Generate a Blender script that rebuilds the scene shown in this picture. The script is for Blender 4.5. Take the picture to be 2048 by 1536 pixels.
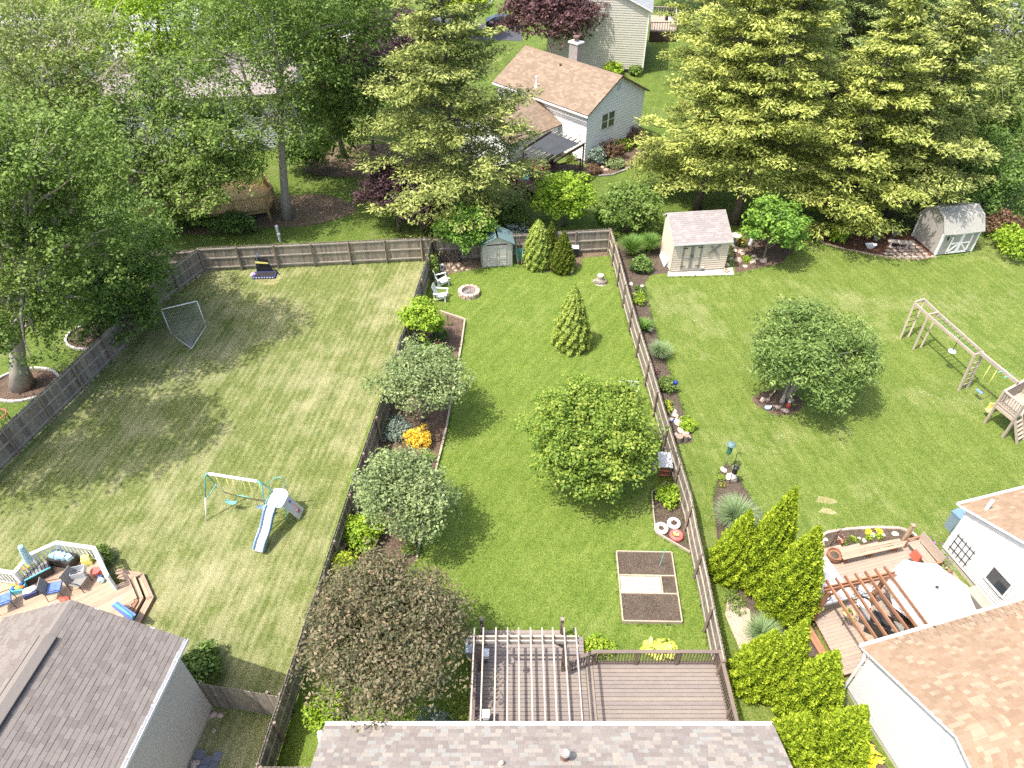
import bpy, math, random
import numpy as np
from mathutils import Vector, Matrix

for o in list(bpy.data.objects): bpy.data.objects.remove(o)
SC = bpy.context.scene
COL = SC.collection
R = math.radians
RNG = np.random.default_rng(7)
random.seed(7)

# ------------------------------------------------------------------ camera, sky, sun, exposure
CAM_H, PITCH, FPX = 26.0, R(42.0), 1400.0          # drone height, downward pitch, focal length in photo pixels
cam = bpy.data.cameras.new('camera'); cam_o = bpy.data.objects.new('camera', cam); COL.objects.link(cam_o)
cam_o.location = (0, 0, CAM_H); cam_o.rotation_euler = (R(90) - PITCH, 0, 0)
cam.sensor_width = 36.0; cam.lens = FPX / 2048 * 36.0; cam.clip_start = 0.5; cam.clip_end = 2000
SC.camera = cam_o

SUN_EL, SUN_AZ = R(64), R(27)                      # shadows fall towards (cos az, sin az)
W = bpy.data.worlds.new('World'); SC.world = W; W.use_nodes = True
wn = W.node_tree.nodes; wn.clear()
sky = wn.new('ShaderNodeTexSky'); sky.sky_type = 'NISHITA'; sky.sun_disc = False
sky.sun_elevation = SUN_EL; sky.sun_rotation = R(270) - SUN_AZ
sky.air_density = 1.0; sky.dust_density = 4.0; sky.ozone_density = 1.0
bg = wn.new('ShaderNodeBackground'); bg.inputs[1].default_value = 0.15
wo = wn.new('ShaderNodeOutputWorld')
W.node_tree.links.new(sky.outputs[0], bg.inputs[0]); W.node_tree.links.new(bg.outputs[0], wo.inputs[0])
sl = bpy.data.lights.new('sun', 'SUN'); sl.energy = 2.8; sl.angle = R(0.55); sl.color = (1.0, 0.955, 0.88)
so = bpy.data.objects.new('sun', sl); COL.objects.link(so)
sd = Vector((math.cos(SUN_AZ) * math.cos(SUN_EL), math.sin(SUN_AZ) * math.cos(SUN_EL), -math.sin(SUN_EL)))
so.rotation_euler = sd.to_track_quat('-Z', 'Y').to_euler(); so.location = (-40, -20, 80)
vs = SC.view_settings
vs.view_transform = 'Standard'; vs.look = 'None'; vs.gamma = 1.0; vs.use_curve_mapping = False; vs.exposure = 1.22
SC.cycles.max_bounces = 6; SC.cycles.diffuse_bounces = 3; SC.cycles.transparent_max_bounces = 6
SC.cycles.use_adaptive_sampling = True; SC.cycles.adaptive_threshold = 0.015
SC.cycles.use_denoising = False

# ------------------------------------------------------------------ measuring: photo pixel -> point of the place
_c, _s = math.cos(PITCH), math.sin(PITCH)
def ray(x, y):
    u, v = (x - 1024) / FPX, (y - 768) / FPX
    return Vector((u, _c - v * _s, -_s - v * _c))
def G(x, y, z=0.0):
    d = ray(x, y); t = (z - CAM_H) / d.z
    return Vector((d.x * t, d.y * t, z))
def D(x, y, Y):
    d = ray(x, y); t = Y / d.y
    return Vector((d.x * t, Y, CAM_H + d.z * t))

# ------------------------------------------------------------------ materials
class NT:
    def __init__(s, name):
        s.m = bpy.data.materials.new(name); s.m.use_nodes = True
        s.t = s.m.node_tree; s.t.nodes.clear()
    def n(s, typ, ins=None, **kw):
        nd = s.t.nodes.new('ShaderNode' + typ)
        for k, v in kw.items(): setattr(nd, k, v)
        for k, v in (ins or {}).items(): s.put(nd.inputs[k], v)
        return nd
    def put(s, sock, v):
        if hasattr(v, 'is_output'): s.t.links.new(v, sock)
        elif isinstance(v, (tuple, list)) and len(v) == 3 and sock.type == 'RGBA': sock.default_value = (*v, 1)
        else: sock.default_value = v
    def mix(s, f, a, b, mode='MIX'):
        nd = s.t.nodes.new('ShaderNodeMix'); nd.data_type = 'RGBA'; nd.blend_type = mode
        s.put(nd.inputs[0], f); s.put(nd.inputs[6], a); s.put(nd.inputs[7], b)
        return nd.outputs[2]
    def math(s, op, a, b=0.0, clamp=False):
        nd = s.t.nodes.new('ShaderNodeMath'); nd.operation = op; nd.use_clamp = clamp
        s.put(nd.inputs[0], a); s.put(nd.inputs[1], b); return nd.outputs[0]
    def ramp(s, f, stops, interp='LINEAR'):
        nd = s.t.nodes.new('ShaderNodeValToRGB'); cr = nd.color_ramp; cr.interpolation = interp
        while len(cr.elements) < len(stops): cr.elements.new(0.5)
        for e, (p, c) in zip(cr.elements, stops):
            e.position = p; e.color = (*c, 1) if isinstance(c, tuple) else (c, c, c, 1)
        s.put(nd.inputs[0], f); return nd.outputs[0]
    def pos(s, scale=(1, 1, 1), rot=(0, 0, 0), obj=False):
        src = s.n('TexCoord').outputs['Object'] if obj else s.n('NewGeometry').outputs['Position']
        return s.n('Mapping', {0: src, 'Rotation': rot, 'Scale': scale}).outputs[0]
    def noise(s, vec, scale, detail=3, rough=0.55):
        nd = s.n('TexNoise', {'Vector': vec, 'Scale': scale, 'Detail': detail, 'Roughness': rough}); return nd.outputs[0]
    def bump(s, h, strength, dist=0.02):
        return s.n('Bump', {'Height': h, 'Strength': strength, 'Distance': dist}).outputs[0]
    def out(s, sh): s.t.links.new(sh, s.n('OutputMaterial').inputs[0]); return s.m
    def prin(s, col, rough=0.7, normal=None, **kw):
        ins = {'Base Color': col, 'Roughness': rough}
        if normal is not None: ins['Normal'] = normal
        ins.update(kw); return s.n('BsdfPrincipled', ins).outputs[0]

MATS = {}
def sc(c, k): return tuple(min(1.0, max(0.0, x * k)) for x in c)
def plain(name, col, rough=0.6, var=0.12, scale=5.0, bump=0.15, rnd=0.0, metal=0.0, spec=0.4, stretch=(1, 1, 1)):
    if name in MATS: return MATS[name]
    t = NT(name); v = t.pos(stretch)
    n1 = t.noise(v, scale, 4); n2 = t.noise(v, scale * 9, 2)
    f = t.math('ADD', t.math('MULTIPLY', n1, .6), t.math('MULTIPLY', n2, .4))
    c = t.mix(t.ramp(f, [(.3, 0.0), (.7, 1.0)]), sc(col, 1 - var), sc(col, 1 + var))
    if rnd:
        r = t.n('ObjectInfo').outputs['Random']
        k = t.math('ADD', t.math('MULTIPLY', r, 2 * rnd), 1 - rnd)
        cc = t.n('CombineColor', {0: k, 1: k, 2: k}).outputs[0]
        c = t.mix(1.0, c, cc, 'MULTIPLY')
    nb = t.bump(n2, bump, .01) if bump else None
    MATS[name] = t.out(t.prin(c, rough, nb, **{'Metallic': metal, 'Specular IOR Level': spec})); return MATS[name]

LEAF_GAIN = 1.85
def leafmat(name, c1, c2, c3, trans=0.38, rough=0.55):
    if name in MATS: return MATS[name]
    t = NT(name)
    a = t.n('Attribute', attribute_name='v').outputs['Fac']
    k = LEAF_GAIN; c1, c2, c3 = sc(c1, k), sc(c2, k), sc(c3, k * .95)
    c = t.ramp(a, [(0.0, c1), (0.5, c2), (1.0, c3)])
    p = t.prin(c, rough, **{'Specular IOR Level': 0.35})
    tr = t.n('BsdfTranslucent', {'Color': t.mix(1.0, c, (1.0, 1.0, .55), 'MULTIPLY')}).outputs[0]
    mx = t.n('MixShader', {0: trans}); t.t.links.new(p, mx.inputs[1]); t.t.links.new(tr, mx.inputs[2])
    MATS[name] = t.out(mx.outputs[0]); return MATS[name]

LAWN = 1.27
def grassmat(name, dark, mid, light, dry, dryness=.5, ang=0.0, stripe=.25, period=1.1, seed=0.0, clover=0.0):
    t = NT(name)
    v = t.pos(rot=(0, 0, ang)); v0 = t.pos()
    big = t.noise(t.n('Mapping', {0: v0, 'Location': (seed, seed * 2, 0)}).outputs[0], .16, 5, .62)
    med = t.noise(t.n('Mapping', {0: v, 'Scale': (1, .7, 1), 'Location': (seed, 0, 0)}).outputs[0], 1.1, 5, .65)
    fin = t.noise(v0, 4.2, 5, .75)
    micro = t.noise(v0, 13.0, 3, .8)
    wv = t.n('TexWave', {'Vector': v, 'Scale': .5 / period, 'Distortion': 1.3, 'Detail': 3.0, 'Detail Scale': 1.4}, wave_type='BANDS', bands_direction='X', wave_profile='SIN').outputs[1]
    strk = t.noise(t.n('Mapping', {0: v, 'Scale': (1, .07, 1), 'Location': (seed * 3, 0, 0)}).outputs[0], 2.4, 3, .6)
    f = t.math('ADD', t.math('MULTIPLY', med, .42), t.math('MULTIPLY', fin, .58))
    f = t.math('ADD', f, t.math('MULTIPLY', t.math('SUBTRACT', strk, .5), stripe * 1.1))
    f = t.math('ADD', f, t.math('MULTIPLY', t.math('SUBTRACT', wv, .5), stripe * .3))  # mowing stripes: the blades' direction-dependent reflectance is put into the base colour
    f = t.math('ADD', f, t.math('MULTIPLY', t.math('SUBTRACT', micro, .5), 1.25))
    dark, mid, light, dry = sc(dark, LAWN), sc(mid, LAWN), sc(light, LAWN), sc(dry, LAWN)
    c = t.ramp(f, [(.22, dark), (.5, mid), (.8, light)])
    d = t.math('ADD', t.math('MULTIPLY', big, .62), t.math('MULTIPLY', med, .38))
    d = t.math('ADD', d, t.math('MULTIPLY', t.math('SUBTRACT', wv, .5), stripe * .12))
    d = t.math('ADD', d, t.math('MULTIPLY', t.math('SUBTRACT', strk, .5), stripe * .5))
    df = t.ramp(d, [(.60 - .18 * dryness, 0.0), (.74 - .1 * dryness, 1.0)])
    dcol = t.mix(micro, sc(dry, .75), sc(dry, 1.2))
    c = t.mix(t.math('MULTIPLY', df, dryness), c, dcol)
    if clover:
        vo = t.n('TexVoronoi', {'Vector': v0, 'Scale': 4.5}).outputs['Distance']
        cf = t.math('MULTIPLY', t.math('LESS_THAN', vo, .13), t.ramp(big, [(.5, 0.0), (.62, 1.0)]))
        c = t.mix(t.math('MULTIPLY', cf, clover), c, (.55, .56, .45))
    h = t.math('ADD', micro, t.math('MULTIPLY', fin, .8))
    nb = t.bump(h, 1.0, .09)
    MATS[name] = t.out(t.prin(c, .75, nb, **{'Specular IOR Level': .15})); return MATS[name]

def soilmat(name, c1, c2, scale=14, chips=True):
    t = NT(name); v = t.pos()
    n1 = t.noise(v, scale * .12, 4); n2 = t.noise(v, scale, 5, .75)
    vo = t.n('TexVoronoi', {'Vector': v, 'Scale': scale * 1.6}, feature='F1')
    c = t.mix(t.ramp(n2, [(.3, 0.0), (.68, 1.0)]), c1, c2)
    c = t.mix(t.ramp(n1, [(.4, 0.0), (.65, .5)]), c, sc(c2, 1.15))
    if chips:
        cc = t.n('SeparateColor', {0: vo.outputs['Color']}).outputs[0]
        c = t.mix(t.math('MULTIPLY', t.math('GREATER_THAN', cc, .78), .55), c, sc(c2, 1.6))
    nb = t.bump(t.math('ADD', n2, vo.outputs['Distance']), 1.0, .04)
    MATS[name] = t.out(t.prin(c, .9, nb, **{'Specular IOR Level': .1})); return MATS[name]

def woodmat(name, col, rough=.7, axis='x', var=.25, rnd=.15, knots=.3, fine=60):
    """weathered timber: streaks along the given local axis, each board its own tone"""
    if name in MATS: return MATS[name]
    t = NT(name)
    st = {'x': (.06, 1, 1), 'y': (1, .06, 1), 'z': (1, 1, .06)}[axis]
    oi = t.n('ObjectInfo').outputs['Random']
    off = t.n('CombineXYZ', {0: t.math('MULTIPLY', oi, 37.0), 1: t.math('MULTIPLY', oi, 91.0), 2: t.math('MULTIPLY', oi, 53.0)}).outputs[0]
    src = t.n('NewGeometry').outputs['Position']
    v = t.n('Mapping', {0: src, 'Scale': st, 'Location': off}).outputs[0]
    n1 = t.noise(v, fine, 4, .7); n2 = t.noise(t.n('Mapping', {0: src, 'Location': off}).outputs[0], 2.2, 4, .6)
    f = t.math('ADD', t.math('MULTIPLY', n1, .5), t.math('MULTIPLY', n2, .5))
    c = t.mix(t.ramp(f, [(.32, 0.0), (.68, 1.0)]), sc(col, 1 - var), sc(col, 1 + var))
    k = t.math('ADD', t.math('MULTIPLY', oi, 2 * rnd), 1 - rnd)
    c = t.mix(1.0, c, t.n('CombineColor', {0: k, 1: k, 2: t.math('MULTIPLY', k, t.math('SUBTRACT', 1.04, t.math('MULTIPLY', oi, .08)))}).outputs[0], 'MULTIPLY')
    nb = t.bump(n1, .3, .01)
    MATS[name] = t.out(t.prin(c, rough, nb, **{'Specular IOR Level': .25})); return MATS[name]

def shinglemat(name, stops, obj=False, grime=.25):
    t = NT(name)
    f = t.n('ObjectInfo').outputs['Random'] if obj else t.n('Attribute', attribute_name='v').outputs['Fac']
    c = t.ramp(f, stops, 'CONSTANT')
    v = t.pos(); gr = t.noise(v, 90, 2, .8); st = t.noise(t.pos((1, 1, 1)), .5, 4, .6)
    c = t.mix(t.ramp(gr, [(.3, .0), (.75, .45)]), c, sc(stops[0][1], .55))
    c = t.mix(t.math('MULTIPLY', t.ramp(st, [(.42, 0.0), (.7, 1.0)]), grime), c, sc(stops[0][1], .62))
    nb = t.bump(gr, .5, .006)
    MATS[name] = t.out(t.prin(c, .9, nb, **{'Specular IOR Level': .12})); return MATS[name]

def glassmat():
    if 'window_glass' in MATS: return MATS['window_glass']
    t = NT('window_glass'); n = t.noise(t.pos(), .8, 2)
    c = t.mix(n, (.02, .025, .03), (.07, .085, .1))
    MATS['window_glass'] = t.out(t.prin(c, .06, None, **{'Specular IOR Level': .9})); return MATS['window_glass']

# ------------------------------------------------------------------ building meshes
class MB:
    """collects shapes for ONE mesh"""
    def __init__(s): s.v = []; s.f = []; s.a = []
    def add(s, vs, fs, a=None):
        b = len(s.v); s.v += [tuple(v) for v in vs]; s.f += [tuple(i + b for i in f) for f in fs]
        s.a += [0.5 if a is None else a] * len(fs); return s
    def box(s, c, size, rz=0.0, M=None, taper=1.0):
        x, y, z = [k / 2 for k in size]; ca, sa = math.cos(rz), math.sin(rz)
        vs = []
        for dz, k in ((-z, 1.0), (z, taper)):
            for dx, dy in ((-x, -y), (x, -y), (x, y), (-x, y)):
                p = Vector((dx * k, dy * k, dz))
                p = M @ p if M is not None else Vector((p.x * ca - p.y * sa, p.x * sa + p.y * ca, p.z))
                vs.append(p + Vector(c))
        return s.add(vs, [(3, 2, 1, 0), (4, 5, 6, 7), (0, 1, 5, 4), (1, 2, 6, 5), (2, 3, 7, 6), (3, 0, 4, 7)])
    def beam(s, p, q, w, h, up=(0, 0, 1)):
        """a straight timber from p to q, w wide (horizontal), h deep"""
        p, q = Vector(p), Vector(q); d = (q - p); L = d.length; d.normalize()
        u = Vector(up); sx = d.cross(u)
        if sx.length < 1e-4: sx = d.cross(Vector((0, 1, 0)))
        sx.normalize(); uz = sx.cross(d)
        M = Matrix((d, sx, uz)).transposed()
        return s.box((p + q) / 2, (L, w, h), M=M)
    def tube(s, pts, rad, n=8, cap=True):
        pts = [Vector(p) for p in pts]; m = len(pts)
        rad = rad if isinstance(rad, (list, tuple)) else [rad] * m
        vs, fs = [], []
        ref = Vector((0.31, 0.87, 0.39))
        for i, p in enumerate(pts):
            d = (pts[min(i + 1, m - 1)] - pts[max(i - 1, 0)]).normalized()
            a = d.cross(ref)
            if a.length < 1e-3: a = d.cross(Vector((1, 0, 0)))
            a.normalize(); b = d.cross(a)
            for k in range(n):
                t = 2 * math.pi * k / n
                vs.append(p + (a * math.cos(t) + b * math.sin(t)) * rad[i])
        for i in range(m - 1):
            for k in range(n):
                k2 = (k + 1) % n
                fs.append((i * n + k, i * n + k2, (i + 1) * n + k2, (i + 1) * n + k))
        if cap: fs += [tuple(range(n))[::-1], tuple((m - 1) * n + k for k in range(n))]
        return s.add(vs, fs)
    def lathe(s, c, prof, n=16, sq=1.0, rz=0.0, wob=None):
        """prof: (radius, z) from the bottom up"""
        c = Vector(c); vs, fs = [], []; m = len(prof)
        for r, z in prof:
            for k in range(n):
                t = 2 * math.pi * k / n + rz; rr = r * (wob[k] if wob else 1.0)
                vs.append(c + Vector((rr * math.cos(t), rr * math.sin(t) * sq, z)))
        for i in range(m - 1):
            for k in range(n):
                k2 = (k + 1) % n; fs.append((i * n + k, i * n + k2, (i + 1) * n + k2, (i + 1) * n + k))
        fs += [tuple(range(n))[::-1], tuple((m - 1) * n + k for k in range(n))]
        return s.add(vs, fs)
    def prism(s, poly, z0, z1):
        n = len(poly); vs = [(p[0], p[1], z0) for p in poly] + [(p[0], p[1], z1) for p in poly]
        ar = sum(poly[i][0] * poly[(i + 1) % n][1] - poly[(i + 1) % n][0] * poly[i][1] for i in range(n))
        idx = list(range(n)) if ar > 0 else list(range(n))[::-1]
        fs = [tuple(idx[::-1]), tuple(i + n for i in idx)]
        for k in range(n):
            a, b = idx[k], idx[(k + 1) % n]; fs.append((a, b, b + n, a + n))
        return s.add(vs, fs)
    def slab(s, quad, thick):
        """a sheet through four (or more) points given in order, thickened against its normal"""
        q = [Vector(p) for p in quad]; n = len(q)
        nr = (q[1] - q[0]).cross(q[2] - q[1]).normalized()
        vs = q + [p - nr * thick for p in q]
        fs = [tuple(range(n)), tuple(range(2 * n - 1, n - 1, -1))] + [(i, i + n, (i + 1) % n + n, (i + 1) % n) for i in range(n)]
        return s.add(vs, fs)
    def quad(s, *p, a=None): return s.add(p, [tuple(range(len(p)))], a)
    def rock(s, c, size, seed=0, rz=0.0):
        r = random.Random(seed); c = Vector(c); vs, fs = [], []; n, m = 8, 5
        ca, sa = math.cos(rz), math.sin(rz)
        for i in range(m):
            ph = math.pi * (i + .5) / m - math.pi / 2
            for k in range(n):
                t = 2 * math.pi * (k + .3 * r.random()) / n; w = .8 + .35 * r.random()
                x, y = math.cos(ph) * math.cos(t) * size[0] * w, math.cos(ph) * math.sin(t) * size[1] * w
                vs.append(c + Vector((x * ca - y * sa, x * sa + y * ca, max(-.3, math.sin(ph)) * size[2] * w)))
        for i in range(m - 1):
            for k in range(n):
                k2 = (k + 1) % n; fs.append((i * n + k, i * n + k2, (i + 1) * n + k2, (i + 1) * n + k))
        fs += [tuple(range(n))[::-1], tuple((m - 1) * n + k for k in range(n))]
        return s.add(vs, fs)
    def build(s, name, mat, parent=None, smooth=False, attr=False):
        me = bpy.data.meshes.new(name); me.from_pydata(s.v, [], s.f)
        if attr:
            at = me.attributes.new('v', 'FLOAT', 'FACE'); at.data.foreach_set('value', s.a)
        if mat is not None: me.materials.append(MATS[mat] if isinstance(mat, str) else mat)
        if smooth: me.polygons.foreach_set('use_smooth', [True] * len(me.polygons))
        me.update()
        return link(bpy.data.objects.new(name, me), parent)

INV = {}
def link(o, parent=None):
    COL.objects.link(o)
    if parent is not None:
        o.parent = parent
        if parent.name in INV: o.matrix_parent_inverse = INV[parent.name]
    return o
def tag(o, label=None, cat=None, group=None, kind=None):
    if label: o['label'] = label
    if cat: o['category'] = cat
    if group: o['group'] = group
    if kind: o['kind'] = kind
    return o
def thing(name, label, cat, loc=(0, 0, 0), group=None, rz=None):
    """an Empty at the thing's base; with rz the parts are given in its own axes, else in world axes"""
    o = bpy.data.objects.new(name, None); o.empty_display_size = .2; COL.objects.link(o)
    o.location = loc
    if rz is None: INV[o.name] = Matrix.Translation(-Vector(loc))
    else: o.rotation_euler = (0, 0, rz)
    return tag(o, label, cat, group)
def inst(src, parent, M):
    """another piece with the same mesh"""
    o = bpy.data.objects.new(src.name.split('.')[0], src.data if hasattr(src, 'data') else src)
    COL.objects.link(o)
    if parent is not None:
        o.parent = parent
        if parent.name in INV: o.matrix_parent_inverse = INV[parent.name]
    o.matrix_basis = M; return o
def unit_mesh(name, mat, kind='box'):
    m = MB()
    m.box((0, 0, 0), (1, 1, 1))
    me = bpy.data.meshes.new(name); me.from_pydata(m.v, [], m.f); me.materials.append(MATS[mat] if isinstance(mat, str) else mat); me.update()
    return me
def frame(p, q, up=(0, 0, 1)):
    p, q = Vector(p), Vector(q); d = (q - p).normalized(); sx = d.cross(Vector(up))
    if sx.length < 1e-4: sx = d.cross(Vector((0, 1, 0)))
    sx.normalize(); uz = sx.cross(d)
    M = Matrix((d, sx, uz)).transposed().to_4x4(); M.translation = (p + q) / 2; return M, (q - p).length
UNIT = {}
def bar(name, mat, parent, p, q, w, h, up=(0, 0, 1)):
    """one timber as an object of its own, sharing a unit mesh"""
    key = (name, mat)
    if key not in UNIT: UNIT[key] = unit_mesh(name, mat)
    M, L = frame(p, q, up)
    o = bpy.data.objects.new(name, UNIT[key]); COL.objects.link(o)
    if parent is not None:
        o.parent = parent
        if parent.name in INV: o.matrix_parent_inverse = INV[parent.name]
    o.matrix_basis = M @ Matrix.Diagonal((L, w, h, 1)); return o
def struct(name, mb, mat, **k): return tag(mb.build(name, mat, **k), kind='structure')
def V2(p): return Vector((p[0], p[1], 0))
def poly(pts, z=0.0): return [G(x, y, z) for x, y in pts]

# ------------------------------------------------------------------ plants
def unit_rand(n):
    d = RNG.normal(size=(n, 3)); return d / np.linalg.norm(d, axis=1, keepdims=True)
def leaf_arrays(P, N, L, asp, v, tan=None):
    n = len(P); N = N / np.linalg.norm(N, axis=1, keepdims=True)
    if tan is None: tan = unit_rand(n)
    T = tan - N * (tan * N).sum(1, keepdims=True); T /= np.linalg.norm(T, axis=1, keepdims=True) + 1e-9
    B = np.cross(N, T); L = np.asarray(L).reshape(-1, 1) * np.ones((n, 1))
    a = P - T * L * .5; c = P + T * L * .5; b = P + B * L * asp * .5; d = P - B * L * asp * .5
    return np.stack([a, b, c, d], 1).reshape(-1, 3), v
def cloud(name, mat, parts, parent=None, extra=None):
    """one mesh of leaf-sized faces"""
    vs = np.concatenate([p[0] for p in parts]); v = np.concatenate([p[1] for p in parts])
    n = len(v); me = bpy.data.meshes.new(name)
    ev, ef = extra if extra else (np.zeros((0, 3)), [])
    nv = len(vs)
    me.vertices.add(nv + len(ev)); me.vertices.foreach_set('co', np.concatenate([vs, np.asarray(ev).reshape(-1, 3)]).astype(np.float32).ravel())
    lens = [4] * n + [len(f) for f in ef]
    loops = np.concatenate([np.arange(nv), np.array([i + nv for f in ef for i in f], int)]) if ef else np.arange(nv)
    me.loops.add(len(loops)); me.loops.foreach_set('vertex_index', loops.astype(np.int32))
    st = np.concatenate([[0], np.cumsum(lens)[:-1]]).astype(np.int32)
    me.polygons.add(len(lens)); me.polygons.foreach_set('loop_start', st); me.polygons.foreach_set('loop_total', np.array(lens, np.int32))
    at = me.attributes.new('v', 'FLOAT', 'FACE')
    at.data.foreach_set('value', np.concatenate([v, np.zeros(len(ef))]).astype(np.float32))
    me.materials.append(MATS[mat] if isinstance(mat, str) else mat)
    me.update(calc_edges=True)
    return link(bpy.data.objects.new(name, me), parent)

def clump_leaves(C, rad, per, leaf, asp=.6, up=.45, flat=.8, vc=None, rough=.55):
    """leaves spread through small clumps at C"""
    n = len(C); k = n * per
    ci = np.repeat(np.arange(n), per)
    d = unit_rand(k); r = rad[ci] * (.35 + .65 * RNG.random(k) ** .5)
    off = d * r[:, None]; off[:, 2] *= flat
    P = C[ci] + off
    N = d * .7 + np.array([0, 0, up]) + unit_rand(k) * rough
    cv = RNG.random(n) if vc is None else vc
    v = np.clip(.45 * cv[ci] + .55 * RNG.random(k) + .12 * (d[:, 2]), 0, 1)
    L = leaf * (.5 + 1.0 * RNG.random(k) ** 1.3)
    return leaf_arrays(P, N, L, asp, v)

def branch_pts(a, b, wob=.12, n=6, sag=0.0):
    a, b = Vector(a), Vector(b); L = (b - a).length; o = []
    w = [Vector((random.uniform(-1, 1), random.uniform(-1, 1), random.uniform(-.5, .5))) * wob * L for _ in range(2)]
    for i in range(n):
        t = i / (n - 1)
        o.append(a.lerp(b, t) + (w[0] * math.sin(t * math.pi) + w[1] * math.sin(t * 2 * math.pi) * .5) + Vector((0, 0, sag * L * math.sin(t * math.pi))))
    return o

def tree(name, label, cat, base, lobes, leaf='leaf_mid', bark='bark_grey', r=.18, n=14000, size=.2, clump=.6, per=26, group=None,
         top=None, asp=.6, inner=.25, twigs=0, flat=.8, low=-.45, stems=1, fork=.4, limbs=True, up=.75, gap=0.0, twig_mat=None, bough=13):
    """tapered trunk with limbs into each lobe of the crown; leaves in clumps through the lobes"""
    base = Vector(base); t = thing(name, label, cat, base, group)
    Cs, Rs, Vc = [], [], []
    vol = sum((l[1] * l[2]) for l in lobes); nc = max(4, n // per)
    for c, rx, ry, rz in [(l[0], l[1], l[2], l[3]) for l in lobes]:
        m = max(3, int(nc * rx * ry / vol))
        nb = max(5, int(bough * (rx * ry) ** .5 + 3))
        d = unit_rand(nb * 3); d = d[d[:, 2] > low][:nb]
        q = .62 + .42 * RNG.random(len(d)); bc = np.array(c) + d * q[:, None] * np.array([rx, ry, rz])
        rb = np.array([rx, ry, rz]) * (.30 + .16 * RNG.random((len(d), 1)))
        bi = RNG.integers(len(d), size=m); e = unit_rand(m); e[:, 2] = np.where(e[:, 2] < -.25, -e[:, 2], e[:, 2])
        qq = np.where(RNG.random(m) < inner, .35 + .4 * RNG.random(m), .8 + .25 * RNG.random(m))
        p = bc[bi] + e * qq[:, None] * rb[bi] * np.array([1.1, 1.1, .8])
        bv = RNG.random(len(d))
        if gap:
            ph = np.sin(p[:, 0] * 1.7 + p[:, 2] * 1.1) + np.sin(p[:, 1] * 1.9 - p[:, 2] * 1.4 + 1.3)
            kp = ph > -2 + gap * 2; p = p[kp]; bi = bi[kp]
        Cs.append(p); Rs.append(clump * (.55 + .9 * RNG.random(len(p)))); Vc.append(.6 * bv[bi] + .4 * RNG.random(len(p)))
    C = np.concatenate(Cs); Rd = np.concatenate(Rs)
    C[:, 2] = np.maximum(C[:, 2], .25)
    crown = cloud('crown', leaf, [clump_leaves(C, Rd, per, size, asp, flat=flat, up=up, vc=np.concatenate(Vc))], t)
    m = MB(); cen = sum((Vector(l[0]) for l in lobes), Vector()) / len(lobes)
    top = Vector(top) if top is not None else Vector((cen.x, cen.y, max(l[0][2] for l in lobes)))
    for s in range(stems):
        off = Vector((0, 0, 0)) if stems == 1 else Vector((math.cos(s * 2.1), math.sin(s * 2.1), 0)) * r * 1.1
        tp = top if stems == 1 else top + off * 6
        pts = branch_pts(base + off + Vector((0, 0, -.05)), tp, .035, 8)
        rr = [r * (1.45 if i == 0 else 1.0) * (1 - .8 * i / 7) for i in range(8)]
        m.tube(pts, rr, 9)
        if limbs:
            for li, l in enumerate(lobes):
                if li % stems != s: continue
                c = Vector(l[0]); a = pts[min(6, max(2, int(7 * fork) + li % 3))]
                bp = branch_pts(a, c + Vector((0, 0, l[3] * .2)), .1, 6)
                m.tube(bp, [r * .5 * (1 - .85 * i / 5) for i in range(6)], 6)
                for j in range(4):
                    e = Cs[li][RNG.integers(len(Cs[li]))] if len(Cs[li]) else c
                    bp2 = branch_pts(bp[2 + j % 3], e, .1, 4)
                    m.tube(bp2, [r * .2 * (1 - .8 * i / 3) for i in range(4)], 4, cap=False)
    m.build('trunk', bark, t, smooth=True)
    if twigs:
        m = MB()
        for j in range(twigs):
            e = Vector(C[RNG.integers(len(C))]); c0 = Vector(lobes[RNG.integers(len(lobes))][0])
            d = (e - cen); d.z = abs(d.z) + .8; d.normalize()
            e2 = e + d * random.uniform(.4, 1.3)
            bp = branch_pts(e - d * random.uniform(.8, 2.0), e2, .12, 4)
            m.tube(bp, [.035, .025, .016, .006], 3, cap=False)
            for q in range(4):
                s0 = bp[1 + q % 3]; d2 = (d + Vector(tuple(RNG.normal(size=3))) * .7).normalized()
                m.tube([s0, s0 + d2 * random.uniform(.3, .9)], [.014, .005], 3, cap=False)
        tag(m.build('twigs', twig_mat or bark, t), kind='stuff')
    return t

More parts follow.
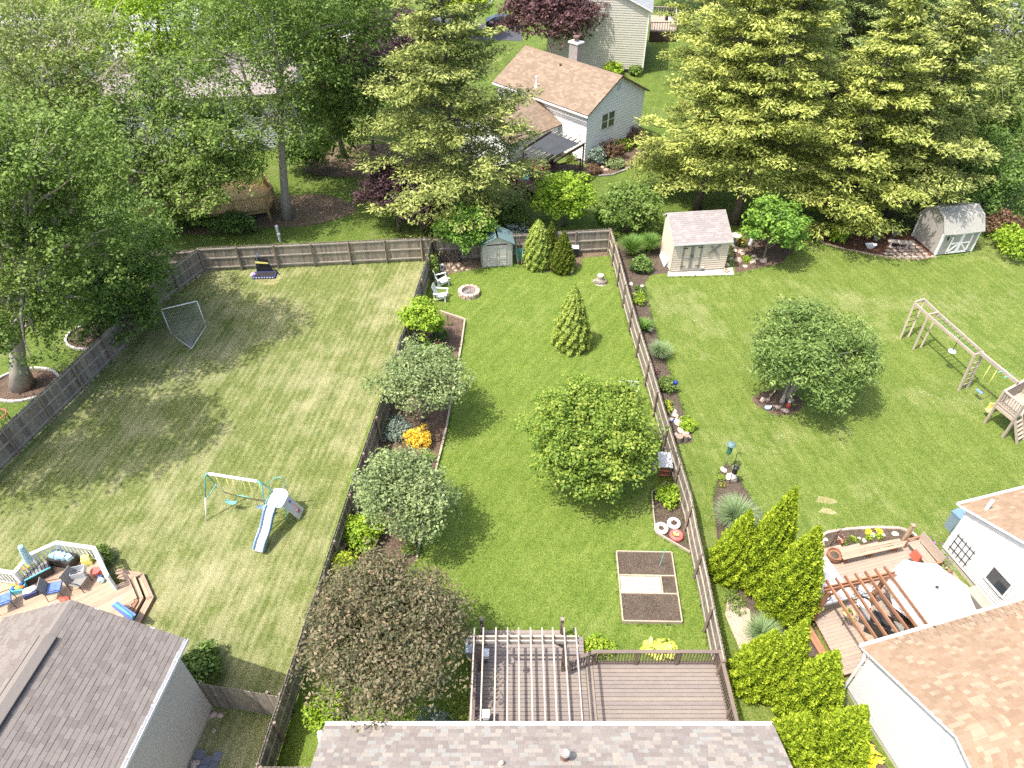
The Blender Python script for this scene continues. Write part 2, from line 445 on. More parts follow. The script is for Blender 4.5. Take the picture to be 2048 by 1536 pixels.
def pine(name, label, base, h, rad, z0, leaf='pine_mid', n=15000, bark='bark_pine', lean=(0, 0), group=None, r=.24, pad=.85, drop=.14, size=.3, ex=1.0):
    """white pine: whorls of near-level branches carrying flat fans of needles, gaps between the layers"""
    base = Vector(base); t = thing(name, label, 'tree', base, group)
    top = base + Vector((lean[0], lean[1], h)); m = MB()
    pts = branch_pts(base + Vector((0, 0, -.05)), top, .012, 9)
    m.tube(pts, [r * (1.4 if i == 0 else 1) * (1 - .9 * i / 8) for i in range(9)], 9)
    C, Dv, Rp = [], [], []
    z = z0; a0 = random.random() * 6
    while z < h - .2:
        f = (z - z0) / (h - z0)
        L0 = rad * (1 - f ** 1.35) * (.72 + .28 * min(1, f * 5)) ** ex + .35
        k = random.choice((5, 6, 6, 7)) if f < .8 else 4
        for j in range(k):
            if random.random() < drop and f < .85: continue
            an = a0 + 2 * math.pi * (j + random.uniform(-.25, .25)) / k
            L = L0 * random.uniform(.62, 1.12)
            p0 = base.lerp(top, z / h); p0.z = base.z + z + random.uniform(-.25, .25)
            el = random.uniform(-.12, .2) + f * .35
            d = Vector((math.cos(an), math.sin(an), el)).normalized()
            e = p0 + d * L
            bp = branch_pts(p0, e, .03, 5, sag=-.05)
            m.tube(bp, [.07 * (1 - f * .6) * (1 - .8 * i / 4) for i in range(5)], 5, cap=False)
            q = max(2, int(L / .55))
            for w in range(q):
                tt = .3 + .72 * (w + random.random()) / q
                sd_ = Vector((-d.y, d.x, 0)) * random.uniform(-1, 1) * L * .26 * (1.15 - abs(tt - .55))
                C.append(tuple(p0 + d * L * min(tt, 1.03) + sd_ + Vector((0, 0, .12 + random.uniform(-.1, .2)))))
                Dv.append(tuple((d + sd_ * .25 / max(L, 1)).normalized())); Rp.append(pad * random.uniform(.6, 1.15) * (1 - .35 * f))
        z += random.uniform(.62, 1.0) * (1 if f < .6 else .8); a0 += .7
    C, Dv, Rp = np.array(C), np.array(Dv), np.array(Rp)
    per = max(8, n // len(C)); ci = np.repeat(np.arange(len(C)), per); k = len(ci)
    d = unit_rand(k); rr = Rp[ci] * RNG.random(k) ** .45
    off = d * rr[:, None]; off[:, 2] = off[:, 2] * .3
    P = C[ci] + off
    tan = Dv[ci] * .4 + d * np.array([.9, .9, .2]) + np.array([0, 0, .3]) + unit_rand(k) * .5
    N = unit_rand(k) * .75 + np.array([0, 0, 1.0]) + d * .3
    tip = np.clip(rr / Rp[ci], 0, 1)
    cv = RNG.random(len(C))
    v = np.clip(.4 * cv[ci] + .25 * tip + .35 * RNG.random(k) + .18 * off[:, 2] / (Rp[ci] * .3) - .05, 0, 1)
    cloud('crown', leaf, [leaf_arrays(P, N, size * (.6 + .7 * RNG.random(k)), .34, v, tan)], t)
    m.build('trunk', bark, t, smooth=True)
    return t

def cone_shrub(name, label, base, h, rad, leaf, n=9000, group=None, size=.14, prof=None, lump=.1, tilt=(0, 0), cat='shrub', sq=1.0, asp=.45, fan=True, tops=1):
    """dense clipped-looking evergreen: sprays of scale leaves over a solid tapering body"""
    base = Vector(base); t = thing(name, label, cat, base, group)
    pf = prof or [(0, .72), (.12, .95), (.3, 1.0), (.55, .82), (.78, .5), (.93, .2), (1, .03)]
    hh = np.array([p[0] for p in pf]); rr = np.array([p[1] for p in pf])
    f = RNG.random(n * 2); keep = RNG.random(n * 2) < np.interp(f, hh, rr) * .9 + .1; f = f[keep][:n]; n = len(f)
    an = RNG.random(n) * 2 * math.pi
    ph = random.random() * 6
    bumpy = np.sin(an * 7 + f * 17 + ph) * np.sin(f * 26 - an * 3 + ph * 2) + .7 * np.sin(an * 13 - f * 31 + ph)
    rd = rad * np.interp(f, hh, rr) * (1 + lump * bumpy) * (.86 + .17 * RNG.random(n))
    P = np.stack([np.cos(an) * rd + tilt[0] * f ** 1.5, np.sin(an) * rd * sq + tilt[1] * f ** 1.5, f * h], 1)
    P[:, 2] += .05 * h * (RNG.random(n) - .5) * (f < .95)
    P[:, 2] = np.maximum(P[:, 2], .04)
    out = np.stack([np.cos(an), np.sin(an), np.full(n, .35)], 1)
    if fan:
        tan = np.array([0, 0, .9]) + out * .65 + unit_rand(n) * .55; N = np.cross(tan, unit_rand(n)) + out * .5
    else:
        tan = None; N = out + unit_rand(n) * .7 + np.array([0, 0, .3])
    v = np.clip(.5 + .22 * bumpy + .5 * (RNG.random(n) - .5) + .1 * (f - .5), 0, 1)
    # inner body so that the crown is closed
    m = MB(); m.lathe((0, 0, 0), [(max(.02, r_ * rad * .84), max(.02, h_ * h * .97)) for h_, r_ in pf], 14, sq)
    ev = np.array(m.v); ev[:, 0] += tilt[0] * (ev[:, 2] / h) ** 1.5; ev[:, 1] += tilt[1] * (ev[:, 2] / h) ** 1.5
    b = np.array(base)
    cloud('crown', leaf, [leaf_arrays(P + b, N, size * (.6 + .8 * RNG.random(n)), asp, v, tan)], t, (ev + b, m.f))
    m = MB(); m.tube([base + Vector((0, 0, -.05)), base + Vector((0, 0, h * .3))], [.09, .06], 7); m.build('trunk', 'bark_grey', t)
    return t

def shrub(name, label, base, rad, h, leaf, n=1800, size=.12, clump=.22, per=18, group=None, cat='shrub', sq=1.0, asp=.6, stems=5, flowers=None, inner=.3, up=.45, lift=0.0):
    """rounded bush: stems from the root, leaf clumps through a dome"""
    base = Vector(base); t = thing(name, label, cat, base, group)
    nc = max(5, n // per); d = unit_rand(nc * 2); d = d[d[:, 2] > -.55][:nc]; k = len(d)
    q = np.where(RNG.random(k) < inner, .35 + .4 * RNG.random(k), .8 + .2 * RNG.random(k))
    wob = 1 + .18 * np.sin(np.arctan2(d[:, 1], d[:, 0]) * 3 + random.random() * 6)
    C = np.array(base) + np.array([0, 0, h * .5 + lift]) + d * q[:, None] * wob[:, None] * np.array([rad, rad * sq, h * .5])
    C[:, 2] = np.maximum(C[:, 2], base.z + .07)
    cloud('foliage', leaf, [clump_leaves(C, clump * (.6 + .8 * RNG.random(k)), per, size, asp, up=up)], t)
    m = MB()
    for s in range(stems):
        e = Vector(C[RNG.integers(k)]); m.tube(branch_pts(base + Vector((0, 0, -.03)), e, .08, 4), [.03, .024, .016, .006], 5, cap=False)
    m.build('stem', 'bark_grey', t)
    if flowers:
        fm, fn, fs = flowers
        d2 = unit_rand(fn); d2[:, 2] = np.abs(d2[:, 2]); P = np.array(base) + np.array([0, 0, h * .5 + lift]) + d2 * 1.02 * np.array([rad, rad * sq, h * .5])
        cloud('blossom', fm, [leaf_arrays(P, d2 + unit_rand(fn) * .3, fs, .9, RNG.random(fn))], t)
    return t

def tuft(name, label, base, rad, h, leaf, n=700, w=.02, group=None, cat='ornamental grass', droop=.9, broad=1.0):
    """fountain of arching blades"""
    base = Vector(base); t = thing(name, label, cat, base, group)
    an = RNG.random(n) * 2 * math.pi; rr = rad * (.25 + .75 * RNG.random(n) ** .7); hh = h * (.7 + .4 * RNG.random(n)) * (1 - .25 * rr / rad)
    vs, fs = [], []; va = RNG.random(n); S = 4
    b0 = np.stack([np.cos(an), np.sin(an), np.zeros(n)], 1); sd_ = np.stack([-np.sin(an), np.cos(an), np.zeros(n)], 1)
    root = np.array(base) + b0 * (rad * .12 * RNG.random(n))[:, None]
    rows = []
    for k in range(S + 1):
        f = k / S; x = rr * f ** 1.4; z = hh * (1.9 * f - droop * f * f)
        c = root + b0 * x[:, None]; c[:, 2] += np.maximum(z, .01)
        ww = w * broad * (1 - .85 * f ** 1.5) * .5
        rows.append((c - sd_ * ww, c + sd_ * ww))
    parts = []
    for k in range(S):
        q = np.stack([rows[k][0], rows[k][1], rows[k + 1][1], rows[k + 1][0]], 1).reshape(-1, 3)
        parts.append((q, np.clip(va * .7 + .3 * k / S, 0, 1)))
    cloud('blades', leaf, parts, t)
    MB().lathe(base, [(rad * .16, 0), (rad * .12, .06), (rad * .03, .1)], 9).build('root_crown', 'straw', t)
    return t

# ------------------------------------------------------------------ palette
grassmat('lawn_left_grass', (.062, .09, .02), (.138, .162, .046), (.245, .255, .105), (.34, .315, .175), .8, R(7.6), .3, .55, 3.1)
grassmat('lawn_mid_grass', (.048, .096, .013), (.118, .17, .026), (.215, .258, .065), (.26, .27, .11), .35, R(32), .15, .8, 9.7)
grassmat('lawn_right_grass', (.05, .092, .012), (.12, .165, .03), (.215, .245, .068), (.29, .28, .13), .5, R(-12), .14, .8, 21.3, .8)
grassmat('far_grass', (.04, .075, .012), (.095, .14, .024), (.17, .205, .05), (.2, .19, .09), .4, R(15), .1, 1.6, 33.0)
soilmat('mulch', (.055, .036, .026), (.17, .12, .088))
soilmat('soil', (.06, .045, .034), (.14, .108, .082), 18)
soilmat('red_mulch', (.06, .028, .018), (.15, .075, .05))
soilmat('sand', (.30, .25, .18), (.52, .45, .35), 10, False)
grassmat('dry_turf', (.09, .10, .02), (.19, .185, .06), (.3, .28, .12), (.38, .34, .18), .9, 0, .0, 1.0, 5.0)
soilmat('leaf_litter', (.06, .045, .03), (.2, .15, .1), 10)
woodmat('fence_wood', (.235, .2, .165), axis='z', var=.4, rnd=.28)
woodmat('fence_rail', (.36, .315, .265), axis='x', var=.3, rnd=.12)
woodmat('fence_post', (.235, .185, .14), axis='z', var=.3, rnd=.15)
woodmat('deck_brown', (.245, .205, .18), axis='x', var=.14, rnd=.09)
woodmat('rail_brown', (.185, .14, .118), axis='x', var=.18, rnd=.08)
woodmat('rafter_wood', (.42, .37, .315), axis='y', var=.2, rnd=.1)
woodmat('cedar', (.40, .285, .2), axis='x', var=.2, rnd=.14)
woodmat('deck_tan', (.36, .285, .225), axis='x', var=.12, rnd=.07)
woodmat('new_timber', (.40, .28, .13), axis='x', var=.15, rnd=.1)
woodmat('rail_red', (.30, .15, .085), axis='x', var=.25, rnd=.12)
woodmat('edging', (.42, .35, .26), axis='x', var=.25, rnd=.1)
woodmat('play_timber', (.40, .33, .27), axis='x', var=.2, rnd=.08)
woodmat('dark_deck', (.085, .055, .042), axis='x', var=.2, rnd=.1)
woodmat('firewood', (.17, .135, .11), axis='z', var=.4, rnd=.35)
for nm, c, k in (('white_paint', (.80, .80, .78), {}), ('white_siding', (.6, .6, .585), dict(var=.035, scale=1.5)), ('grey_siding', (.52, .465, .405), dict(var=.05, scale=1.5)),
        ('white_vinyl', (.82, .82, .81), dict(var=.03, scale=1.5)), ('tan_siding', (.52, .49, .42), dict(var=.05, scale=1.5)), ('beige_siding', (.60, .51, .41), dict(var=.05)), ('barn_grey', (.36, .335, .305), dict(var=.06)),
        ('gutter', (.72, .71, .70), dict(var=.05)), ('concrete', (.5, .47, .42), dict(var=.12, scale=3)), ('road_concrete', (.36, .345, .33), dict(var=.1, scale=2)),
        ('asphalt', (.075, .075, .08), dict(var=.2, scale=8)), ('stone_pale', (.52, .46, .39), dict(var=.25, rnd=.25, scale=7, bump=.4)), ('stone_tan', (.40, .30, .22), dict(var=.25, rnd=.25, scale=7, bump=.4)),
        ('stone_grey', (.27, .25, .235), dict(var=.25, rnd=.3, scale=7, bump=.4)), ('stone_pink', (.48, .37, .31), dict(var=.2, rnd=.2, scale=7, bump=.4)), ('flagstone', (.40, .34, .28), dict(var=.2, rnd=.25)),
        ('paver', (.50, .42, .34), dict(var=.12, rnd=.14)), ('bark_grey', (.20, .165, .135), dict(var=.35, scale=9, bump=.6, stretch=(1, 1, .25))), ('bark_pale', (.33, .29, .25), dict(var=.3, scale=8, bump=.6, stretch=(1, 1, .25))),
        ('bark_pine', (.13, .10, .085), dict(var=.35, scale=9, bump=.6, stretch=(1, 1, .25))), ('twig_pale', (.36, .31, .24), dict(var=.2)), ('dark_metal', (.035, .033, .032), dict(rough=.4)),
        ('black_plastic', (.02, .02, .022), dict(rough=.35)), ('steel', (.42, .42, .43), dict(rough=.3, metal=.8)), ('teal_paint', (.16, .48, .44), dict(rough=.4)), ('teal_dark', (.035, .14, .125), dict(rough=.4)),
        ('blue_plastic', (.06, .16, .38), dict(rough=.35)), ('slide_blue', (.17, .27, .42), dict(rough=.35)), ('aqua', (.12, .45, .52), dict(rough=.5)), ('yellow_plastic', (.78, .70, .22), dict(rough=.4)),
        ('orange_paint', (.72, .22, .04), dict(rough=.4)), ('red_cloth', (.55, .10, .06), {}), ('red_tyre', (.55, .13, .11), dict(rough=.5)), ('umbrella_cloth', (.84, .82, .76), dict(var=.03)),
        ('chair_paint', (.66, .70, .66), dict(var=.06)), ('shed_plastic', (.50, .47, .43), dict(var=.04)), ('shed_roof', (.13, .2, .2), dict(rough=.45, var=.05)), ('terracotta', (.48, .20, .11), {}),
        ('lilac', (.52, .36, .52), {}), ('navy', (.035, .045, .14), {}), ('net_grey', (.30, .32, .32), {}), ('green_paint', (.05, .17, .12), {}), ('gazing', (.01, .03, .22), dict(rough=.05, spec=1.0, var=.02, bump=0)),
        ('cushion_blue', (.12, .2, .5), dict(var=.6, scale=14)), ('cushion_teal', (.35, .55, .6), dict(var=.5, scale=16)), ('wicker', (.045, .037, .034), dict(scale=30, var=.4)), ('ash', (.2, .19, .18), dict(var=.5, scale=20)),
        ('paver_blue', (.15, .16, .19), dict(var=.12, rnd=.12)), ('brick', (.3, .2, .15), dict(rnd=.3)), ('cover_grey', (.55, .57, .58), dict(var=.05)), ('hot_pink', (.7, .2, .35), {}), ('lime', (.45, .65, .1), {}),
        ('straw', (.24, .2, .1), {}), ('car_paint', (.012, .014, .02), dict(rough=.15, spec=.8, var=.02, bump=0)), ('tyre', (.03, .03, .03), {}), ('ridge_tan', (.50, .30, .17), dict(rnd=.25)), ('copper_brown', (.16, .10, .075), {}),
        ('screen_black', (.055, .058, .062), dict(var=.3, scale=1.2)), ('blue_tub', (.2, .27, .33), dict(rough=.4)), ('slate_roof', (.36, .33, .32), {}), ('mesh_grey', (.24, .23, .215), {}), ('metal_roof', (.36, .35, .31), dict(rough=.5))):
    plain(nm, c, **k)
for nm, c in dict(leaf_mid=((.028, .055, .012), (.088, .138, .026), (.2, .255, .065)), leaf_dark=((.025, .05, .012), (.07, .12, .025), (.16, .23, .055)),
        leaf_lime=((.06, .11, .01), (.15, .235, .018), (.30, .36, .04)), leaf_yellow=((.08, .12, .01), (.19, .25, .02), (.34, .36, .04)), leaf_maple=((.03, .065, .012), (.105, .165, .022), (.28, .31, .055)), leaf_round=((.024, .048, .015), (.088, .14, .033), (.235, .29, .085)),
        leaf_ash=((.05, .075, .02), (.12, .16, .04), (.25, .28, .09)), leaf_apple=((.04, .065, .025), (.125, .165, .065), (.27, .31, .14)), leaf_dogwood=((.03, .07, .014), (.085, .165, .022), (.22, .32, .05)),
        leaf_purple=((.018, .010, .014), (.05, .026, .032), (.115, .065, .07)), leaf_plum=((.02, .012, .016), (.07, .033, .038), (.15, .08, .075)), leaf_crab=((.02, .026, .012), (.08, .08, .038), (.225, .165, .105)), leaf_bronze=((.035, .022, .014), (.10, .06, .035), (.19, .12, .07)),
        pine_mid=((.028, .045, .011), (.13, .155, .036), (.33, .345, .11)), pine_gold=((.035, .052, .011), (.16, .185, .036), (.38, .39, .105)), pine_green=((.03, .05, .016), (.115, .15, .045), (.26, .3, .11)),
        spruce_blue=((.09, .12, .12), (.22, .28, .27), (.42, .48, .46)), arbor=((.03, .055, .005), (.17, .235, .014), (.37, .42, .04)), arbor_dark=((.03, .05, .008), (.085, .115, .016), (.18, .20, .03)), spruce_gold=((.045, .075, .012), (.145, .195, .03), (.30, .34, .075)),
        barberry=((.35, .17, .015), (.60, .36, .03), (.80, .60, .12)), hosta=((.2, .26, .04), (.42, .46, .08), (.62, .62, .2)), juniper=((.06, .085, .07), (.13, .17, .14), (.24, .29, .25)), grass_blue=((.06, .10, .04), (.14, .2, .09), (.28, .34, .19)),
        grass_green=((.03, .075, .012), (.085, .16, .03), (.19, .27, .07)), bl_purple=((.12, .02, .16), (.22, .06, .3), (.35, .12, .42)), bl_yellow=((.6, .4, .02), (.8, .58, .04), (.85, .7, .1)), bl_orange=((.35, .1, .02), (.45, .2, .04), (.5, .3, .1)), bl_pink=((.5, .1, .14), (.7, .3, .3), (.8, .5, .5)), bl_white=((.6, .6, .55), (.75, .75, .7), (.8, .8, .8))).items():
    leafmat(nm, *c, **({'trans': .22} if nm.startswith('pine') else {}))
ROOF = {}
def roofset(nm, cols):
    st = [(i / len(cols), c) for i, c in enumerate(cols)]
    ROOF[nm] = (shinglemat(nm + '_shingle', st, True), shinglemat(nm + '_shingle_field', st))
roofset('mauve', [(.26, .228, .205), (.305, .268, .24), (.235, .2, .182), (.35, .312, .27), (.27, .238, .215), (.32, .315, .288), (.25, .215, .195), (.37, .328, .275), (.285, .25, .225)])
roofset('taupe', [(.225, .198, .178), (.2, .172, .155), (.245, .217, .195), (.19, .162, .147), (.235, .206, .186)])
roofset('tan', [(.34, .24, .162), (.315, .215, .14), (.365, .26, .178), (.42, .315, .22), (.33, .228, .15), (.35, .248, .168), (.295, .2, .13)])
roofset('brown', [(.27, .20, .145), (.24, .175, .125), (.30, .225, .165), (.255, .19, .14), (.33, .245, .175)])
roofset('greyred', [(.34, .30, .285), (.30, .265, .25), (.38, .33, .31), (.33, .29, .28), (.29, .26, .25)])
roofset('slate', [(.33, .34, .36), (.28, .29, .31), (.37, .38, .4)])

# ------------------------------------------------------------------ the ground
def sheet(name, pts, z, mat, kind='structure', thick=0.0):
    m = MB(); P = [G(x, y, 0) if not isinstance(x, Vector) else x for x, y in pts]
    m.add([(p.x, p.y, z) for p in P], [tuple(range(len(P)))])
    me = m.build(name, mat)
    nn = me.data.polygons[0].normal
    if nn.z < 0: me.data.flip_normals()
    return tag(me, kind=kind)
m = MB(); S = 40; ext = 700.0
m.quad((-ext, -ext, -.02), (ext, -ext, -.02), (ext, ext, -.02), (-ext, ext, -.02))
struct('ground', m, 'far_grass')
sheet('lawn_left', [(400, 520), (868, 500), (700, 950), (540, 1470), (380, 1990), (-900, 1990), (-900, 1300), (0, 910)], -.002, 'lawn_left_grass')
sheet('lawn_center', [(868, 500), (1222, 490), (1300, 760), (1400, 1180), (1430, 1330), (1480, 1990), (380, 1990), (540, 1470), (700, 950)], -.002, 'lawn_mid_grass')
sheet('lawn_right', [(1222, 490), (1230, 470), (1500, 475), (2500, 440), (3300, 900), (3300, 1990), (1480, 1990), (1430, 1330), (1400, 1180), (1300, 760)], -.002, 'lawn_right_grass')

# ------------------------------------------------------------------ fences
def fence(label, tops, face, group='weathered picket fences', h=1.83, posts=True, first=0.0, pick_mat='fence_wood', z0=0.05, rails=True):
    """tops: photo points of the picket tops; face=+1 rails on the left of the walking direction, -1 on the right"""
    P = [V2(G(x, y, h)) for x, y in tops]
    t = thing('picket_fence', label, 'fence', P[0], group)
    seg = [(P[i], P[i + 1]) for i in range(len(P) - 1)]
    # pickets
    key = 'picket_mesh'
    if key not in UNIT:
        mm = MB(); w, dpt = .136, .018
        pr = [(-w / 2, 0), (w / 2, 0), (w / 2, .965), (w / 2 - .03, 1), (-w / 2 + .03, 1), (-w / 2, .965)]
        vs = [(x, -dpt / 2, z) for x, z in pr] + [(x, dpt / 2, z) for x, z in pr]
        mm.add(vs, [(0, 1, 2, 3, 4, 5), (11, 10, 9, 8, 7, 6)] + [(i, i + 6, (i + 1) % 6 + 6, (i + 1) % 6) for i in range(6)])
        me = bpy.data.meshes.new('picket'); me.from_pydata(mm.v, [], mm.f); me.materials.append(MATS[pick_mat]); me.update(); UNIT[key] = me
    carry = 0.0
    for a, b in seg:
        d = (b - a); L = d.length; d.normalize(); nrm = Vector((-d.y, d.x, 0)) * face; an = math.atan2(d.y, d.x)
        s = carry
        while s < L:
            p = a + d * s
            M = Matrix.Translation((p.x, p.y, z0 + random.uniform(-.015, .015))) @ Matrix.Rotation(an + random.uniform(-.03, .03), 4, 'Z') @ Matrix.Rotation(random.uniform(-.008, .008), 4, 'Y') @ Matrix.Diagonal((1, 1, h - z0 + random.uniform(-.012, .012), 1))
            inst(UNIT[key], t, M).name = 'picket'
            s += .142
        carry = s - L
    # rails and posts
    tot = [0.0]
    for a, b in seg: tot.append(tot[-1] + (b - a).length)
    def at(s):
        for i, (a, b) in enumerate(seg):
            if s <= tot[i + 1] + 1e-6: 
                d = (b - a).normalized(); return a + d * (s - tot[i]), d
        a, b = seg[-1]; return b, (b - a).normalized()
    if rails:
        st = [0.0]; s = first if first else 2.44
        while s < tot[-1] - .4: st.append(s); s += 2.44
        st.append(tot[-1])
        br = sorted(set(st + tot))
        for i in range(len(br) - 1):
            if br[i + 1] - br[i] < .05: continue
            (p, d), (q, _) = at(br[i] + .001), at(br[i + 1] - .001)
            n = Vector((-d.y, d.x, 0)) * face
            for z in (.28, .98, 1.66):
                bar('rail', 'fence_rail', t, p + n * .03 + Vector((0, 0, z)), q + n * .03 + Vector((0, 0, z)), .04, .088)
        if posts:
            for s in st:
                p, d = at(min(s + .001, tot[-1])); n = Vector((-d.y, d.x, 0)) * face
                b0 = p + n * .098
                bar('post', 'fence_post', t, b0 + Vector((0, 0, -.05)), b0 + Vector((random.uniform(-.02, .02), random.uniform(-.02, .02), h - .04)), .095, .095)
    return t
fence('long grey picket fence between the striped lawn and the yard with the fire pit', [(862, 476), (853, 517), (831, 581), (819, 632), (799, 676), (782, 741), (758, 805), (731, 883), (709, 944), (679, 1034), (645, 1137), (599, 1274), (559, 1392), (538, 1453), (513, 1532)], 1)
fence('long sunlit picket fence between the fire pit yard and the yard with the climbing frame', [(1222, 456), (1236, 500), (1256, 575), (1274, 637), (1305, 733), (1331, 821), (1351, 888), (1382, 985), (1395, 1053), (1417, 1150), (1435, 1241), (1447, 1296), (1452, 1320)], -1, first=1.9)
fence('picket fence across the far end of the striped lawn', [(395, 495), (862, 474)], -1)
fence('short picket fence behind the plastic shed and the conical evergreens', [(866, 476), (1220, 457)], -1)
fence('dark picket fence running past the tree ring at the left edge', [(393, 497), (308, 557), (277, 598), (217, 657), (108, 759), (0, 858), (-160, 1010)], 1)
fence('short picket fence stub beyond the corner of the striped lawn', [(298, 505), (388, 499)], -1)
fence('low plank fence joining the grey house to the long fence', [(398, 1367), (470, 1378), (556, 1393)], 1, rails=True)
fence('bit of brown fence seen between trees at the left edge', [(-120, 462), (62, 452)], 1, rails=False)
fence('fence end meeting the mauve roofed house at the bottom edge', [(513, 1534), (640, 1534)], 1)

# ------------------------------------------------------------------ houses
def proj(p):
    p = Vector(p); z = p.z - CAM_H; d = p.y * _c - z * _s
    return 1024 + p.x / d * FPX, 768 - (z * _c + p.y * _s) / d * FPX, d
def siding(t, name, mat, A, B, n, z0, z1, lap=.15, ext=None, thick=.034):
    """lapped boards as one wall; ext(z)->(s0,s1) trims a gable"""
    A, B, n = V2(A), V2(B), Vector(n).normalized(); d = (B - A); L = d.length; d.normalize(); m = MB()
    ext = ext or (lambda z: (0, L)); z = z0
    back = -.08
    while z < z1 - .01:
        zt = min(z + lap, z1); s0, s1 = ext(z); u0, u1 = ext(zt - .002)
        if s1 - s0 > .05:
            a = A + d * s0 + n * thick; b = A + d * s1 + n * thick; c = A + d * u1 + n * .004; e = A + d * u0 + n * .004
            a2 = A + d * s0; b2 = A + d * s1
            m.add([(a.x, a.y, z), (b.x, b.y, z), (c.x, c.y, zt), (e.x, e.y, zt), (a2.x, a2.y, z), (b2.x, b2.y, z)], [(0, 1, 2, 3), (4, 5, 1, 0)])
        z = zt
    return m.build(name, mat, t)
WEDGE = {}
def shingles(t, P0, U, Vs, width, length, mats, expo=.143, tabs=(.16, .36), single=0, skip=None, thick=.013, part='shingle'):
    P0, U, Vs = Vector(P0), Vector(U).normalized(), Vector(Vs).normalized(); N = U.cross(Vs)
    if N.z < 0: N = -N
    rows = int(length / expo + .5); tb = []
    for i in range(rows):
        x = -random.uniform(0, tabs[0])
        while x < width:
            w = random.uniform(*tabs); x0, x1 = max(0, x), min(width, x + w - .004)
            if x1 - x0 > .03: tb.append((x0, x1, i))
            x += w
    if single:
        sc_ = []
        for k, (x0, x1, i) in enumerate(tb):
            X, Y, d = proj(P0 + U * (x0 + x1) / 2 + Vs * (i + .5) * expo)
            if -5 < X < 2053 and -5 < Y < 1541: sc_.append((d, k))
        sel = set(k for d, k in sorted(sc_)[:single])
    else: sel = set()
    m = MB(); key = mats[0].name
    if sel and key not in WEDGE:
        w = bpy.data.meshes.new(part)
        w.from_pydata([(-.5, 0, 0), (.5, 0, 0), (.5, 1, 0), (-.5, 1, 0), (-.5, 0, 1), (.5, 0, 1), (.5, 1, .2), (-.5, 1, .2)], [], [(3, 2, 1, 0), (4, 5, 6, 7), (0, 1, 5, 4), (1, 2, 6, 5), (2, 3, 7, 6), (3, 0, 4, 7)])
        w.materials.append(mats[0]); w.update(); WEDGE[key] = w
    for k, (x0, x1, i) in enumerate(tb):
        th = thick * random.uniform(.7, 1.5); y0, y1 = i * expo, min(length, (i + 1.04) * expo)
        if k in sel:
            M = Matrix((U, Vs, N)).transposed().to_4x4(); M.translation = P0 + U * (x0 + x1) / 2 + Vs * y0 + N * .002
            o = inst(WEDGE[key], t, M @ Matrix.Diagonal((x1 - x0, y1 - y0, th, 1))); o.name = part
        else:
            a, b = P0 + U * x0 + Vs * y0, P0 + U * x1 + Vs * y0; c, e = P0 + U * x1 + Vs * y1, P0 + U * x0 + Vs * y1
            q = [a, b, a + N * th, b + N * th, c + N * .003, e + N * .003]
            m.add(q, [(2, 3, 4, 5), (0, 1, 3, 2), (0, 2, 5), (1, 4, 3)], random.random())
    if m.v: tag(m.build('shingle_field', mats[1], t, attr=True), kind='stuff')
def window(t, c, right, n, w, h, mull=1, cross=1, fm='white_paint'):
    c, right, n = Vector(c), Vector(right).normalized(), Vector(n).normalized(); up = Vector((0, 0, 1)); m = MB()
    for sgn in (-1, 1):
        m.beam(c + right * sgn * w / 2 - up * h / 2 + n * .03, c + right * sgn * w / 2 + up * h / 2 + n * .03, .07, .06, up=n)
        m.beam(c + up * sgn * (h / 2 - .03) - right * (w / 2 - .04) + n * .034, c + up * sgn * (h / 2 - .03) + right * (w / 2 - .04) + n * .034, .06, .07, up=n)
    for i in range(1, mull + 1):
        x = -w / 2 + w * i / (mull + 1)
        m.beam(c + right * x - up * (h / 2 - .06) + n * .031, c + right * x + up * (h / 2 - .06) + n * .031, .06, .05, up=n)
    for i in range(1, cross + 1):
        z = -h / 2 + h * i / (cross + 1)
        m.beam(c + up * z - right * (w / 2 - .04) + n * .029, c + up * z + right * (w / 2 - .04) + n * .029, .05, .05, up=n)
    f = m.build('window', fm, t)
    q = MB(); q.slab([c - right * w / 2 - up * h / 2 + n * .026, c + right * w / 2 - up * h / 2 + n * .026, c + right * w / 2 + up * h / 2 + n * .026, c - right * w / 2 + up * h / 2 + n * .026], .02)
    g = q.build('pane', glassmat()); g.parent = f
    if t.name in INV: pass
    g.matrix_parent_inverse = Matrix.Identity(4)
    return f
def gutter(t, a, b, n, mat='gutter', s=.12):
    a, b, n = Vector(a), Vector(b), Vector(n).normalized(); m = MB(); up = Vector((0, 0, 1))
    m.beam(a + n * s / 2, b + n * s / 2, s, .012); m.beam(a + n * s + up * s / 2, b + n * s + up * s / 2, .015, s); m.beam(a + n * .006 + up * s / 2, b + n * .006 + up * s / 2, .012, s)
    L = (b - a).length; d = (b - a).normalized(); k = int(L / 1.6)
    for i in range(k + 1):
        p = a + d * (i + .5) * L / (k + 1); m.beam(p + up * (s + .006), p + n * (s + .004) + up * (s + .006), .035, .012)
    return m.build('gutter', mat, t)
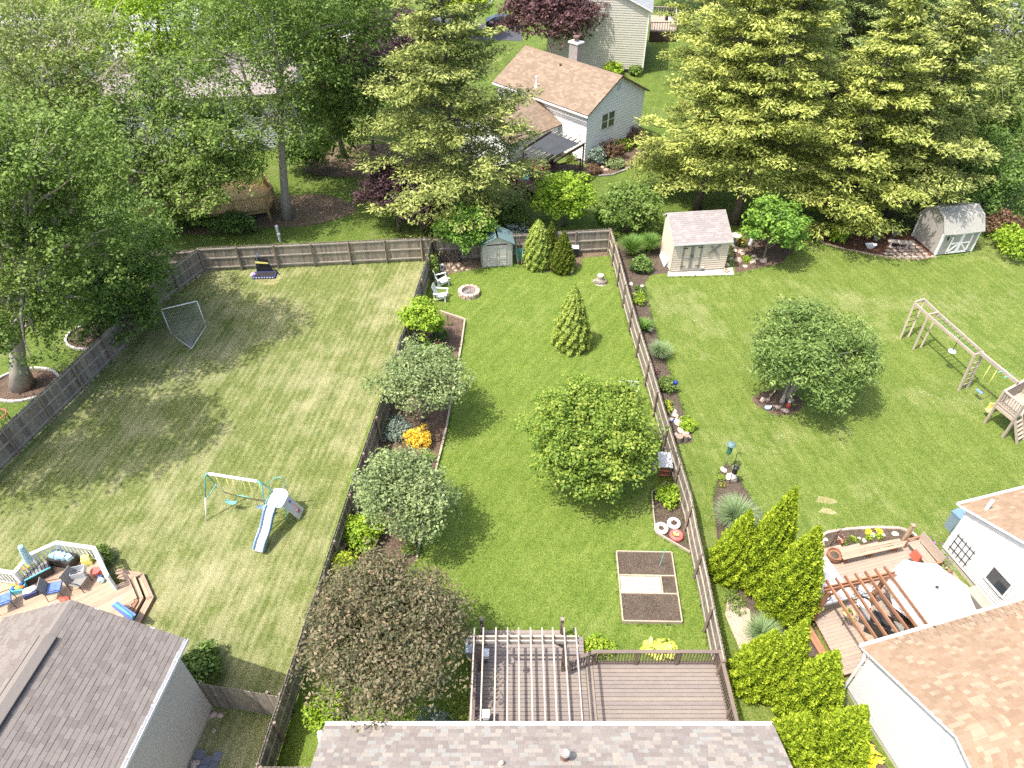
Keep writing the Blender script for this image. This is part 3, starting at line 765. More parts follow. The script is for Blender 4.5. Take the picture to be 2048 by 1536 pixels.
def gable(t, O, u, L, W, ze, rise, over, rake, wallm, rset, lap=.15, walls='0123', zw=0.3, single=0, expo=.143, tabs=(.16, .36), slopes=(0, 1), fascia='gutter', foundation='concrete'):
    """O: ground corner; ridge along u; v to the left of u. slope 0 falls to -v, slope 1 to +v"""
    O, u = V2(O), V2(u).normalized(); v = Vector((-u.y, u.x, 0)); k = rise / (W / 2)
    P = lambda a, b, z=0: Vector((*(O + u * a + v * b).xy, z))
    gx = lambda z: (0, W) if z <= ze else ((z - ze) / k, W - (z - ze) / k)
    if '0' in walls: siding(t, 'wall', wallm, P(0, 0), P(L, 0), -v, zw, ze, lap)
    if '1' in walls: siding(t, 'wall', wallm, P(L, W), P(0, W), v, zw, ze, lap)
    if '2' in walls: siding(t, 'gable_wall', wallm, P(0, 0), P(0, W), -u, zw, ze + rise - .02, lap, gx)
    if '3' in walls: siding(t, 'gable_wall', wallm, P(L, 0), P(L, W), u, zw, ze + rise - .02, lap, gx)
    m = MB(); m.box((0, 0, 0), (1, 1, 1)); 
    m = MB(); m.prism([P(.03, .03), P(L - .03, .03), P(L - .03, W - .03), P(.03, W - .03)], -.1, zw + .01); m.build('foundation', foundation, t)
    m = MB(); m.prism([P(.03, .03), P(L - .03, .03), P(L - .03, W - .03), P(.03, W - .03)], zw + .02, ze - .05); m.build('inner_shell', wallm, t)
    cs = math.sqrt(1 + k * k); ez = ze - over * k
    for s in slopes:
        if s == 0: a, b = P(-rake, -over, ez), P(L + rake, -over, ez); r0, r1 = P(-rake, W / 2, ze + rise), P(L + rake, W / 2, ze + rise)
        else: a, b = P(L + rake, W + over, ez), P(-rake, W + over, ez); r0, r1 = P(L + rake, W / 2, ze + rise), P(-rake, W / 2, ze + rise)
        lift = Vector((0, 0, .12))
        m = MB(); m.slab([a + lift, b + lift, r1 + lift, r0 + lift], .11); rf = m.build('roof', fascia, t)
        shingles(t, a + lift, b - a, r0 - a, (b - a).length, (r0 - a).length, ROOF[rset], expo, tabs, single if s == slopes[0] else 0)
    m = MB(); q0, q1 = P(-rake, W / 2, ze + rise + .12), P(L + rake, W / 2, ze + rise + .12)
    for s in (1, -1):
        d = (v * s - Vector((0, 0, k))).normalized() * .16; n = Vector((0, 0, .016))
        m.slab([q0 + n, q0 + d + n, q1 + d + n, q1 + n] if s < 0 else [q1 + n, q1 + d + n, q0 + d + n, q0 + n], .01)
    m.build('ridge_cap', ROOF[rset][0], t)
    return P, u, v
def boards(t, pl, d, w, z, th, mat, gap=.006, name='board', sub=None):
    """deck boards trimmed to a convex outline"""
    d = V2(d).normalized(); n = Vector((-d.y, d.x, 0)); pl = [V2(p) for p in pl]
    s = [p.dot(n) for p in pl]; o = min(s) + w / 2; out = []
    while o < max(s):
        xs = []
        for off in (o,):
            for i in range(len(pl)):
                a, b = pl[i], pl[(i + 1) % len(pl)]; sa, sb = a.dot(n) - off, b.dot(n) - off
                if sa * sb < 0: q = a.lerp(b, sa / (sa - sb)); xs.append(q.dot(d))
        if len(xs) >= 2 and max(xs) - min(xs) > .1:
            p, q = d * min(xs) + n * o, d * max(xs) + n * o; zz = Vector((0, 0, z - th / 2 + random.uniform(-.002, .002)))
            out.append(bar(name, mat, t, p + zz, q + zz, w - gap, th))
        o += w
    return out
def railing(t, pts, z, h, post=.09, mat='rail_brown', bal=.11, cap=.13, bw=.034, posts=True, pm=None):
    """posts, cap rail, bottom rail and balusters along points on the deck"""
    P = [V2(p) for p in pts]
    for i, p in enumerate(P):
        if posts: bar('post', pm or mat, t, p + Vector((0, 0, z)), p + Vector((0, 0, z + h + .02)), post, post)
    for a, b in zip(P[:-1], P[1:]):
        d = (b - a).normalized(); L = (b - a).length
        bar('cap_rail', mat, t, a + Vector((0, 0, z + h)) - d * .02, b + Vector((0, 0, z + h)) + d * .02, cap, .038)
        for zz in (.1, h - .06): bar('rail', mat, t, a + d * post / 2 + Vector((0, 0, z + zz)), b - d * post / 2 + Vector((0, 0, z + zz)), .038, .07)
        k = max(1, int((L - post) / bal))
        for j in range(k):
            q = a + d * (post / 2 + (L - post) * (j + .5) / k)
            bar('baluster', mat, t, q + Vector((0, 0, z + .13)), q + Vector((0, 0, z + h - .09)), bw, bw)

# the house the photo is taken above
hz = 3.4
A0, B0 = G(650, 1455, hz - .05), G(1545, 1455, hz - .05)
t = thing('house', 'mauve and grey shingled house roof at the bottom edge with white gutter', 'house', (1, 4.5, 0))
P, u, v = gable(t, (B0.x - .35, A0.y - .42), (-1, 0, 0), (B0 - A0).length - .7, 9.0, hz + .16, 1.95, .42, .35, 'tan_siding', 'mauve', single=300, expo=.15, tabs=(.14, .34), slopes=(0, 1))
gutter(t, Vector((A0.x, A0.y, hz - .02)), Vector((B0.x, B0.y, hz - .02)), (0, 1, 0))
def roofz(y): return hz + .16 + .12 + (A0.y - .42 - y) * 1.95 / 4.5
def pipe(t, x, y, h, r, cap=True):
    z = roofz(y); m = MB(); m.lathe((x, y, z - .05), [(r * 2.2, 0), (r * 1.9, .06), (r * 1.1, .12), (r, h)], 14)
    o = m.build('vent_pipe', 'copper_brown' if cap else 'stone_pink', t, smooth=False)
    if cap:
        m = MB(); m.lathe((x, y, z + h - .06), [(r * 1.7, 0), (r * 1.9, .05), (r * 1.5, .1)], 14)
        c = m.build('vent_cap', 'stone_grey', None); c.parent = o
    return o
pp = G(1129, 1522, 3.9); pipe(t, pp.x, pp.y, .5, .075)
pp = G(1003, 1534, 3.9); pipe(t, pp.x, pp.y, .22, .06, False)
e0 = G(640, 1478, 3.2)
MB().tube([e0 + Vector((-.05, .22, .05)), e0 + Vector((0, .1, .03)), e0 + Vector((.06, -.12, -.05)), e0 + Vector((.2, -.3, -.3)), e0 + Vector((.35, -.35, -1.2))], .085, 12).build('downspout', 'white_paint', t, smooth=True)

# grey house, bottom left
ec = G(371, 1279, 4.62)
u1 = Vector((-.115, -.993, 0)); v1 = Vector((u1.y, -u1.x, 0))       # v1 points to the left in the photo
t = thing('house', 'grey sided house with taupe shingle roof in the bottom left corner', 'house', (-13.5, 6, 0))
Og = V2(ec) + u1 * .3 + v1 * .3
# ridge runs along u1; "left of u1" points to +x, so start from the far side
Wg = 5.7; Oc = Og + v1 * Wg
P, u, v = gable(t, Oc, u1, 11, Wg, 4.75, 1.55, .3, .3, 'grey_siding', 'taupe', lap=.17, expo=.16, tabs=(.18, .3), slopes=(1, 0), single=300)
gutter(t, P(-.3, Wg + .3, 4.6), P(11.3, Wg + .3, 4.6), v)
m = MB()
for s in (-1, 1):
    m.slab([P(.9, Wg / 2, 6.52), P(10.9, Wg / 2, 6.52), P(10.9, Wg / 2 + .26 * s, 6.39), P(.9, Wg / 2 + .26 * s, 6.39)][::s], .035)
m.build('ridge_vent', 'taupe_shingle', t)
m = MB()
for s in (-1, 1): m.beam(P(.9, Wg / 2 + .265 * s, 6.372), P(10.9, Wg / 2 + .265 * s, 6.372), .03, .045)
m.build('vent_gap', 'black_plastic', t)
LH = (P, u, v, Wg)

# white house at right with tan roof: two parallel ranges, the back one set further out
a = Vector((.964, .265, 0)).normalized(); b = Vector((.265, -.964, 0)).normalized()
t = thing('house', 'white sided house with tan shingle roof at the right edge', 'house', (16, 10, 0))
kk = 1.52 / 3.7
def rightpart(corner, single, L=11):
    ez = 2.9; C = V2(G(*corner, ez)); over, rake = .3, .22; W_ = 7.4 - 2 * over
    O_ = C + a * rake + b * over + a * (L)           # ridge along -a so that v (left of u) points along b
    return gable(t, O_, -a, L, W_, ez + over * kk - .12, kk * W_ / 2, over, rake, 'white_siding', 'tan', lap=.16, expo=.15, tabs=(.16, .34), single=single, slopes=(0, 1))
P, u, v = rightpart((1723, 1294), 300); RA = (P, u, v)
ez = 2.8
gutter(t, P(11.22, -.3, ez), P(-.2, -.3, ez), -v, s=.11)
pk = P(11.03, 3.4, 3.75)
m = MB(); m.box(pk - u * 0, (.06, .62, .62), rz=math.atan2(a.y, a.x)); m.build('gable_vent', 'cover_grey', t)
m = MB(); cx_ = P(11.05, -.06, 0); m.tube([cx_ + u * .06 + Vector((0, 0, .1)), cx_ + u * .06 + Vector((0, 0, 2.45)), cx_ + Vector((0, 0, 2.75)) - v * .2], .055, 8); m.build('downspout', 'white_paint', t)
# ridge vent caps, one by one
rz_ = P(0, 3.4, 0)
for i in range(44):
    s0 = 10.75 - i * .15
    if s0 < .3: break
    q = P(s0, 3.4, 2.9 + .3 * kk - .12 + kk * 3.4 + .12 + .03)
    m = MB()
    for sg in (-1, 1):
        dd = (v * sg - Vector((0, 0, kk))).normalized() * .19; f = [q, q + dd, q + dd - u * .15 + Vector((0, 0, .008)), q - u * .15 + Vector((0, 0, .008))]
        m.slab(f[::sg], .04)
    m.build('ridge_shingle', ROOF['tan'][0], t)
Pb, ub, vb = rightpart((1918, 1009), 0, L=8)
gutter(t, Pb(8.22, -.3, ez), Pb(0, -.3, ez), -vb, s=.11)
wc = Pb(8.03, 2.55, 1.45); window(t, wc, vb, ub, .95, .95, 0, 0)
m = MB(); m.tube([Pb(7.6, .35, 3.1), Pb(7.6, .35, 3.75)], .07, 10); m.build('vent_pipe', 'white_paint', t)
# white split-level house beyond the yard
u2 = Vector((-.7009, .7133, 0)); v2 = Vector((.7133, .7009, 0))
Ow = V2(G(1168.7, 328)); Lw, Ww = 10.6, 7.5
t = thing('house', 'white split-level house with brown shingle roof behind the pergola', 'house', Ow + u2 * 5 + v2 * 4)
# gable() wants v to the left of u: use u=-v2? ridge runs along u2, its left is -v2, so start from the far long wall
Of = Ow + v2 * Ww
P, u, v = gable(t, Of, u2, Lw, Ww, 4.35, 2.0, .35, .3, 'white_vinyl', 'brown', lap=.25, expo=.2, tabs=(.25, .5), fascia='copper_brown')
gutter(t, P(-.3, Ww + .35, 4.1), P(Lw + .3, Ww + .35, 4.1), v)
window(t, P(-.02, 5.3, 3.05), v, -u, .8, 1.35, 0, 1); window(t, P(-.02, 4.42, 3.05), v, -u, .8, 1.35, 0, 1)
m = MB(); m.box(P(-.03, Ww / 2, 5.55), (.06, .45, .55), rz=math.atan2(u.y, u.x)); m.build('gable_vent', 'cover_grey', t)
for px, py, hh, mt in ((1073, 168, .55, 'white_paint'), (1120, 148, .75, 'copper_brown')):
    q = G(px, py, 5.35); m = MB(); m.lathe(q - Vector((0, 0, .3)), [(.16, 0), (.1, .3), (.08, .32), (.08, .3 + hh), (.12, .32 + hh), (.1, .42 + hh)], 10); m.build('vent_pipe', mt, t)
ch = D(1150, 128, 64.5); m = MB(); m.box((ch.x, ch.y, 4.2), (.95, .7, 6.6), rz=R(-45)); cho = m.build('chimney', 'stone_grey', t)
m = MB(); m.box((ch.x, ch.y, 7.55), (1.12, .86, .12), rz=R(-45)); c_ = m.build('chimney_cap', 'white_paint', None); c_.parent = cho
m = MB(); m.lathe((ch.x, ch.y, 7.6), [(.2, 0), (.2, .3), (.32, .34), (.3, .44)], 10); c_ = m.build('flue', 'copper_brown', None); c_.parent = cho
# lower wing: ridge along v2, in front of the main front wall
Lwing = 6.0
Owg = Ow + u2 * 3.1
t2 = t
# u for gable = v2 direction reversed so that v (left) = ... ; u=-v2 -> left is u2*(+1)? left of (-v2) = (v2.y,-v2.x) = -u2-ish
P3, u3, v3 = gable(t, Owg - v2 * Lwing + u2 * 0, v2, Lwing, 6.4, 2.75, 1.5, .4, .3, 'white_vinyl', 'brown', lap=.25, expo=.2, tabs=(.25, .5), walls='012', fascia='copper_brown')
# tan house at the top
Ot = V2(G(1285, 148)); u4 = Vector((-.985, .17, 0)).normalized(); n4 = Vector((u4.y, -u4.x, 0))
n4 = n4 if n4.y < 0 else -n4
t = thing('house', 'tall tan sided house at the top edge behind the purple tree', 'house', Ot + u4 * 5 + Vector((0, 5, 0)))
back = -n4
# ridge along "back"; left of back must be from right to left -> u4
O4 = Ot
P4, uu, vv = gable(t, O4, back, 10, 10.6, 6.3, 2.3, .3, .3, 'tan_siding', 'slate', lap=.23, expo=.25, tabs=(.3, .6), walls='012', fascia='white_paint', zw=.45)
m = MB(); m.box(P4(-.02, 1.9, .25), (.05, .8, .25), rz=math.atan2(uu.y, uu.x)); m.build('vent_grille', 'black_plastic', t)
for xx, z0_, z1_ in ((.05, .45, 6.3),):
    MB().beam(P4(-.04, xx, z0_), P4(-.04, xx, z1_), .12, .05, up=-uu).build('corner_board', 'white_paint', t)
# grey house hidden behind the left trees
Oh = V2(G(611, 296)); u5 = Vector((.985, .17, 0)).normalized()
t = thing('house', 'pale grey house half hidden behind the big left trees', 'house', Oh + Vector((-7, 4, 0)))
P5, _, _ = gable(t, Oh - u5 * 15, u5, 15, 8.5, 5.0, 1.8, .4, .3, 'cover_grey', 'greyred', lap=.2, expo=.2, tabs=(.25, .5))
window(t, P5(11.5, -.02, 3.6), u5, (u5.y, -u5.x, 0), 1.0, 1.4, 0, 1); window(t, P5(6.5, -.02, 3.6), u5, (u5.y, -u5.x, 0), 1.6, 1.3, 1, 0)
# houses far behind the trees
for k, (px, py, ang, lab, rs, wm) in enumerate(((420, 120, 8, 'pale roofed house glimpsed through the yellow green trees at top left', 'slate', 'tan_siding'), (120, 175, 20, 'grey roofed house glimpsed through the bare branched trees at far left', 'greyred', 'cover_grey'),
        (1640, 250, -20, 'brown roofed house glimpsed between the golden pines', 'brown', 'tan_siding'), (1960, 130, 12, 'white walled house glimpsed through the trees at top right', 'slate', 'white_siding'))):
    o_ = V2(G(px, py)); uu_ = Vector((math.cos(R(ang)), math.sin(R(ang)), 0))
    t = thing('house', lab, 'house', o_)
    Pq, _, vq = gable(t, o_ - uu_ * 6, uu_, 11, 7.5, 3.4, 1.7, .4, .3, wm, rs, lap=.25, expo=.3, tabs=(.35, .7))
    window(t, Pq(3, -.02, 1.9), uu_, -vq, 1.2, 1.2, 1, 0); window(t, Pq(8, -.02, 1.9), uu_, -vq, 1.2, 1.2, 1, 0)

# ------------------------------------------------------------------ paving, beds and soil
def ZU(z): return Vector((0, 0, z))
sheet('driveway', [(925, 45), (1040, 50), (1045, 82), (925, 78)], .002, 'asphalt')
sheet('road', [(-400, 20), (900, 30), (905, 60), (760, 90), (-400, 96)], .002, 'road_concrete')
sheet('pavement', [(930, 0), (990, -6), (975, 14), (925, 22)], .006, 'road_concrete')
sheet('parking_pad', [(455, 25), (775, 20), (770, 110), (620, 105), (455, 120)], .006, 'road_concrete')
sheet('parking_pad', [(170, 55), (340, 60), (330, 125), (180, 120)], .006, 'road_concrete')
sheet('planting_bed', [(880, 624), (930, 641), (917, 720), (892, 862), (874, 935), (845, 1060), (832, 1120), (700, 1240), (600, 1300), (700, 1000), (790, 745), (830, 620)], .004, 'mulch')
sheet('planting_bed', [(1303, 987), (1332, 966), (1362, 985), (1400, 1090), (1380, 1107), (1311, 1067)], .004, 'soil')
sheet('planting_bed', [(1222, 505), (1250, 470), (1330, 480), (1345, 545), (1300, 550), (1288, 570), (1312, 660), (1345, 760), (1385, 870), (1385, 885), (1345, 890), (1290, 700), (1240, 560)], .004, 'soil')
sheet('planting_bed', [(862, 500), (960, 490), (965, 535), (900, 548), (872, 560), (858, 540)], .004, 'leaf_litter')
sheet('planting_bed', [(1040, 498), (1222, 494), (1215, 512), (1165, 515), (1162, 530), (1130, 548), (1050, 536)], .004, 'leaf_litter')
sheet('planting_bed', [(1455, 925), (1480, 960), (1530, 1040), (1600, 1190), (1680, 1370), (1790, 1560), (1620, 1600), (1560, 1420), (1470, 1230), (1440, 1120), (1425, 1000), (1440, 940)], .004, 'soil')
sheet('bare_patch', [(1455, 1190), (1500, 1220), (1505, 1290), (1480, 1300), (1450, 1230)], .008, 'sand')
sheet('concrete_slab', [(1336, 543), (1465, 535), (1468, 550), (1335, 553)], .008, 'concrete')
def tub(name, mat, t, pts, r, n=7): return MB().tube(pts, r, n).build(name, mat, t, smooth=True)
def blob(name, c, rx, ry, z, mat, n=26, wob=.08, seed=1):
    r = random.Random(seed); m = MB(); C = G(*c)
    ph = [r.random() * 6 for _ in range(3)]
    m.add([(C.x + rx * math.cos(t) * (1 + wob * math.sin(3 * t + ph[0])), C.y + ry * math.sin(t) * (1 + wob * math.sin(2 * t + ph[1])), z) for t in [2 * math.pi * k / n for k in range(n)]], [tuple(range(n))])
    return tag(m.build(name, mat), kind='structure')
blob('planting_bed', (1558, 804), 1.35, .95, .004, 'mulch', seed=2)
blob('planting_bed', (1140, 690), .95, .6, .004, 'leaf_litter', seed=3)
blob('planting_bed', (50, 770), 1.75, 1.35, .004, 'mulch', seed=4)
blob('planting_bed', (190, 672), 1.6, 1.3, .004, 'mulch', seed=5)
blob('bare_patch', (540, 560), .8, .5, .004, 'dry_turf', 40, .25, seed=6)
blob('bare_patch', (730, 320), 5.5, 3.5, .003, 'leaf_litter', seed=7)
blob('bare_patch', (600, 420), 4.0, 2.5, .003, 'leaf_litter', seed=8)
blob('planting_bed', (420, 440), 6, 2.0, .005, 'leaf_litter', seed=18)
sheet('planting_bed', [(1632, 478), (1700, 440), (1830, 470), (1868, 512), (1830, 520), (1760, 512), (1680, 495)], .004, 'red_mulch')
sheet('planting_bed', [(1466, 480), (1600, 470), (1588, 500), (1560, 528), (1470, 546)], .004, 'mulch')
sheet('planting_bed', [(1172, 330), (1190, 320), (1250, 300), (1310, 285), (1300, 310), (1250, 340), (1200, 352)], .004, 'mulch')
sheet('planting_bed', [(1625, 1090), (1632, 1076), (1655, 1064), (1720, 1056), (1800, 1058), (1830, 1070), (1835, 1090), (1700, 1110), (1650, 1118)], .006, 'soil')
blob('bare_patch', (1650, 1000), .45, .25, .003, 'dry_turf', 40, .3, seed=9); blob('bare_patch', (1655, 1022), .35, .2, .003, 'dry_turf', 40, .3, seed=10)
blob('bare_patch', (1575, 290), 5, 5, .003, 'leaf_litter', seed=11)

def edging(label, pts, mat='edging', h=.14, w=.1, cat='edging', sub=1.5, name='garden_edging', piece='edging_board', z=0.0):
    P = [V2(G(*p)) for p in pts]; t = thing(name, label, cat, P[0])
    for p, q in zip(P[:-1], P[1:]):
        k = max(1, round((q - p).length / sub))
        for i in range(k):
            a_, b_ = p.lerp(q, i / k), p.lerp(q, (i + 1) / k); d = (b_ - a_).normalized()
            bar(piece, mat, t, a_ + d * .006 + ZU(z + h / 2), b_ - d * .006 + ZU(z + h / 2 + random.uniform(-.01, .01)), w * random.uniform(.85, 1.1), h)
    return t
edging('pale timber edging along the long mulched bed', [(880, 624), (930, 641), (923, 690), (905, 790), (892, 862), (874, 935), (858, 1005), (845, 1060), (834, 1118)])
edging('thin timber edging round the corner bed with the tyre planters', [(1332, 966), (1303, 987), (1306, 1025), (1311, 1067), (1380, 1107)], w=.06)
for nm, c, rx, ry, lab in (('stone_edging', (50, 770), 1.78, 1.38, 'pale curved concrete edging round the big trunk at the left edge'), ('stone_edging', (190, 672), 1.63, 1.33, 'pale curved edging round the leafy tree beyond the dark fence')):
    C = G(*c); t = thing(nm, lab, 'edging', C)
    n = 26
    for k in range(n):
        t0, t1 = 2 * math.pi * k / n, 2 * math.pi * (k + .93) / n
        bar('edging_block', 'concrete', t, C + Vector((rx * math.cos(t0), ry * math.sin(t0), .06)), C + Vector((rx * math.cos(t1), ry * math.sin(t1), .06)), .13, .12)
edging('curved brick edging round the flower bed beside the tan deck', [(1627, 1094), (1632, 1078), (1655, 1066), (1690, 1060), (1750, 1056), (1800, 1058), (1826, 1068), (1836, 1082)], 'stone_pink', .1, .12, sub=.24, piece='brick')
edging('stone edging along the red mulch bed before the grey barn', [(1632, 478), (1650, 488), (1690, 499), (1740, 509), (1790, 517), (1840, 520), (1868, 514)], 'stone_tan', .08, .1, sub=.35, piece='stone')
edging('dark stone edging of the bed beside the white house', [(1196, 353), (1225, 350), (1250, 341), (1275, 326), (1300, 311)], 'stone_grey', .1, .14, sub=.4, piece='stone')
# flagstones by the barn
t = thing('flagstone_patio', 'small flagstone patio in front of the grey barn', 'paving', G(1830, 505))
k = 0
for i in range(8):
    for j in range(6):
        px, py = 1772 + i * 13 + (j % 2) * 5, 483 + j * 6.2
        if px < 1770 + (38 - (py - 480)) * 1.2 - 14 or py > 517 - (i == 0) * 5 or px > 1826 + (py - 474) * 1.05: continue
        C = G(px, py); m = MB(); r_ = random.Random(k); nn = 6
        m.prism([(C.x + .24 * r_.uniform(.75, 1.1) * math.cos(q * 2 * math.pi / nn + k), C.y + .2 * r_.uniform(.75, 1.1) * math.sin(q * 2 * math.pi / nn + k)) for q in range(nn)], 0, .03); m.build('flagstone', 'flagstone', t); k += 1
# slate pavers beside the grey house
t = thing('paver_strip', 'blue grey paver strip beside the wall of the grey house', 'paving', G(385, 1500))
P, u, v, Wg = LH
for i in range(10):
    for j in range(3):
        q = P(1.55 + .32 * i + (j % 2) * .16, Wg + .2 + j * .32); MB().box((q.x, q.y, .025), (.305, .305, .05), rz=math.atan2(u.y, u.x)).build('paver', 'paver_blue', t)

def rock(label, c, s, mat='stone_pale', group=None, z=0.0, name='rock', flat=.6):
    C = G(*c); o = MB().rock((0, 0, 0), (s * random.uniform(.85, 1.2), s * random.uniform(.7, 1.0), s * flat), random.randrange(9999), random.random() * 3).build(name, mat, smooth=False)
    o.location = (C.x, C.y, z + s * flat * .25); return tag(o, label, 'rock', group)
ORD = ('nearest', 'second', 'third', 'fourth', 'fifth', 'sixth', 'seventh', 'eighth', 'ninth', 'tenth', 'eleventh', 'twelfth', 'thirteenth', 'fourteenth')
def rocks(lst, what, ref, refname, where, group, mats=('stone_pale', 'stone_pale')):
    lst = sorted(lst, key=lambda e: math.hypot(e[0][0] - ref[0], e[0][1] - ref[1]))
    for i, (c, s) in enumerate(lst):
        sz = 'big ' if s == max(e[1] for e in lst) else 'smallest ' if s == min(e[1] for e in lst) else ''
        rock(f'{sz}{what} {where}, {ORD[i]} from {refname}', c, s, mats[s >= .25], group)
rocks([((1316, 712), .2), ((1350, 832), .22), ((1356, 846), .26), ((1348, 822), .16), ((1362, 862), .22), ((1372, 868), .2), ((1340, 840), .18), ((1376, 874), .13), ((1352, 870), .15), ((1284, 573), .16), ((1262, 569), .18), ((1300, 660), .16)],
    'pale rock', (1270, 540), 'the dark bush', 'in the flower bed along the fence', 'rocks in the fence flower bed')
rocks([((1476, 522), .34), ((1455, 530), .2), ((1503, 525), .3), ((1508, 513), .2), ((1525, 523), .3), ((1513, 519), .17), ((1462, 518), .18), ((1448, 522), .16), ((1490, 533), .16), ((1530, 518), .15), ((1483, 506), .3), ((1470, 502), .2), ((1457, 508), .15)],
    'rounded rock', (1445, 535), 'the beige shed corner', 'in the rockery', 'rocks of the shed rockery', ('stone_pale', 'stone_pink'))
rocks([((890, 536), .22), ((900, 531), .22), ((908, 537), .2), ((918, 530), .22), ((925, 538), .17), ((895, 542), .14), ((912, 542), .14), ((935, 541), .15)], 'flat tan stone', (960, 538), 'the plastic shed', 'below the firewood', 'stones by the firewood', ('stone_tan', 'stone_tan'))
rocks([((1447, 940), .18), ((1462, 955), .3), ((1440, 955), .12)], 'white stone', (1448, 930), 'the bed tip', 'in the bird feeder bed', 'stones in the feeder bed')
rocks([((1641, 1084), .18), ((1650, 1080), .12), ((1728, 1082), .15), ((1744, 1071), .16), ((1790, 1068), .16), ((1766, 1070), .1), ((1640, 1075), .09), ((1718, 1077), .1)], 'pale stone', (1625, 1085), 'its arborvitae end', 'in the flower bed by the tan deck', 'stones of the deck flower bed')
rocks([((1525, 801), .22), ((1556, 815), .17), ((1570, 822), .2), ((1536, 800), .14), ((1580, 800), .2), ((1547, 812), .1)], 'pinkish rock', (1515, 795), 'the left rim', 'in the mulch ring of the lone tree', 'rocks under the lone tree', ('stone_pink', 'stone_pink'))
rocks([((412, 1437), .14), ((405, 1448), .17), ((426, 1430), .16), ((440, 1431), .12), ((402, 1458), .13), ((428, 1461), .1), ((388, 1530), .16), ((396, 1526), .12)], 'rubble stone', (445, 1420), 'the plank fence', 'by the grey house', 'rubble by the grey house', ('stone_pink', 'stone_pink'))
rocks([((1205, 335), .22), ((1212, 340), .2), ((1220, 333), .2), ((1232, 338), .18)], 'orange tinted stone', (1195, 335), 'the dark deck', 'in the white house bed', 'stones by the white house', ('stone_tan', 'stone_tan'))

# ------------------------------------------------------------------ middle yard: deck, pergola, garden box
zd = .55; yw = A0.y - .42
t = thing('timber_deck', 'brown timber deck with railing below the mauve roof', 'deck', (2, 10.5, 0))
xl, xm, xr = -1.5, 3.0, G(1443, 1302, 1.65).x
yf = G(1300, 1302, 1.65).y + .03; yl = G(1040, 1284, zd).y + .15
boards(t, [(xl, yw), (xm - .25, yw), (xm - .25, yl), (xl, yl)], (1, 0, 0), .15, zd, .035, 'deck_brown', .016)
boards(t, [(xm + .02, yw), (xr, yw), (xr, yf), (xm + .02, yf)], (1, 0, 0), .15, zd + .16, .035, 'deck_brown', .016)
for i in range(2): bar('step_board', 'deck_brown', t, (xm - .24 + .13 * i + .06, yw, zd + .08), (xm - .24 + .13 * i + .06, yl - .8, zd + .08), .124, .03)
sx0, sx1 = G(966, 1268, .2).x, G(1122, 1268, .2).x
for i in range(3): bar('step_board', 'deck_brown', t, (sx0, yl + .12 + .14 * i, .3), (sx1, yl + .12 + .14 * i, .3), .132, .035)
m = MB(); m.beam((xl, yl - .02, zd / 2 - .02), (xm - .25, yl - .02, zd / 2 - .02), .03, zd - .06); m.beam((xm, yf - .02, .33), (xr, yf - .02, .33), .03, .6); m.beam((xr - .02, yw, .33), (xr - .02, yf, .33), .03, .6); m.beam((xl + .02, yw, .26), (xl + .02, yl, .26), .03, .5)
m.beam((sx0, yl + .48, .14), (sx1, yl + .48, .14), .03, .26); m.build('skirt', 'rail_brown', t)
p3 = [(G(1141, 1314, 1.66).x, G(1141, 1314, 1.66).y - .1), (G(1192, 1304, 1.66).x, yf - .06), (G(1277, 1302, 1.66).x, yf - .06), (G(1360, 1302, 1.66).x, yf - .06), (xr - .06, yf - .06), (xr - .04, (yf + yw) / 2 - .1), (xr - .02, yw + .1)]
railing(t, p3, zd + .16, .95, post=.1)
railing(t, [(xl + .12, yl - .6), (xl + .12, (yl + yw) / 2), (xl + .12, yw + .1)], zd, .95, post=.1, cap=.2)
for px in (963, 1125):
    q = G(px, 1238, 1.35); bar('newel_post', 'rail_brown', t, (q.x, q.y, 0), (q.x, q.y, 1.33), .11, .11)
    bar('newel_cap', 'deck_brown', t, (q.x, q.y, 1.33), (q.x, q.y, 1.37), .15, .15)
    bar('hand_rail', 'rail_brown', t, (q.x, q.y, 1.05), (q.x, yl - .3, zd + .95), .04, .1)
t = thing('pergola', 'open pergola of pale rafters over the brown deck', 'pergola', (1, 11, zd))
zr = 3.05
for i, px in enumerate((949, 967, 992, 1015, 1037, 1061, 1084, 1105, 1128, 1151)):
    q = G(px, 1256, zr); bar('rafter', 'rafter_wood', t, (q.x, yw + .05, zr - .02), (q.x, q.y, zr - .02), .045, .14)
for py in (1274, 1283):
    q0, q1 = G(936, py, zr - .16), G(1158, py, zr - .16); bar('cross_beam', 'rafter_wood', t, (q0.x, q0.y, zr - .19), (q1.x, q1.y, zr - .19), .05, .19)
for px in (957, 1131):
    q = G(px, 1279, zr - .2); bar('post', 'rail_brown', t, (q.x, q.y, zd), (q.x, q.y, zr - .1), .13, .13)
    bar('knee_brace', 'rail_brown', t, (q.x + .02, q.y, zr - .8), (q.x + (.5 if px < 1000 else -.5), q.y, zr - .24), .06, .09)
for k, py in enumerate((1311, 1433)):
    q = G(972, py, zd + .5); t = thing('lantern', ('white square lantern on the deck rail nearer the lawn', 'white square lantern on the deck rail nearer the mauve roof')[k], 'lantern', (q.x, q.y, zd))
    MB().box((q.x, q.y, zd + .25), (.1, .1, .5)).build('stand', 'rail_brown', t); MB().box((q.x, q.y, zd + .6), (.2, .26, .2), taper=.8).build('lamp_body', 'white_paint', t)
    MB().box((q.x, q.y, zd + .72), (.24, .3, .03)).build('lid', 'white_paint', t)
q = G(1022, 1356, zd); t = thing('hanging_basket', 'small grey pot hanging over the deck on a cord', 'pot', (q.x, q.y, zd))
MB().lathe((q.x, q.y, zd + 1.2), [(.06, 0), (.1, .06), (.12, .16), (.1, .16)], 12).build('bowl', 'stone_grey', t)
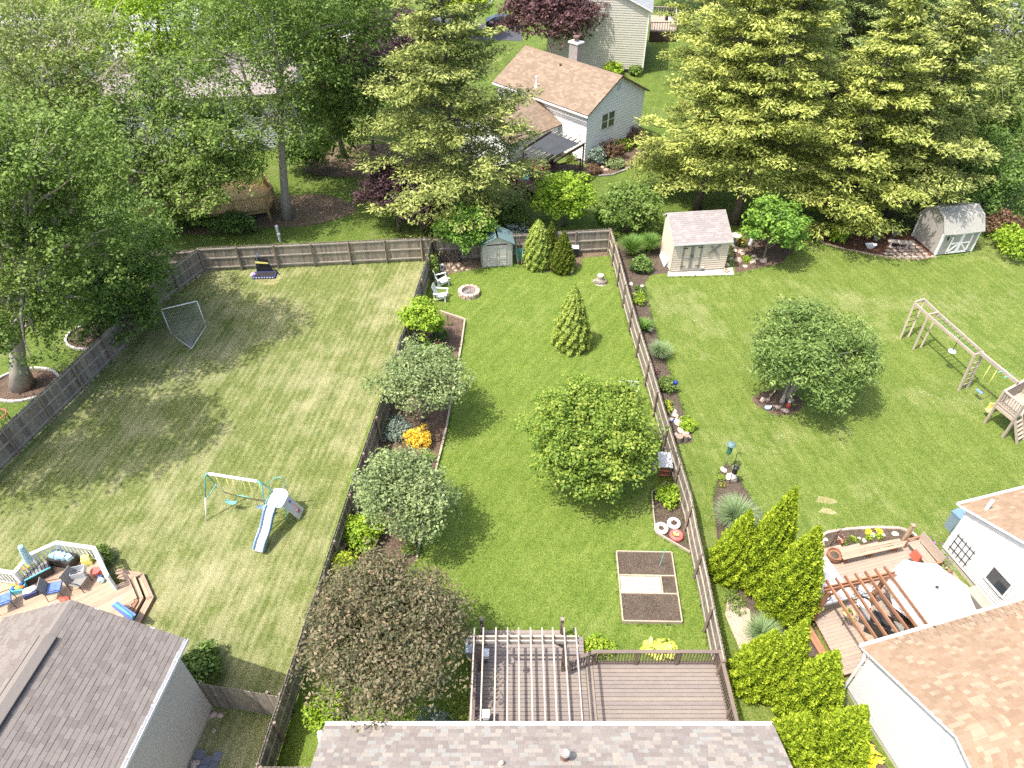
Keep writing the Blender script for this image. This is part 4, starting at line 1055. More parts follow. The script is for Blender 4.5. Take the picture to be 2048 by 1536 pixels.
MB().tube([(q.x, q.y, zd + 1.36), (q.x, q.y, zr - .1)], .006, 5).build('cord', 'dark_metal', t)
q = G(942, 1295, .4); t = thing('storage_tub', 'grey lidded tub beside the deck under the bronze tree', 'tub', (q.x, q.y, 0))
MB().box((q.x, q.y, .25), (.35, .5, .5), taper=1.08).build('body', 'cover_grey', t); MB().box((q.x, q.y, .52), (.42, .58, .04)).build('lid', 'cover_grey', t)

t = thing('raised_bed', 'timber framed vegetable bed with a paver centre', 'garden bed', G(1295, 1180))
cn = [V2(G(*p)) for p in ((1232, 1107), (1342, 1109), (1363, 1248), (1245, 1246))]
def lerp2(s, q): return cn[0].lerp(cn[1], s).lerp(cn[3].lerp(cn[2], s), q)
def tim(p, q): bar('frame_board', 'edging', t, p + ZU(.1), q + ZU(.1), .05, .2)
for p, q in zip(cn, cn[1:] + cn[:1]): tim(p, q)
for k in (.36, .62): tim(lerp2(0, k), lerp2(1, k))
tim(lerp2(.74, .365), lerp2(.74, .615))
for s0, s1, q0, q1 in ((0, 1, 0, .36), (.74, 1, .36, .62), (0, 1, .62, 1)):
    m = MB(); N_ = 9; r_ = random.Random(3)
    vs = [[lerp2(s0 + (s1 - s0) * i / N_, q0 + (q1 - q0) * j / N_) + ZU(.11 + .03 * r_.random()) for i in range(N_ + 1)] for j in range(N_ + 1)]
    m.add([p for row in vs for p in row], [(j * (N_ + 1) + i, (j + 1) * (N_ + 1) + i, (j + 1) * (N_ + 1) + i + 1, j * (N_ + 1) + i + 1) for j in range(N_) for i in range(N_)]); o = m.build('soil', 'soil', t, smooth=True)
    if o.data.polygons[0].normal.z < 0: o.data.flip_normals()
for i in range(6):
    for j in range(4):
        s0, s1, q0, q1 = .02 + .71 * i / 6, .02 + .71 * (i + .955) / 6, .37 + .245 * j / 4, .37 + .245 * (j + .93) / 4; MB().prism([lerp2(s0, q0), lerp2(s1, q0), lerp2(s1, q1), lerp2(s0, q1)], .06, .13).build('paver', 'paver', t)
b_ = G(1318.7, 1135); t = thing('garden_stake', 'pale green stake standing in the vegetable bed', 'stake', b_)
MB().tube([b_, b_ + Vector((.03, 0, .7)), b_ + Vector((.06, .02, 1.35))], .017, 7).build('rod', 'teal_paint', t)
def torus(m, c, R_, r_, n=24, k=10, sq=.75):
    vs = [(c[0] + (R_ + r_ * math.cos(b)) * math.cos(a_), c[1] + (R_ + r_ * math.cos(b)) * math.sin(a_), c[2] + r_ * sq * math.sin(b)) for a_ in [2 * math.pi * i / n for i in range(n)] for b in [2 * math.pi * j / k for j in range(k)]]
    return m.add(vs, [(i * k + j, ((i + 1) % n) * k + j, ((i + 1) % n) * k + (j + 1) % k, i * k + (j + 1) % k) for i in range(n) for j in range(k)])
for px, py, mt, lab, lf in ((1322, 1060, 'white_paint', 'white painted tyre planter at the corner of the bed', 'leaf_bronze'), (1347, 1050, 'cover_grey', 'grey white tyre planter nearer the fence', 'leaf_bronze'), (1352, 1074, 'red_tyre', 'red painted tyre planter with pale flowers', 'hosta')):
    C = G(px, py); t = thing('tyre_planter', lab, 'planter', C)
    torus(MB(), (C.x, C.y, .12), .22, .1, sq=1.1).build('tyre', mt, t, smooth=True)
    MB().lathe((C.x, C.y, .01), [(.2, 0), (.2, .11), (.02, .13)], 14).build('soil', 'soil', t)
    Cc = np.array([[C.x + RNG.normal() * .07, C.y + RNG.normal() * .07, .2] for _ in range(12)]); cloud('plant', lf, [clump_leaves(Cc, np.full(12, .06), 8, .07)], t)
    if 'red' in mt: cloud('blossom', 'bl_white', [leaf_arrays(Cc + RNG.normal(size=Cc.shape) * .06 + np.array([0, 0, .06]), unit_rand(12) + np.array([0, 0, 1.5]), .06, .9, RNG.random(12))], t)
# cabinet by the fence
C = G(1326, 950); t = thing('garden_cabinet', 'weathered wooden cabinet with red shelf against the sunlit fence', 'cabinet', C, rz=R(-6))
for x in (-.27, .27): MB().box((x, .25, .4), (.03, .9, .8)).build('side_panel', 'fence_post', t)
MB().box((0, .25, .82), (.66, .98, .04)).build('top', 'cover_grey', t); MB().box((0, .68, .4), (.52, .03, .78)).build('back_panel', 'fence_post', t)
for z in (.12, .45): MB().box((0, .25, z), (.5, .84, .025)).build('shelf', 'terracotta', t)
C = G(1309, 933); t = thing('plank', 'loose grey plank lying beside the cabinet', 'plank', C, rz=R(-8)); MB().box((0, 0, .06), (.26, .62, .04)).build('board', 'fence_rail', t); MB().box((0, .1, .02), (.2, .06, .04)).build('batten', 'fence_rail', t)
# hammock chair
C = G(1262, 790); t = thing('hammock_chair', 'white net hammock chair beside the big round tree', 'hammock chair', C)
sp = [D(1243, 757, C.y + .3), D(1278, 763, C.y + .35), D(1273, 782, C.y), D(1275, 806, C.y - .2)]
m = MB(); pA, pB, pC = G(1241, 760, 1.5), G(1279, 764, 1.5), G(1274, 800, .4)
pD = G(1250, 800, .4)
for i in range(13):
    s = i / 12; a_, b2 = pA.lerp(pB, s), pD.lerp(pC, s); mid = (a_ + b2) / 2 + ZU(-.25)
    m.tube([a_, a_.lerp(mid, .5) + ZU(-.05), mid, mid.lerp(b2, .5) + ZU(-.05), b2], .014, 4, cap=False)
for j in range(13):
    s = j / 12; a_, b2 = pA.lerp(pD, s) + ZU(-.25 * math.sin(math.pi * s)), pB.lerp(pC, s) + ZU(-.25 * math.sin(math.pi * s)); m.tube([a_, b2], .012, 4, cap=False)
m.build('net', 'white_paint', t)
m = MB(); m.tube([pA + ZU(.0), pB], .025, 6); m.build('spreader_bar', 'white_paint', t)
for k_, (p_, o_) in enumerate(((pA, (-.05, .1)), (pB, (.05, .1)), (pC, (.02, -.05)), (pD, (-.02, -.05)))): tub('leg', 'white_paint', t, [p_, Vector((p_.x + o_[0], p_.y + o_[1], 0))], .018, 6)

# fire pit
C = G(938, 588); t = thing('fire_pit', 'round fire pit of pinkish stone blocks on the lawn', 'fire pit', C)
for lay in range(2):
    for k in range(12):
        a_ = 2 * math.pi * (k + .5 * lay) / 12; q = C + Vector((.58 * math.cos(a_), .58 * math.sin(a_), .08 + .15 * lay))
        m = MB(); m.box((0, 0, 0), (.24, .285, .145), taper=.96); o = m.build('stone_block', 'stone_pink', t); o.matrix_basis = Matrix.Translation(q) @ Matrix.Rotation(a_ + random.uniform(-.05, .05), 4, 'Z')
MB().lathe((C.x, C.y, .02), [(.46, 0), (.44, .05), (.1, .1)], 18).build('ash_bed', 'ash', t)
for k in range(5):
    a_ = k * 1.3; bar('charred_log', 'stone_grey', t, C + Vector((.25 * math.cos(a_), .25 * math.sin(a_), .12)), C + Vector((-.12 * math.cos(a_ + .5), -.12 * math.sin(a_ + .5), .2)), .06, .06)

def adirondack(label, C, rz):
    t = thing('garden_chair', label, 'chair', C, 'pale green garden chairs', rz=rz); g = 'chair_paint'
    for i in range(5): bar('seat_slat', g, t, (-.26, .28 - .11 * i, .36 - .022 * i), (.26, .28 - .11 * i, .36 - .022 * i), .1, .02)
    for i in range(5):
        x = -.2 + .1 * i; hh = .98 + .1 * math.sin(math.pi * (i + .5) / 5)
        bar('back_slat', g, t, (x * .8, -.26, .26), (x * 1.25, -.55, hh), .094, .02, up=(0, 1, 0))
    for s in (-1, 1):
        bar('arm', g, t, (s * .35, -.45, .58), (s * .37, .36, .6), .13, .022)
        bar('leg', g, t, (s * .32, .3, 0), (s * .32, .3, .58), .03, .09); bar('leg', g, t, (s * .29, .36, .36), (s * .29, -.62, .03), .03, .12)
        bar('arm_support', g, t, (s * .33, -.42, .25), (s * .33, -.4, .57), .03, .07)
    bar('back_brace', g, t, (-.33, -.43, .55), (.33, -.43, .55), .03, .07); bar('back_brace', g, t, (-.26, -.28, .26), (.26, -.28, .26), .03, .07)
    return t
adirondack('pale green garden chair further from the fence bed, nearest the firewood', G(886, 568), R(-68)); adirondack('pale green garden chair nearer the bright green shrub', G(884, 598), R(-100))

# plastic shed
C = (G(963, 536) + G(1027, 531)) / 2; dsh = (G(1027, 531) - G(963, 536)).normalized(); ra = math.atan2(dsh.y, dsh.x)
t = thing('plastic_shed', 'small grey plastic shed with teal roof at the back fence', 'shed', C, rz=ra); w, dp, he = 2.1, 1.5, 1.75
MB().box((-w / 2 + .03, dp / 2, he / 2), (.06, dp, he)).build('side_wall', 'shed_plastic', t); MB().box((w / 2 - .03, dp / 2, he / 2), (.06, dp, he)).build('side_wall', 'shed_plastic', t); MB().box((0, dp - .03, he / 2), (w - .12, .06, he)).build('back_wall', 'shed_plastic', t)
for s in (-1, 1):
    MB().box((s * .87, .04, he / 2), (.34, .08, he)).build('front_panel', 'shed_plastic', t)
    for g_ in range(3): MB().box((s * (.77 + .1 * g_), -.008, he / 2), (.025, .02, he - .1)).build('rib', 'shed_plastic', t)
    m = MB(); m.box((s * .347, .02, .84), (.685, .06, 1.62)); dr = m.build('door', 'shed_plastic', t)
    for zc, hh in ((1.12, .78), (.36, .5)):
        m = MB(); x0 = s * .347
        for dx in (-.24, .24): m.box((x0 + dx, -.016, zc), (.035, .03, hh))
        for dz in (-hh / 2, hh / 2): m.box((x0, -.018, zc + dz), (.515, .03, .035))
        o = m.build('door_panel', 'shed_plastic'); o.parent = dr
    for zc in (.2, .36, .5, 1.45):
        m = MB(); m.box((s * .347, -.013, zc), (.42, .02, .02)); o = m.build('groove', 'cover_grey'); o.parent = dr
m = MB(); m.box((.03, -.03, 1.0), (.03, .05, .16)); m.build('handle', 'dark_metal', t)
m = MB(); m.add([(-w / 2, .0, he), (w / 2, .0, he), (0, .0, he + .55), (-w / 2, .06, he), (w / 2, .06, he), (0, .06, he + .55)], [(0, 1, 2), (5, 4, 3), (0, 3, 4, 1), (1, 4, 5, 2), (2, 5, 3, 0)]); m.build('gable', 'shed_plastic', t)
m.v = [(x, y + dp - .06, z) for x, y, z in m.v]; m.build('gable', 'shed_plastic', t)
for s in (-1, 1):
    nseg = 6
    for i in range(nseg):
        f0, f1 = i / nseg, (i + 1) / nseg; pt = lambda f, y, l=0: Vector((s * f * (w / 2 + .14), y, he + .6 - f * .62 + l))
        m = MB(); q = [pt(f0, -.16, .012), pt(f0, dp + .1, .012), pt(f1, dp + .1, .03), pt(f1, -.16, .03)]; m.slab(q if s < 0 else q[::-1], .03)
        if i == 0: m.beam((0, -.17, he + .63), (0, dp + .11, he + .63), .1, .06)
        m.build('roof_panel', 'shed_roof', t)
# firewood and odds by the fence
t = thing('firewood_stack', 'dark stack of split firewood in the fence corner', 'firewood', G(895, 528)); bC = G(897, 524); k = 0
for r_ in range(6):
    for i in range(9):
        q = bC + Vector((-.75 + .17 * i + .08 * (r_ % 2), random.uniform(-.05, .05) + .15, .1 + .135 * r_)); m = MB(); m.tube([(0, -.2, 0), (0, .2, 0)], random.uniform(.055, .085), 6); o = m.build('log', 'firewood', t); o.matrix_basis = Matrix.Translation(q) @ Matrix.Rotation(random.uniform(-.2, .2), 4, 'Z') @ Matrix.Rotation(random.random() * 3, 4, 'Y')
bar('end_post', 'dark_metal', t, bC + Vector((-.88, -.1, 0)), bC + Vector((-.88, -.1, 1.15)), .04, .04); bar('end_post', 'dark_metal', t, bC + Vector((.88, -.1, 0)), bC + Vector((.88, -.1, 1.0)), .04, .04)
C = G(884, 540); t = thing('utility_box', 'small pale box standing at the foot of the firewood', 'box', C, rz=.3); MB().box((0, 0, .22), (.24, .18, .44)).build('body', 'cover_grey', t); MB().box((0, -.095, .3), (.14, .01, .14)).build('plate', 'dark_metal', t)
C = G(1040, 530); t = thing('wheelbarrow', 'teal green wheelbarrow leaning up against the back fence', 'wheelbarrow', C, rz=R(8))
m = MB(); m.add([(-.22, .1, .25), (.22, .1, .25), (.36, .2, 1.15), (-.36, .2, 1.15), (-.2, .32, .35), (.2, .32, .35), (.28, .42, 1.05), (-.28, .42, 1.05)], [(0, 1, 2, 3)[::-1], (4, 5, 6, 7), (0, 1, 5, 4), (1, 2, 6, 5), (2, 3, 7, 6), (3, 0, 4, 7)]); m.build('tray', 'teal_dark', t)
for s in (-1, 1): bar('handle', 'fence_rail', t, (s * .12, .02, .05), (s * .26, .28, 1.5), .035, .035); bar('leg', 'dark_metal', t, (s * .2, .05, .3), (s * .22, -.2, .55), .025, .025)
m = MB(); torus(m, (0, 0, 0), .15, .04, 16, 8); o = m.build('wheel', 'tyre', t); o.matrix_basis = Matrix.Translation((0, .1, .2)) @ Matrix.Rotation(R(90), 4, 'Y')
C = G(1149, 512); t = thing('storage_tub', 'dark grey tub beside the conical evergreens at the back fence', 'tub', C); MB().box((C.x, C.y, .35), (.45, .42, .7), taper=1.1).build('body', 'black_plastic', t); MB().box((C.x, C.y, .72), (.52, .48, .05)).build('lid', 'cover_grey', t)
C = G(1142, 546); t = thing('flower_pot', 'pale bucket pot at the foot of the dark conical evergreen', 'pot', C); MB().lathe(C, [(.1, 0), (.14, .28), (.16, .3), (.13, .3)], 12).build('bucket', 'cover_grey', t); Cc = np.array([[C.x, C.y, .33]] * 6) + RNG.normal(size=(6, 3)) * .05; cloud('plant', 'leaf_dark', [clump_leaves(Cc, np.full(6, .06), 8, .06)], t)
C = G(1200, 564); t = thing('tree_stump', 'weathered stump with roots and a sawn top on the lawn', 'stump', C)
MB().lathe(C, [(.42, 0), (.28, .12), (.2, .3), (.19, .52)], 14, wob=[1 + .25 * random.random() for _ in range(14)]).build('trunk', 'bark_pale', t); MB().lathe(C + ZU(.52), [(.21, 0), (.2, .04)], 14).build('cut_face', 'stone_pale', t)
for k in range(7):
    a_ = -2.6 + k * .45; MB().rock((C.x + .38 * math.cos(a_), C.y + .33 * math.sin(a_), .08), (.13, .1, .14), k).build('root_lump', 'bark_grey', t)
C = G(1213, 498); t = thing('brush_pile', 'small heap of brown sticks in the far fence corner', 'sticks', C)
for k in range(22):
    a_ = random.random() * 6; bar('stick', 'fence_post', t, C + Vector((.2 * math.cos(a_), .15 * math.sin(a_), .02)), C + Vector((-.2 * math.cos(a_) + random.uniform(-.1, .1), .1, .25 + .2 * random.random())), .018, .018)
# bed ornaments
C = G(876, 693); t = thing('clay_pot', 'orange clay pot lying in the mulched bed', 'pot', C); MB().lathe(C, [(.16, 0), (.24, .1), (.26, .2), (.22, .2), (.18, .08), (.02, .06)], 18).build('bowl', 'terracotta', t); MB().lathe(C + ZU(.06), [(.19, 0), (.17, .03), (.03, .05)], 14).build('soil', 'soil', t)
C = G(896, 651); t = thing('plant_stake', 'thin dark stake standing in the mulched bed', 'stake', C); bar('rod', 'dark_metal', t, C, C + Vector((.03, .05, .8)), .03, .03); bar('plate', 'dark_metal', t, C + ZU(.02), C + Vector((.3, .02, .03)), .06, .03)

# ------------------------------------------------------------------ left yard
def tub(name, mat, t, pts, r, n=7): return MB().tube(pts, r, n).build(name, mat, t, smooth=True)
h_ = 2.4; bl, br_ = G(409, 946, h_), G(522, 964, h_); pd = Vector((.2, .97, 0))
t = thing('swing_set', 'teal and cream metal swing set with a white slide on the striped lawn', 'swing set', (bl + br_) / 2 - ZU(h_))
bd = (br_ - bl).normalized()
bar('top_beam', 'white_paint', t, bl + bd * .2, br_ - bd * .2, .09, .09)
for e, s in ((bl, 1), (br_, -1)):
    for sg in (-1, 1):
        ft = e + pd * sg * .85 - bd * s * .2; ft.z = 0; kn = e.lerp(ft, .5)
        tub('leg', 'white_paint', t, [ft, kn], .03); tub('upper_leg', 'teal_paint', t, [kn, e.lerp(ft, .08), e + bd * s * .12, e + bd * s * .3], .033)
    tub('cross_brace', 'teal_paint', t, [e.lerp(V2(e + pd * .85), .5), e.lerp(V2(e - pd * .85), .5)], .022)
for f, mt, z in ((.28, 'teal_paint', .5), (.86, 'slide_blue', .5)):
    c = bl.lerp(br_, f)
    for s in (-1, 1): tub('swing_rope', 'yellow_plastic', t, [c + bd * s * .24, Vector((c.x, c.y, z + .08)) + bd * s * .24], .013, 5)
    m = MB(); cc = Vector((c.x, c.y, z)); n_ = 7
    for i in range(n_ - 1):
        f0, f1 = i / (n_ - 1) * 2 - 1, (i + 1) / (n_ - 1) * 2 - 1; pz = lambda q: cc + bd * q * .26 + ZU(.1 * q * q); m.slab([pz(f0) - pd * .09, pz(f1) - pd * .09, pz(f1) + pd * .09, pz(f0) + pd * .09], .02)
    m.build('swing_seat', mt, t)
c = bl.lerp(br_, .57)
for s in (-1, 1): tub('swing_rope', 'yellow_plastic', t, [c + bd * s * .25, Vector((c.x, c.y, 1.15)) + bd * s * .25], .013, 5)
tub('trapeze_bar', 'teal_paint', t, [Vector((c.x, c.y, 1.15)) - bd * .3, Vector((c.x, c.y, 1.15)) + bd * .3], .02)
pl = [G(*p, 1.3) for p in ((549, 976), (570, 978), (577, 987), (566, 1011), (557, 1017), (531, 1012))]
MB().prism([(p.x, p.y) for p in pl], 1.26, 1.3).build('platform', 'white_paint', t)
for p in (pl[0], pl[2], pl[3], pl[5]): tub('platform_leg', 'teal_paint', t, [Vector((p.x, p.y, 0)), Vector((p.x, p.y, 1.27))], .025)
s0, s1 = G(543, 1013, 1.32), G(517, 1103, .18); sdv = V2(s1 - s0).normalized(); sp = Vector((-sdv.y, sdv.x, 0)); prof = []
for i in range(13):
    f = i / 12; prof.append(s0.lerp(s1, f) + ZU(.07 * math.sin(f * 3 * math.pi) * (1 - f * .5) + (.1 * (f - .9) * 10 * 0 if f < .9 else 0)))
m = MB()
for q0, q1 in zip(prof[:-1], prof[1:]): m.slab([q0 + sp * .2, q0 - sp * .2, q1 - sp * .2, q1 + sp * .2], .02)
m.build('slide_chute', 'white_paint', t)
for s in (-1, 1):
    m = MB()
    for q0, q1 in zip(prof[:-1], prof[1:]): m.beam(q0 + sp * s * .23 + ZU(.05), q1 + sp * s * .23 + ZU(.05), .06, .18)
    m.build('slide_side', 'slide_blue', t)
cw = [G(577, 990, 1.28), G(565, 1011, 1.28), G(599, 1039, .12), G(608, 1017, .12)]
m = MB(); m.slab(cw, .04); m.build('climbing_wall', 'cover_grey', t)
for k in range(9):
    r_ = random.Random(k); p = cw[0].lerp(cw[1], r_.uniform(.15, .85)).lerp(cw[3].lerp(cw[2], .5), r_.uniform(.1, .9)); MB().rock(p + ZU(.03), (.07, .06, .05), k).build('climbing_hold', ('red_tyre', 'navy', 'stone_grey')[k % 3], t)
ho = [G(538, 975, 1.3), G(539, 966, 1.8), G(547, 957, 2.2), G(558, 954, 2.3), G(568, 958, 2.1), G(570, 966, 1.7), G(566, 978, 1.3)]
tub('hoop', 'teal_paint', t, ho, .02); tub('hand_rail', 'mesh_grey', t, [pl[5], pl[5] + ZU(.5), pl[4] + ZU(.55), pl[4]], .018); tub('hand_rail', 'mesh_grey', t, [pl[2], pl[2] + ZU(.55), pl[3] + ZU(.55), pl[3]], .018)

# lacrosse goal
pb = [G(343, 669), G(412, 652), G(383, 697)]; tp = [G(326, 617, 1.9), G(395, 604, 1.9)]
tp = [Vector((pb[0].x, pb[0].y, 1.85)), Vector((pb[1].x, pb[1].y, 1.85))]
t = thing('lacrosse_goal', 'lacrosse goal with grey net on the striped lawn', 'goal', pb[0])
for i in range(2): tub('post', 'white_paint', t, [pb[i], tp[i]], .03)
tub('crossbar', 'white_paint', t, [tp[0], tp[1]], .035); tub('base_bar', 'white_paint', t, [pb[0], pb[2]], .025); tub('base_bar', 'white_paint', t, [pb[1], pb[2]], .025)
m = MB(); N_ = 16
def netp(s, q): return tp[0].lerp(tp[1], s).lerp(pb[2], q) + ZU(-.22 * math.sin(math.pi * q))
for i in range(N_ + 1):
    m.tube([netp(i / N_, j / 6) for j in range(7)], .007, 3, cap=False)
    m.tube([netp(j / 4, i / N_ * .97) for j in range(5)], .007, 3, cap=False)
for i in range(2):
    for k in range(10):
        f = k / 10; m.tube([pb[i].lerp(tp[i], f), netp(float(i), 1 - f)], .006, 3, cap=False); m.tube([pb[i].lerp(pb[2], f), tp[i].lerp(netp(float(i), f), 1.0)], .006, 3, cap=False)
tag(m.build('net', 'net_grey', t))
# toy bouncer by the far fence
C = G(530, 552); t = thing('toy_bouncer', 'collapsed navy toy bounce house with a yellow band at the far fence', 'toy', C, rz=R(3))
MB().box((0, 0, .06), (1.5, .75, .12)).build('base', 'navy', t); MB().box((.05, 0, .13), (1.2, .5, .03)).build('mat', 'dark_metal', t)
for i in range(8): MB().box((-.65 + .18 * i, -.38, .11), (.09, .03, .05)).build('edge_pad', 'cover_grey', t)
m = MB(); m.slab([(-.6, .38, .1), (.5, .42, .1), (.3, .5, .95), (-.5, .48, 1.15)], .03); m.build('back_net', 'black_plastic', t); m = MB(); m.slab([(-.52, .36, .78), (.3, .38, .7), (.3, .39, .78), (-.52, .37, .92)], .02); m.build('band', 'yellow_plastic', t)
tub('pole', 'slide_blue', t, [(-.4, .45, 0), (-.38, .48, 1.3), (-.28, .5, 1.45), (-.2, .5, 1.2)], .035); tub('strut', 'black_plastic', t, [(.3, .42, .8), (.95, .1, .02)], .03)
MB().rock((-.72, -.1, .16), (.22, .2, .2), 4).build('cushion', 'lilac', t)
for px, py, hh, r_, lab in ((559, 478, .95, .1, 'taller white utility pipe behind the far fence'), (553, 497, .5, .1, 'short white utility box behind the far fence')):
    C = G(px, py) if hh > .8 else G(552, 500); C = Vector((C.x, C.y + (0 if hh > .8 else 1.2), 0)); t = thing('utility_post', lab, 'utility post', C)
    MB().lathe(C, [(r_, 0), (r_, hh)], 12).build('pipe', 'cover_grey', t); MB().lathe(C + ZU(hh), [(r_ * 1.25, 0), (r_ * 1.2, .1), (r_ * .6, .15)], 12).build('cap', 'white_paint', t)
C = G(8, 848); t = thing('wire_cage', 'dark wire mesh cage behind the fence at the left edge', 'cage', C)
m = MB()
for k in range(10):
    a_ = k * .63; m.tube([C + Vector((.4 * math.cos(a_), .4 * math.sin(a_), 0)), C + Vector((.4 * math.cos(a_ + .6), .4 * math.sin(a_ + .6), .7))], .012, 4); m.tube([C + Vector((.4 * math.cos(a_), .4 * math.sin(a_), 0)), C + Vector((.4 * math.cos(a_ - .6), .4 * math.sin(a_ - .6), .7))], .012, 4)
m.build('mesh', 'dark_metal', t); torus(MB(), (C.x, C.y, .7), .4, .03, 18, 6).build('rim', 'red_tyre', t)

# deck of the grey house
zl = .45; rp = [V2(G(*p, zl + .95)) for p in ((-60, 1132), (27, 1146), (61, 1108), (112, 1085), (187, 1096), (214, 1152))]
t = thing('timber_deck', 'honey coloured deck with white railing at the left edge', 'deck', V2(rp[3]))
fl = [V2(G(*p, zl)) for p in ((258, 1158), (273, 1193), (250, 1232), (120, 1330))]
bdir = V2(G(256, 1160, zl) - G(172, 1204, zl))
boards(t, [rp[2], rp[3], rp[4], rp[5], fl[0], fl[1], fl[2], fl[3], V2(G(-20, 1260, zl))], bdir, .14, zl, .035, 'cedar')
boards(t, [rp[0], rp[1], rp[2] + Vector((.1, -.6, 0)), V2(G(40, 1290, zl)), V2(G(-120, 1290, zl))], Vector((.2, 1, 0)), .14, zl - .03, .035, 'cedar')
for z, pts in ((.31, ((241, 1146), (270, 1151), (287, 1195), (262, 1240))), (.16, ((236, 1137), (287, 1146), (308, 1194), (279, 1248)))):
    q = [V2(G(*p, z)) for p in pts]; cen_ = V2(G(200, 1200, z))
    for p0, p1 in zip(q[:-1], q[1:]):
        inn = (cen_ - (p0 + p1) / 2).normalized(); d_ = (p1 - p0).normalized(); nn = Vector((-d_.y, d_.x, 0)); nn = nn if nn.dot(inn) > 0 else -nn
        for k in range(2): bar('step_board', 'cedar', t, p0 + nn * (.07 + .135 * k) + ZU(z), p1 + nn * (.07 + .135 * k) + ZU(z), .128, .035)
        bar('riser', 'rail_red', t, p0 + nn * .02 + ZU(z - .09), p1 + nn * .02 + ZU(z - .09), .02, .14)
m = MB(); m.prism([p * .97 + Vector((-.35, .3, 0)) for p in (rp[2], rp[3], rp[4], rp[5], fl[0], fl[1], fl[2], fl[3])], .0, zl - .04); m.build('substructure', 'rail_red', t)
railing(t, rp, zl, .95, post=.12, mat='white_paint', bal=.16, cap=.16, bw=.045)
def pchair(label, C, rz, fm='dark_metal', sm='mesh_grey', cush=None, grp=None, w=.56):
    t = thing('patio_chair', label, 'chair', C, grp, rz=rz)
    MB().box((0, 0, .42), (w, .52, .03)).build('seat', sm, t); m = MB(); m.slab([(-w / 2, -.26, .42), (w / 2, -.26, .42), (w / 2, -.4, .98), (-w / 2, -.4, .98)], .03); m.build('backrest', sm, t)
    for s in (-1, 1):
        tub('leg', fm, t, [(s * w / 2, .28, 0), (s * w / 2, .26, .62), (s * w / 2, -.32, .64)], .016, 6); tub('leg', fm, t, [(s * w / 2, -.34, 0), (s * w / 2, -.28, .42), (s * w / 2, -.4, 1.0)], .016, 6)
    if cush:
        m = MB(); m.box((0, .02, .47), (w - .05, .48, .08)); m.build('cushion', cush, t)
    return t
def atd(px, py, z=zl): p = G(px, py, z); return p
pchair('sling chair with blue towel in the middle of the honey deck', atd(118, 1188), R(-75), cush='cushion_blue'); pchair('sling chair with blue striped towel by the grey roof', atd(18, 1212), R(-60), cush='cushion_blue')
pchair('sling chair holding a clear plastic bin', atd(165, 1172), R(-100))
C = atd(168, 1160); t = thing('plastic_bin', 'clear plastic bin standing on a deck chair', 'bin', C + ZU(.44), rz=R(18))
for dx, dy, sx, sy in ((0, -.2, .5, .015), (0, .2, .5, .015), (-.25, 0, .015, .4), (.25, 0, .015, .4)): MB().box((dx, dy, .15), (sx, sy, .3)).build('side', 'cover_grey', t)
MB().box((0, 0, .01), (.5, .4, .02)).build('bottom', 'cover_grey', t)
C = atd(132, 1126); t = thing('storage_bench', 'dark wicker storage bench with teal cushions', 'bench', C, rz=R(-12)); MB().box((0, 0, .22), (1.05, .5, .44)).build('body', 'wicker', t); MB().box((0, 0, .455), (1.1, .54, .04)).build('lid', 'dark_metal', t)
for i in range(4): m = MB(); m.box((-.36 + .24 * i, .02, .54), (.26, .36, .13), rz=.4 * i, taper=.8); m.build('cushion', 'cushion_teal', t)
C = atd(82, 1152); t = thing('storage_bench', 'dark slatted deck box with a teal lid rail', 'bench', C, rz=R(40)); MB().box((0, 0, .2), (.95, .45, .4)).build('body', 'wicker', t)
for i in range(7): MB().box((-.4 + .13 * i, 0, .42), (.1, .46, .03)).build('slat', 'mesh_grey', t)
MB().box((0, -.24, .44), (1.0, .05, .05)).build('rail', 'aqua', t)
C = atd(74, 1150); t = thing('parasol', 'closed teal patterned parasol on the honey deck', 'parasol', C); tl = D(40, 1092, C.y - .05)
tub('pole', 'steel', t, [C, C.lerp(tl, .55)], .025); ax = (tl - C); MB().tube([C + ax * f for f in (.42, .5, .65, .85, .98, 1.0)], [.05, .16, .15, .12, .1, .02], 10).build('canopy', 'cushion_teal', t); MB().lathe(C, [(.25, 0), (.25, .05), (.05, .12)], 14).build('base', 'dark_metal', t)
C = atd(63, 1145); t = thing('toy_bowl', 'round orange and white bowl on the dark deck box', 'bowl', C + ZU(.44)); MB().lathe(C + ZU(.44), [(.1, 0), (.2, .06), (.21, .1), (.17, .1), (.1, .04)], 16).build('bowl', 'orange_paint', t); MB().lathe(C + ZU(.5), [(.14, 0), (.12, .02)], 12).build('contents', 'hosta', t)
C = atd(197, 1150); t = thing('toy_bucket', 'red bucket of toys at the end of the white railing', 'bucket', C); MB().lathe(C, [(.14, 0), (.18, .34), (.2, .36), (.16, .34)], 12).build('bucket', 'red_tyre', t); MB().rock(C + Vector((.2, .02, .12)), (.12, .1, .12), 3).build('ball', 'orange_paint', t); MB().rock(C + Vector((.16, -.14, .1)), (.11, .1, .1), 4).build('ball', 'blue_plastic', t)
C = atd(176, 1125); t = thing('toy_tractor', 'yellow toy box by the white railing', 'toy', C, rz=.3); MB().box((0, 0, .16), (.42, .3, .3), taper=.8).build('body', 'yellow_plastic', t); MB().box((0, .05, .34), (.3, .2, .08)).build('seat', 'yellow_plastic', t)
C = atd(40, 1180); t = thing('toy_crate', 'crate of lime and blue pool toys', 'crate', C, rz=.2); MB().box((0, 0, .12), (.55, .4, .24)).build('crate', 'aqua', t)
for k in range(6): MB().rock((-.2 + .08 * k, .08 * (-1) ** k, .28), (.11, .09, .08), k).build('toy', ('lime', 'blue_plastic', 'orange_paint')[k % 3], t)
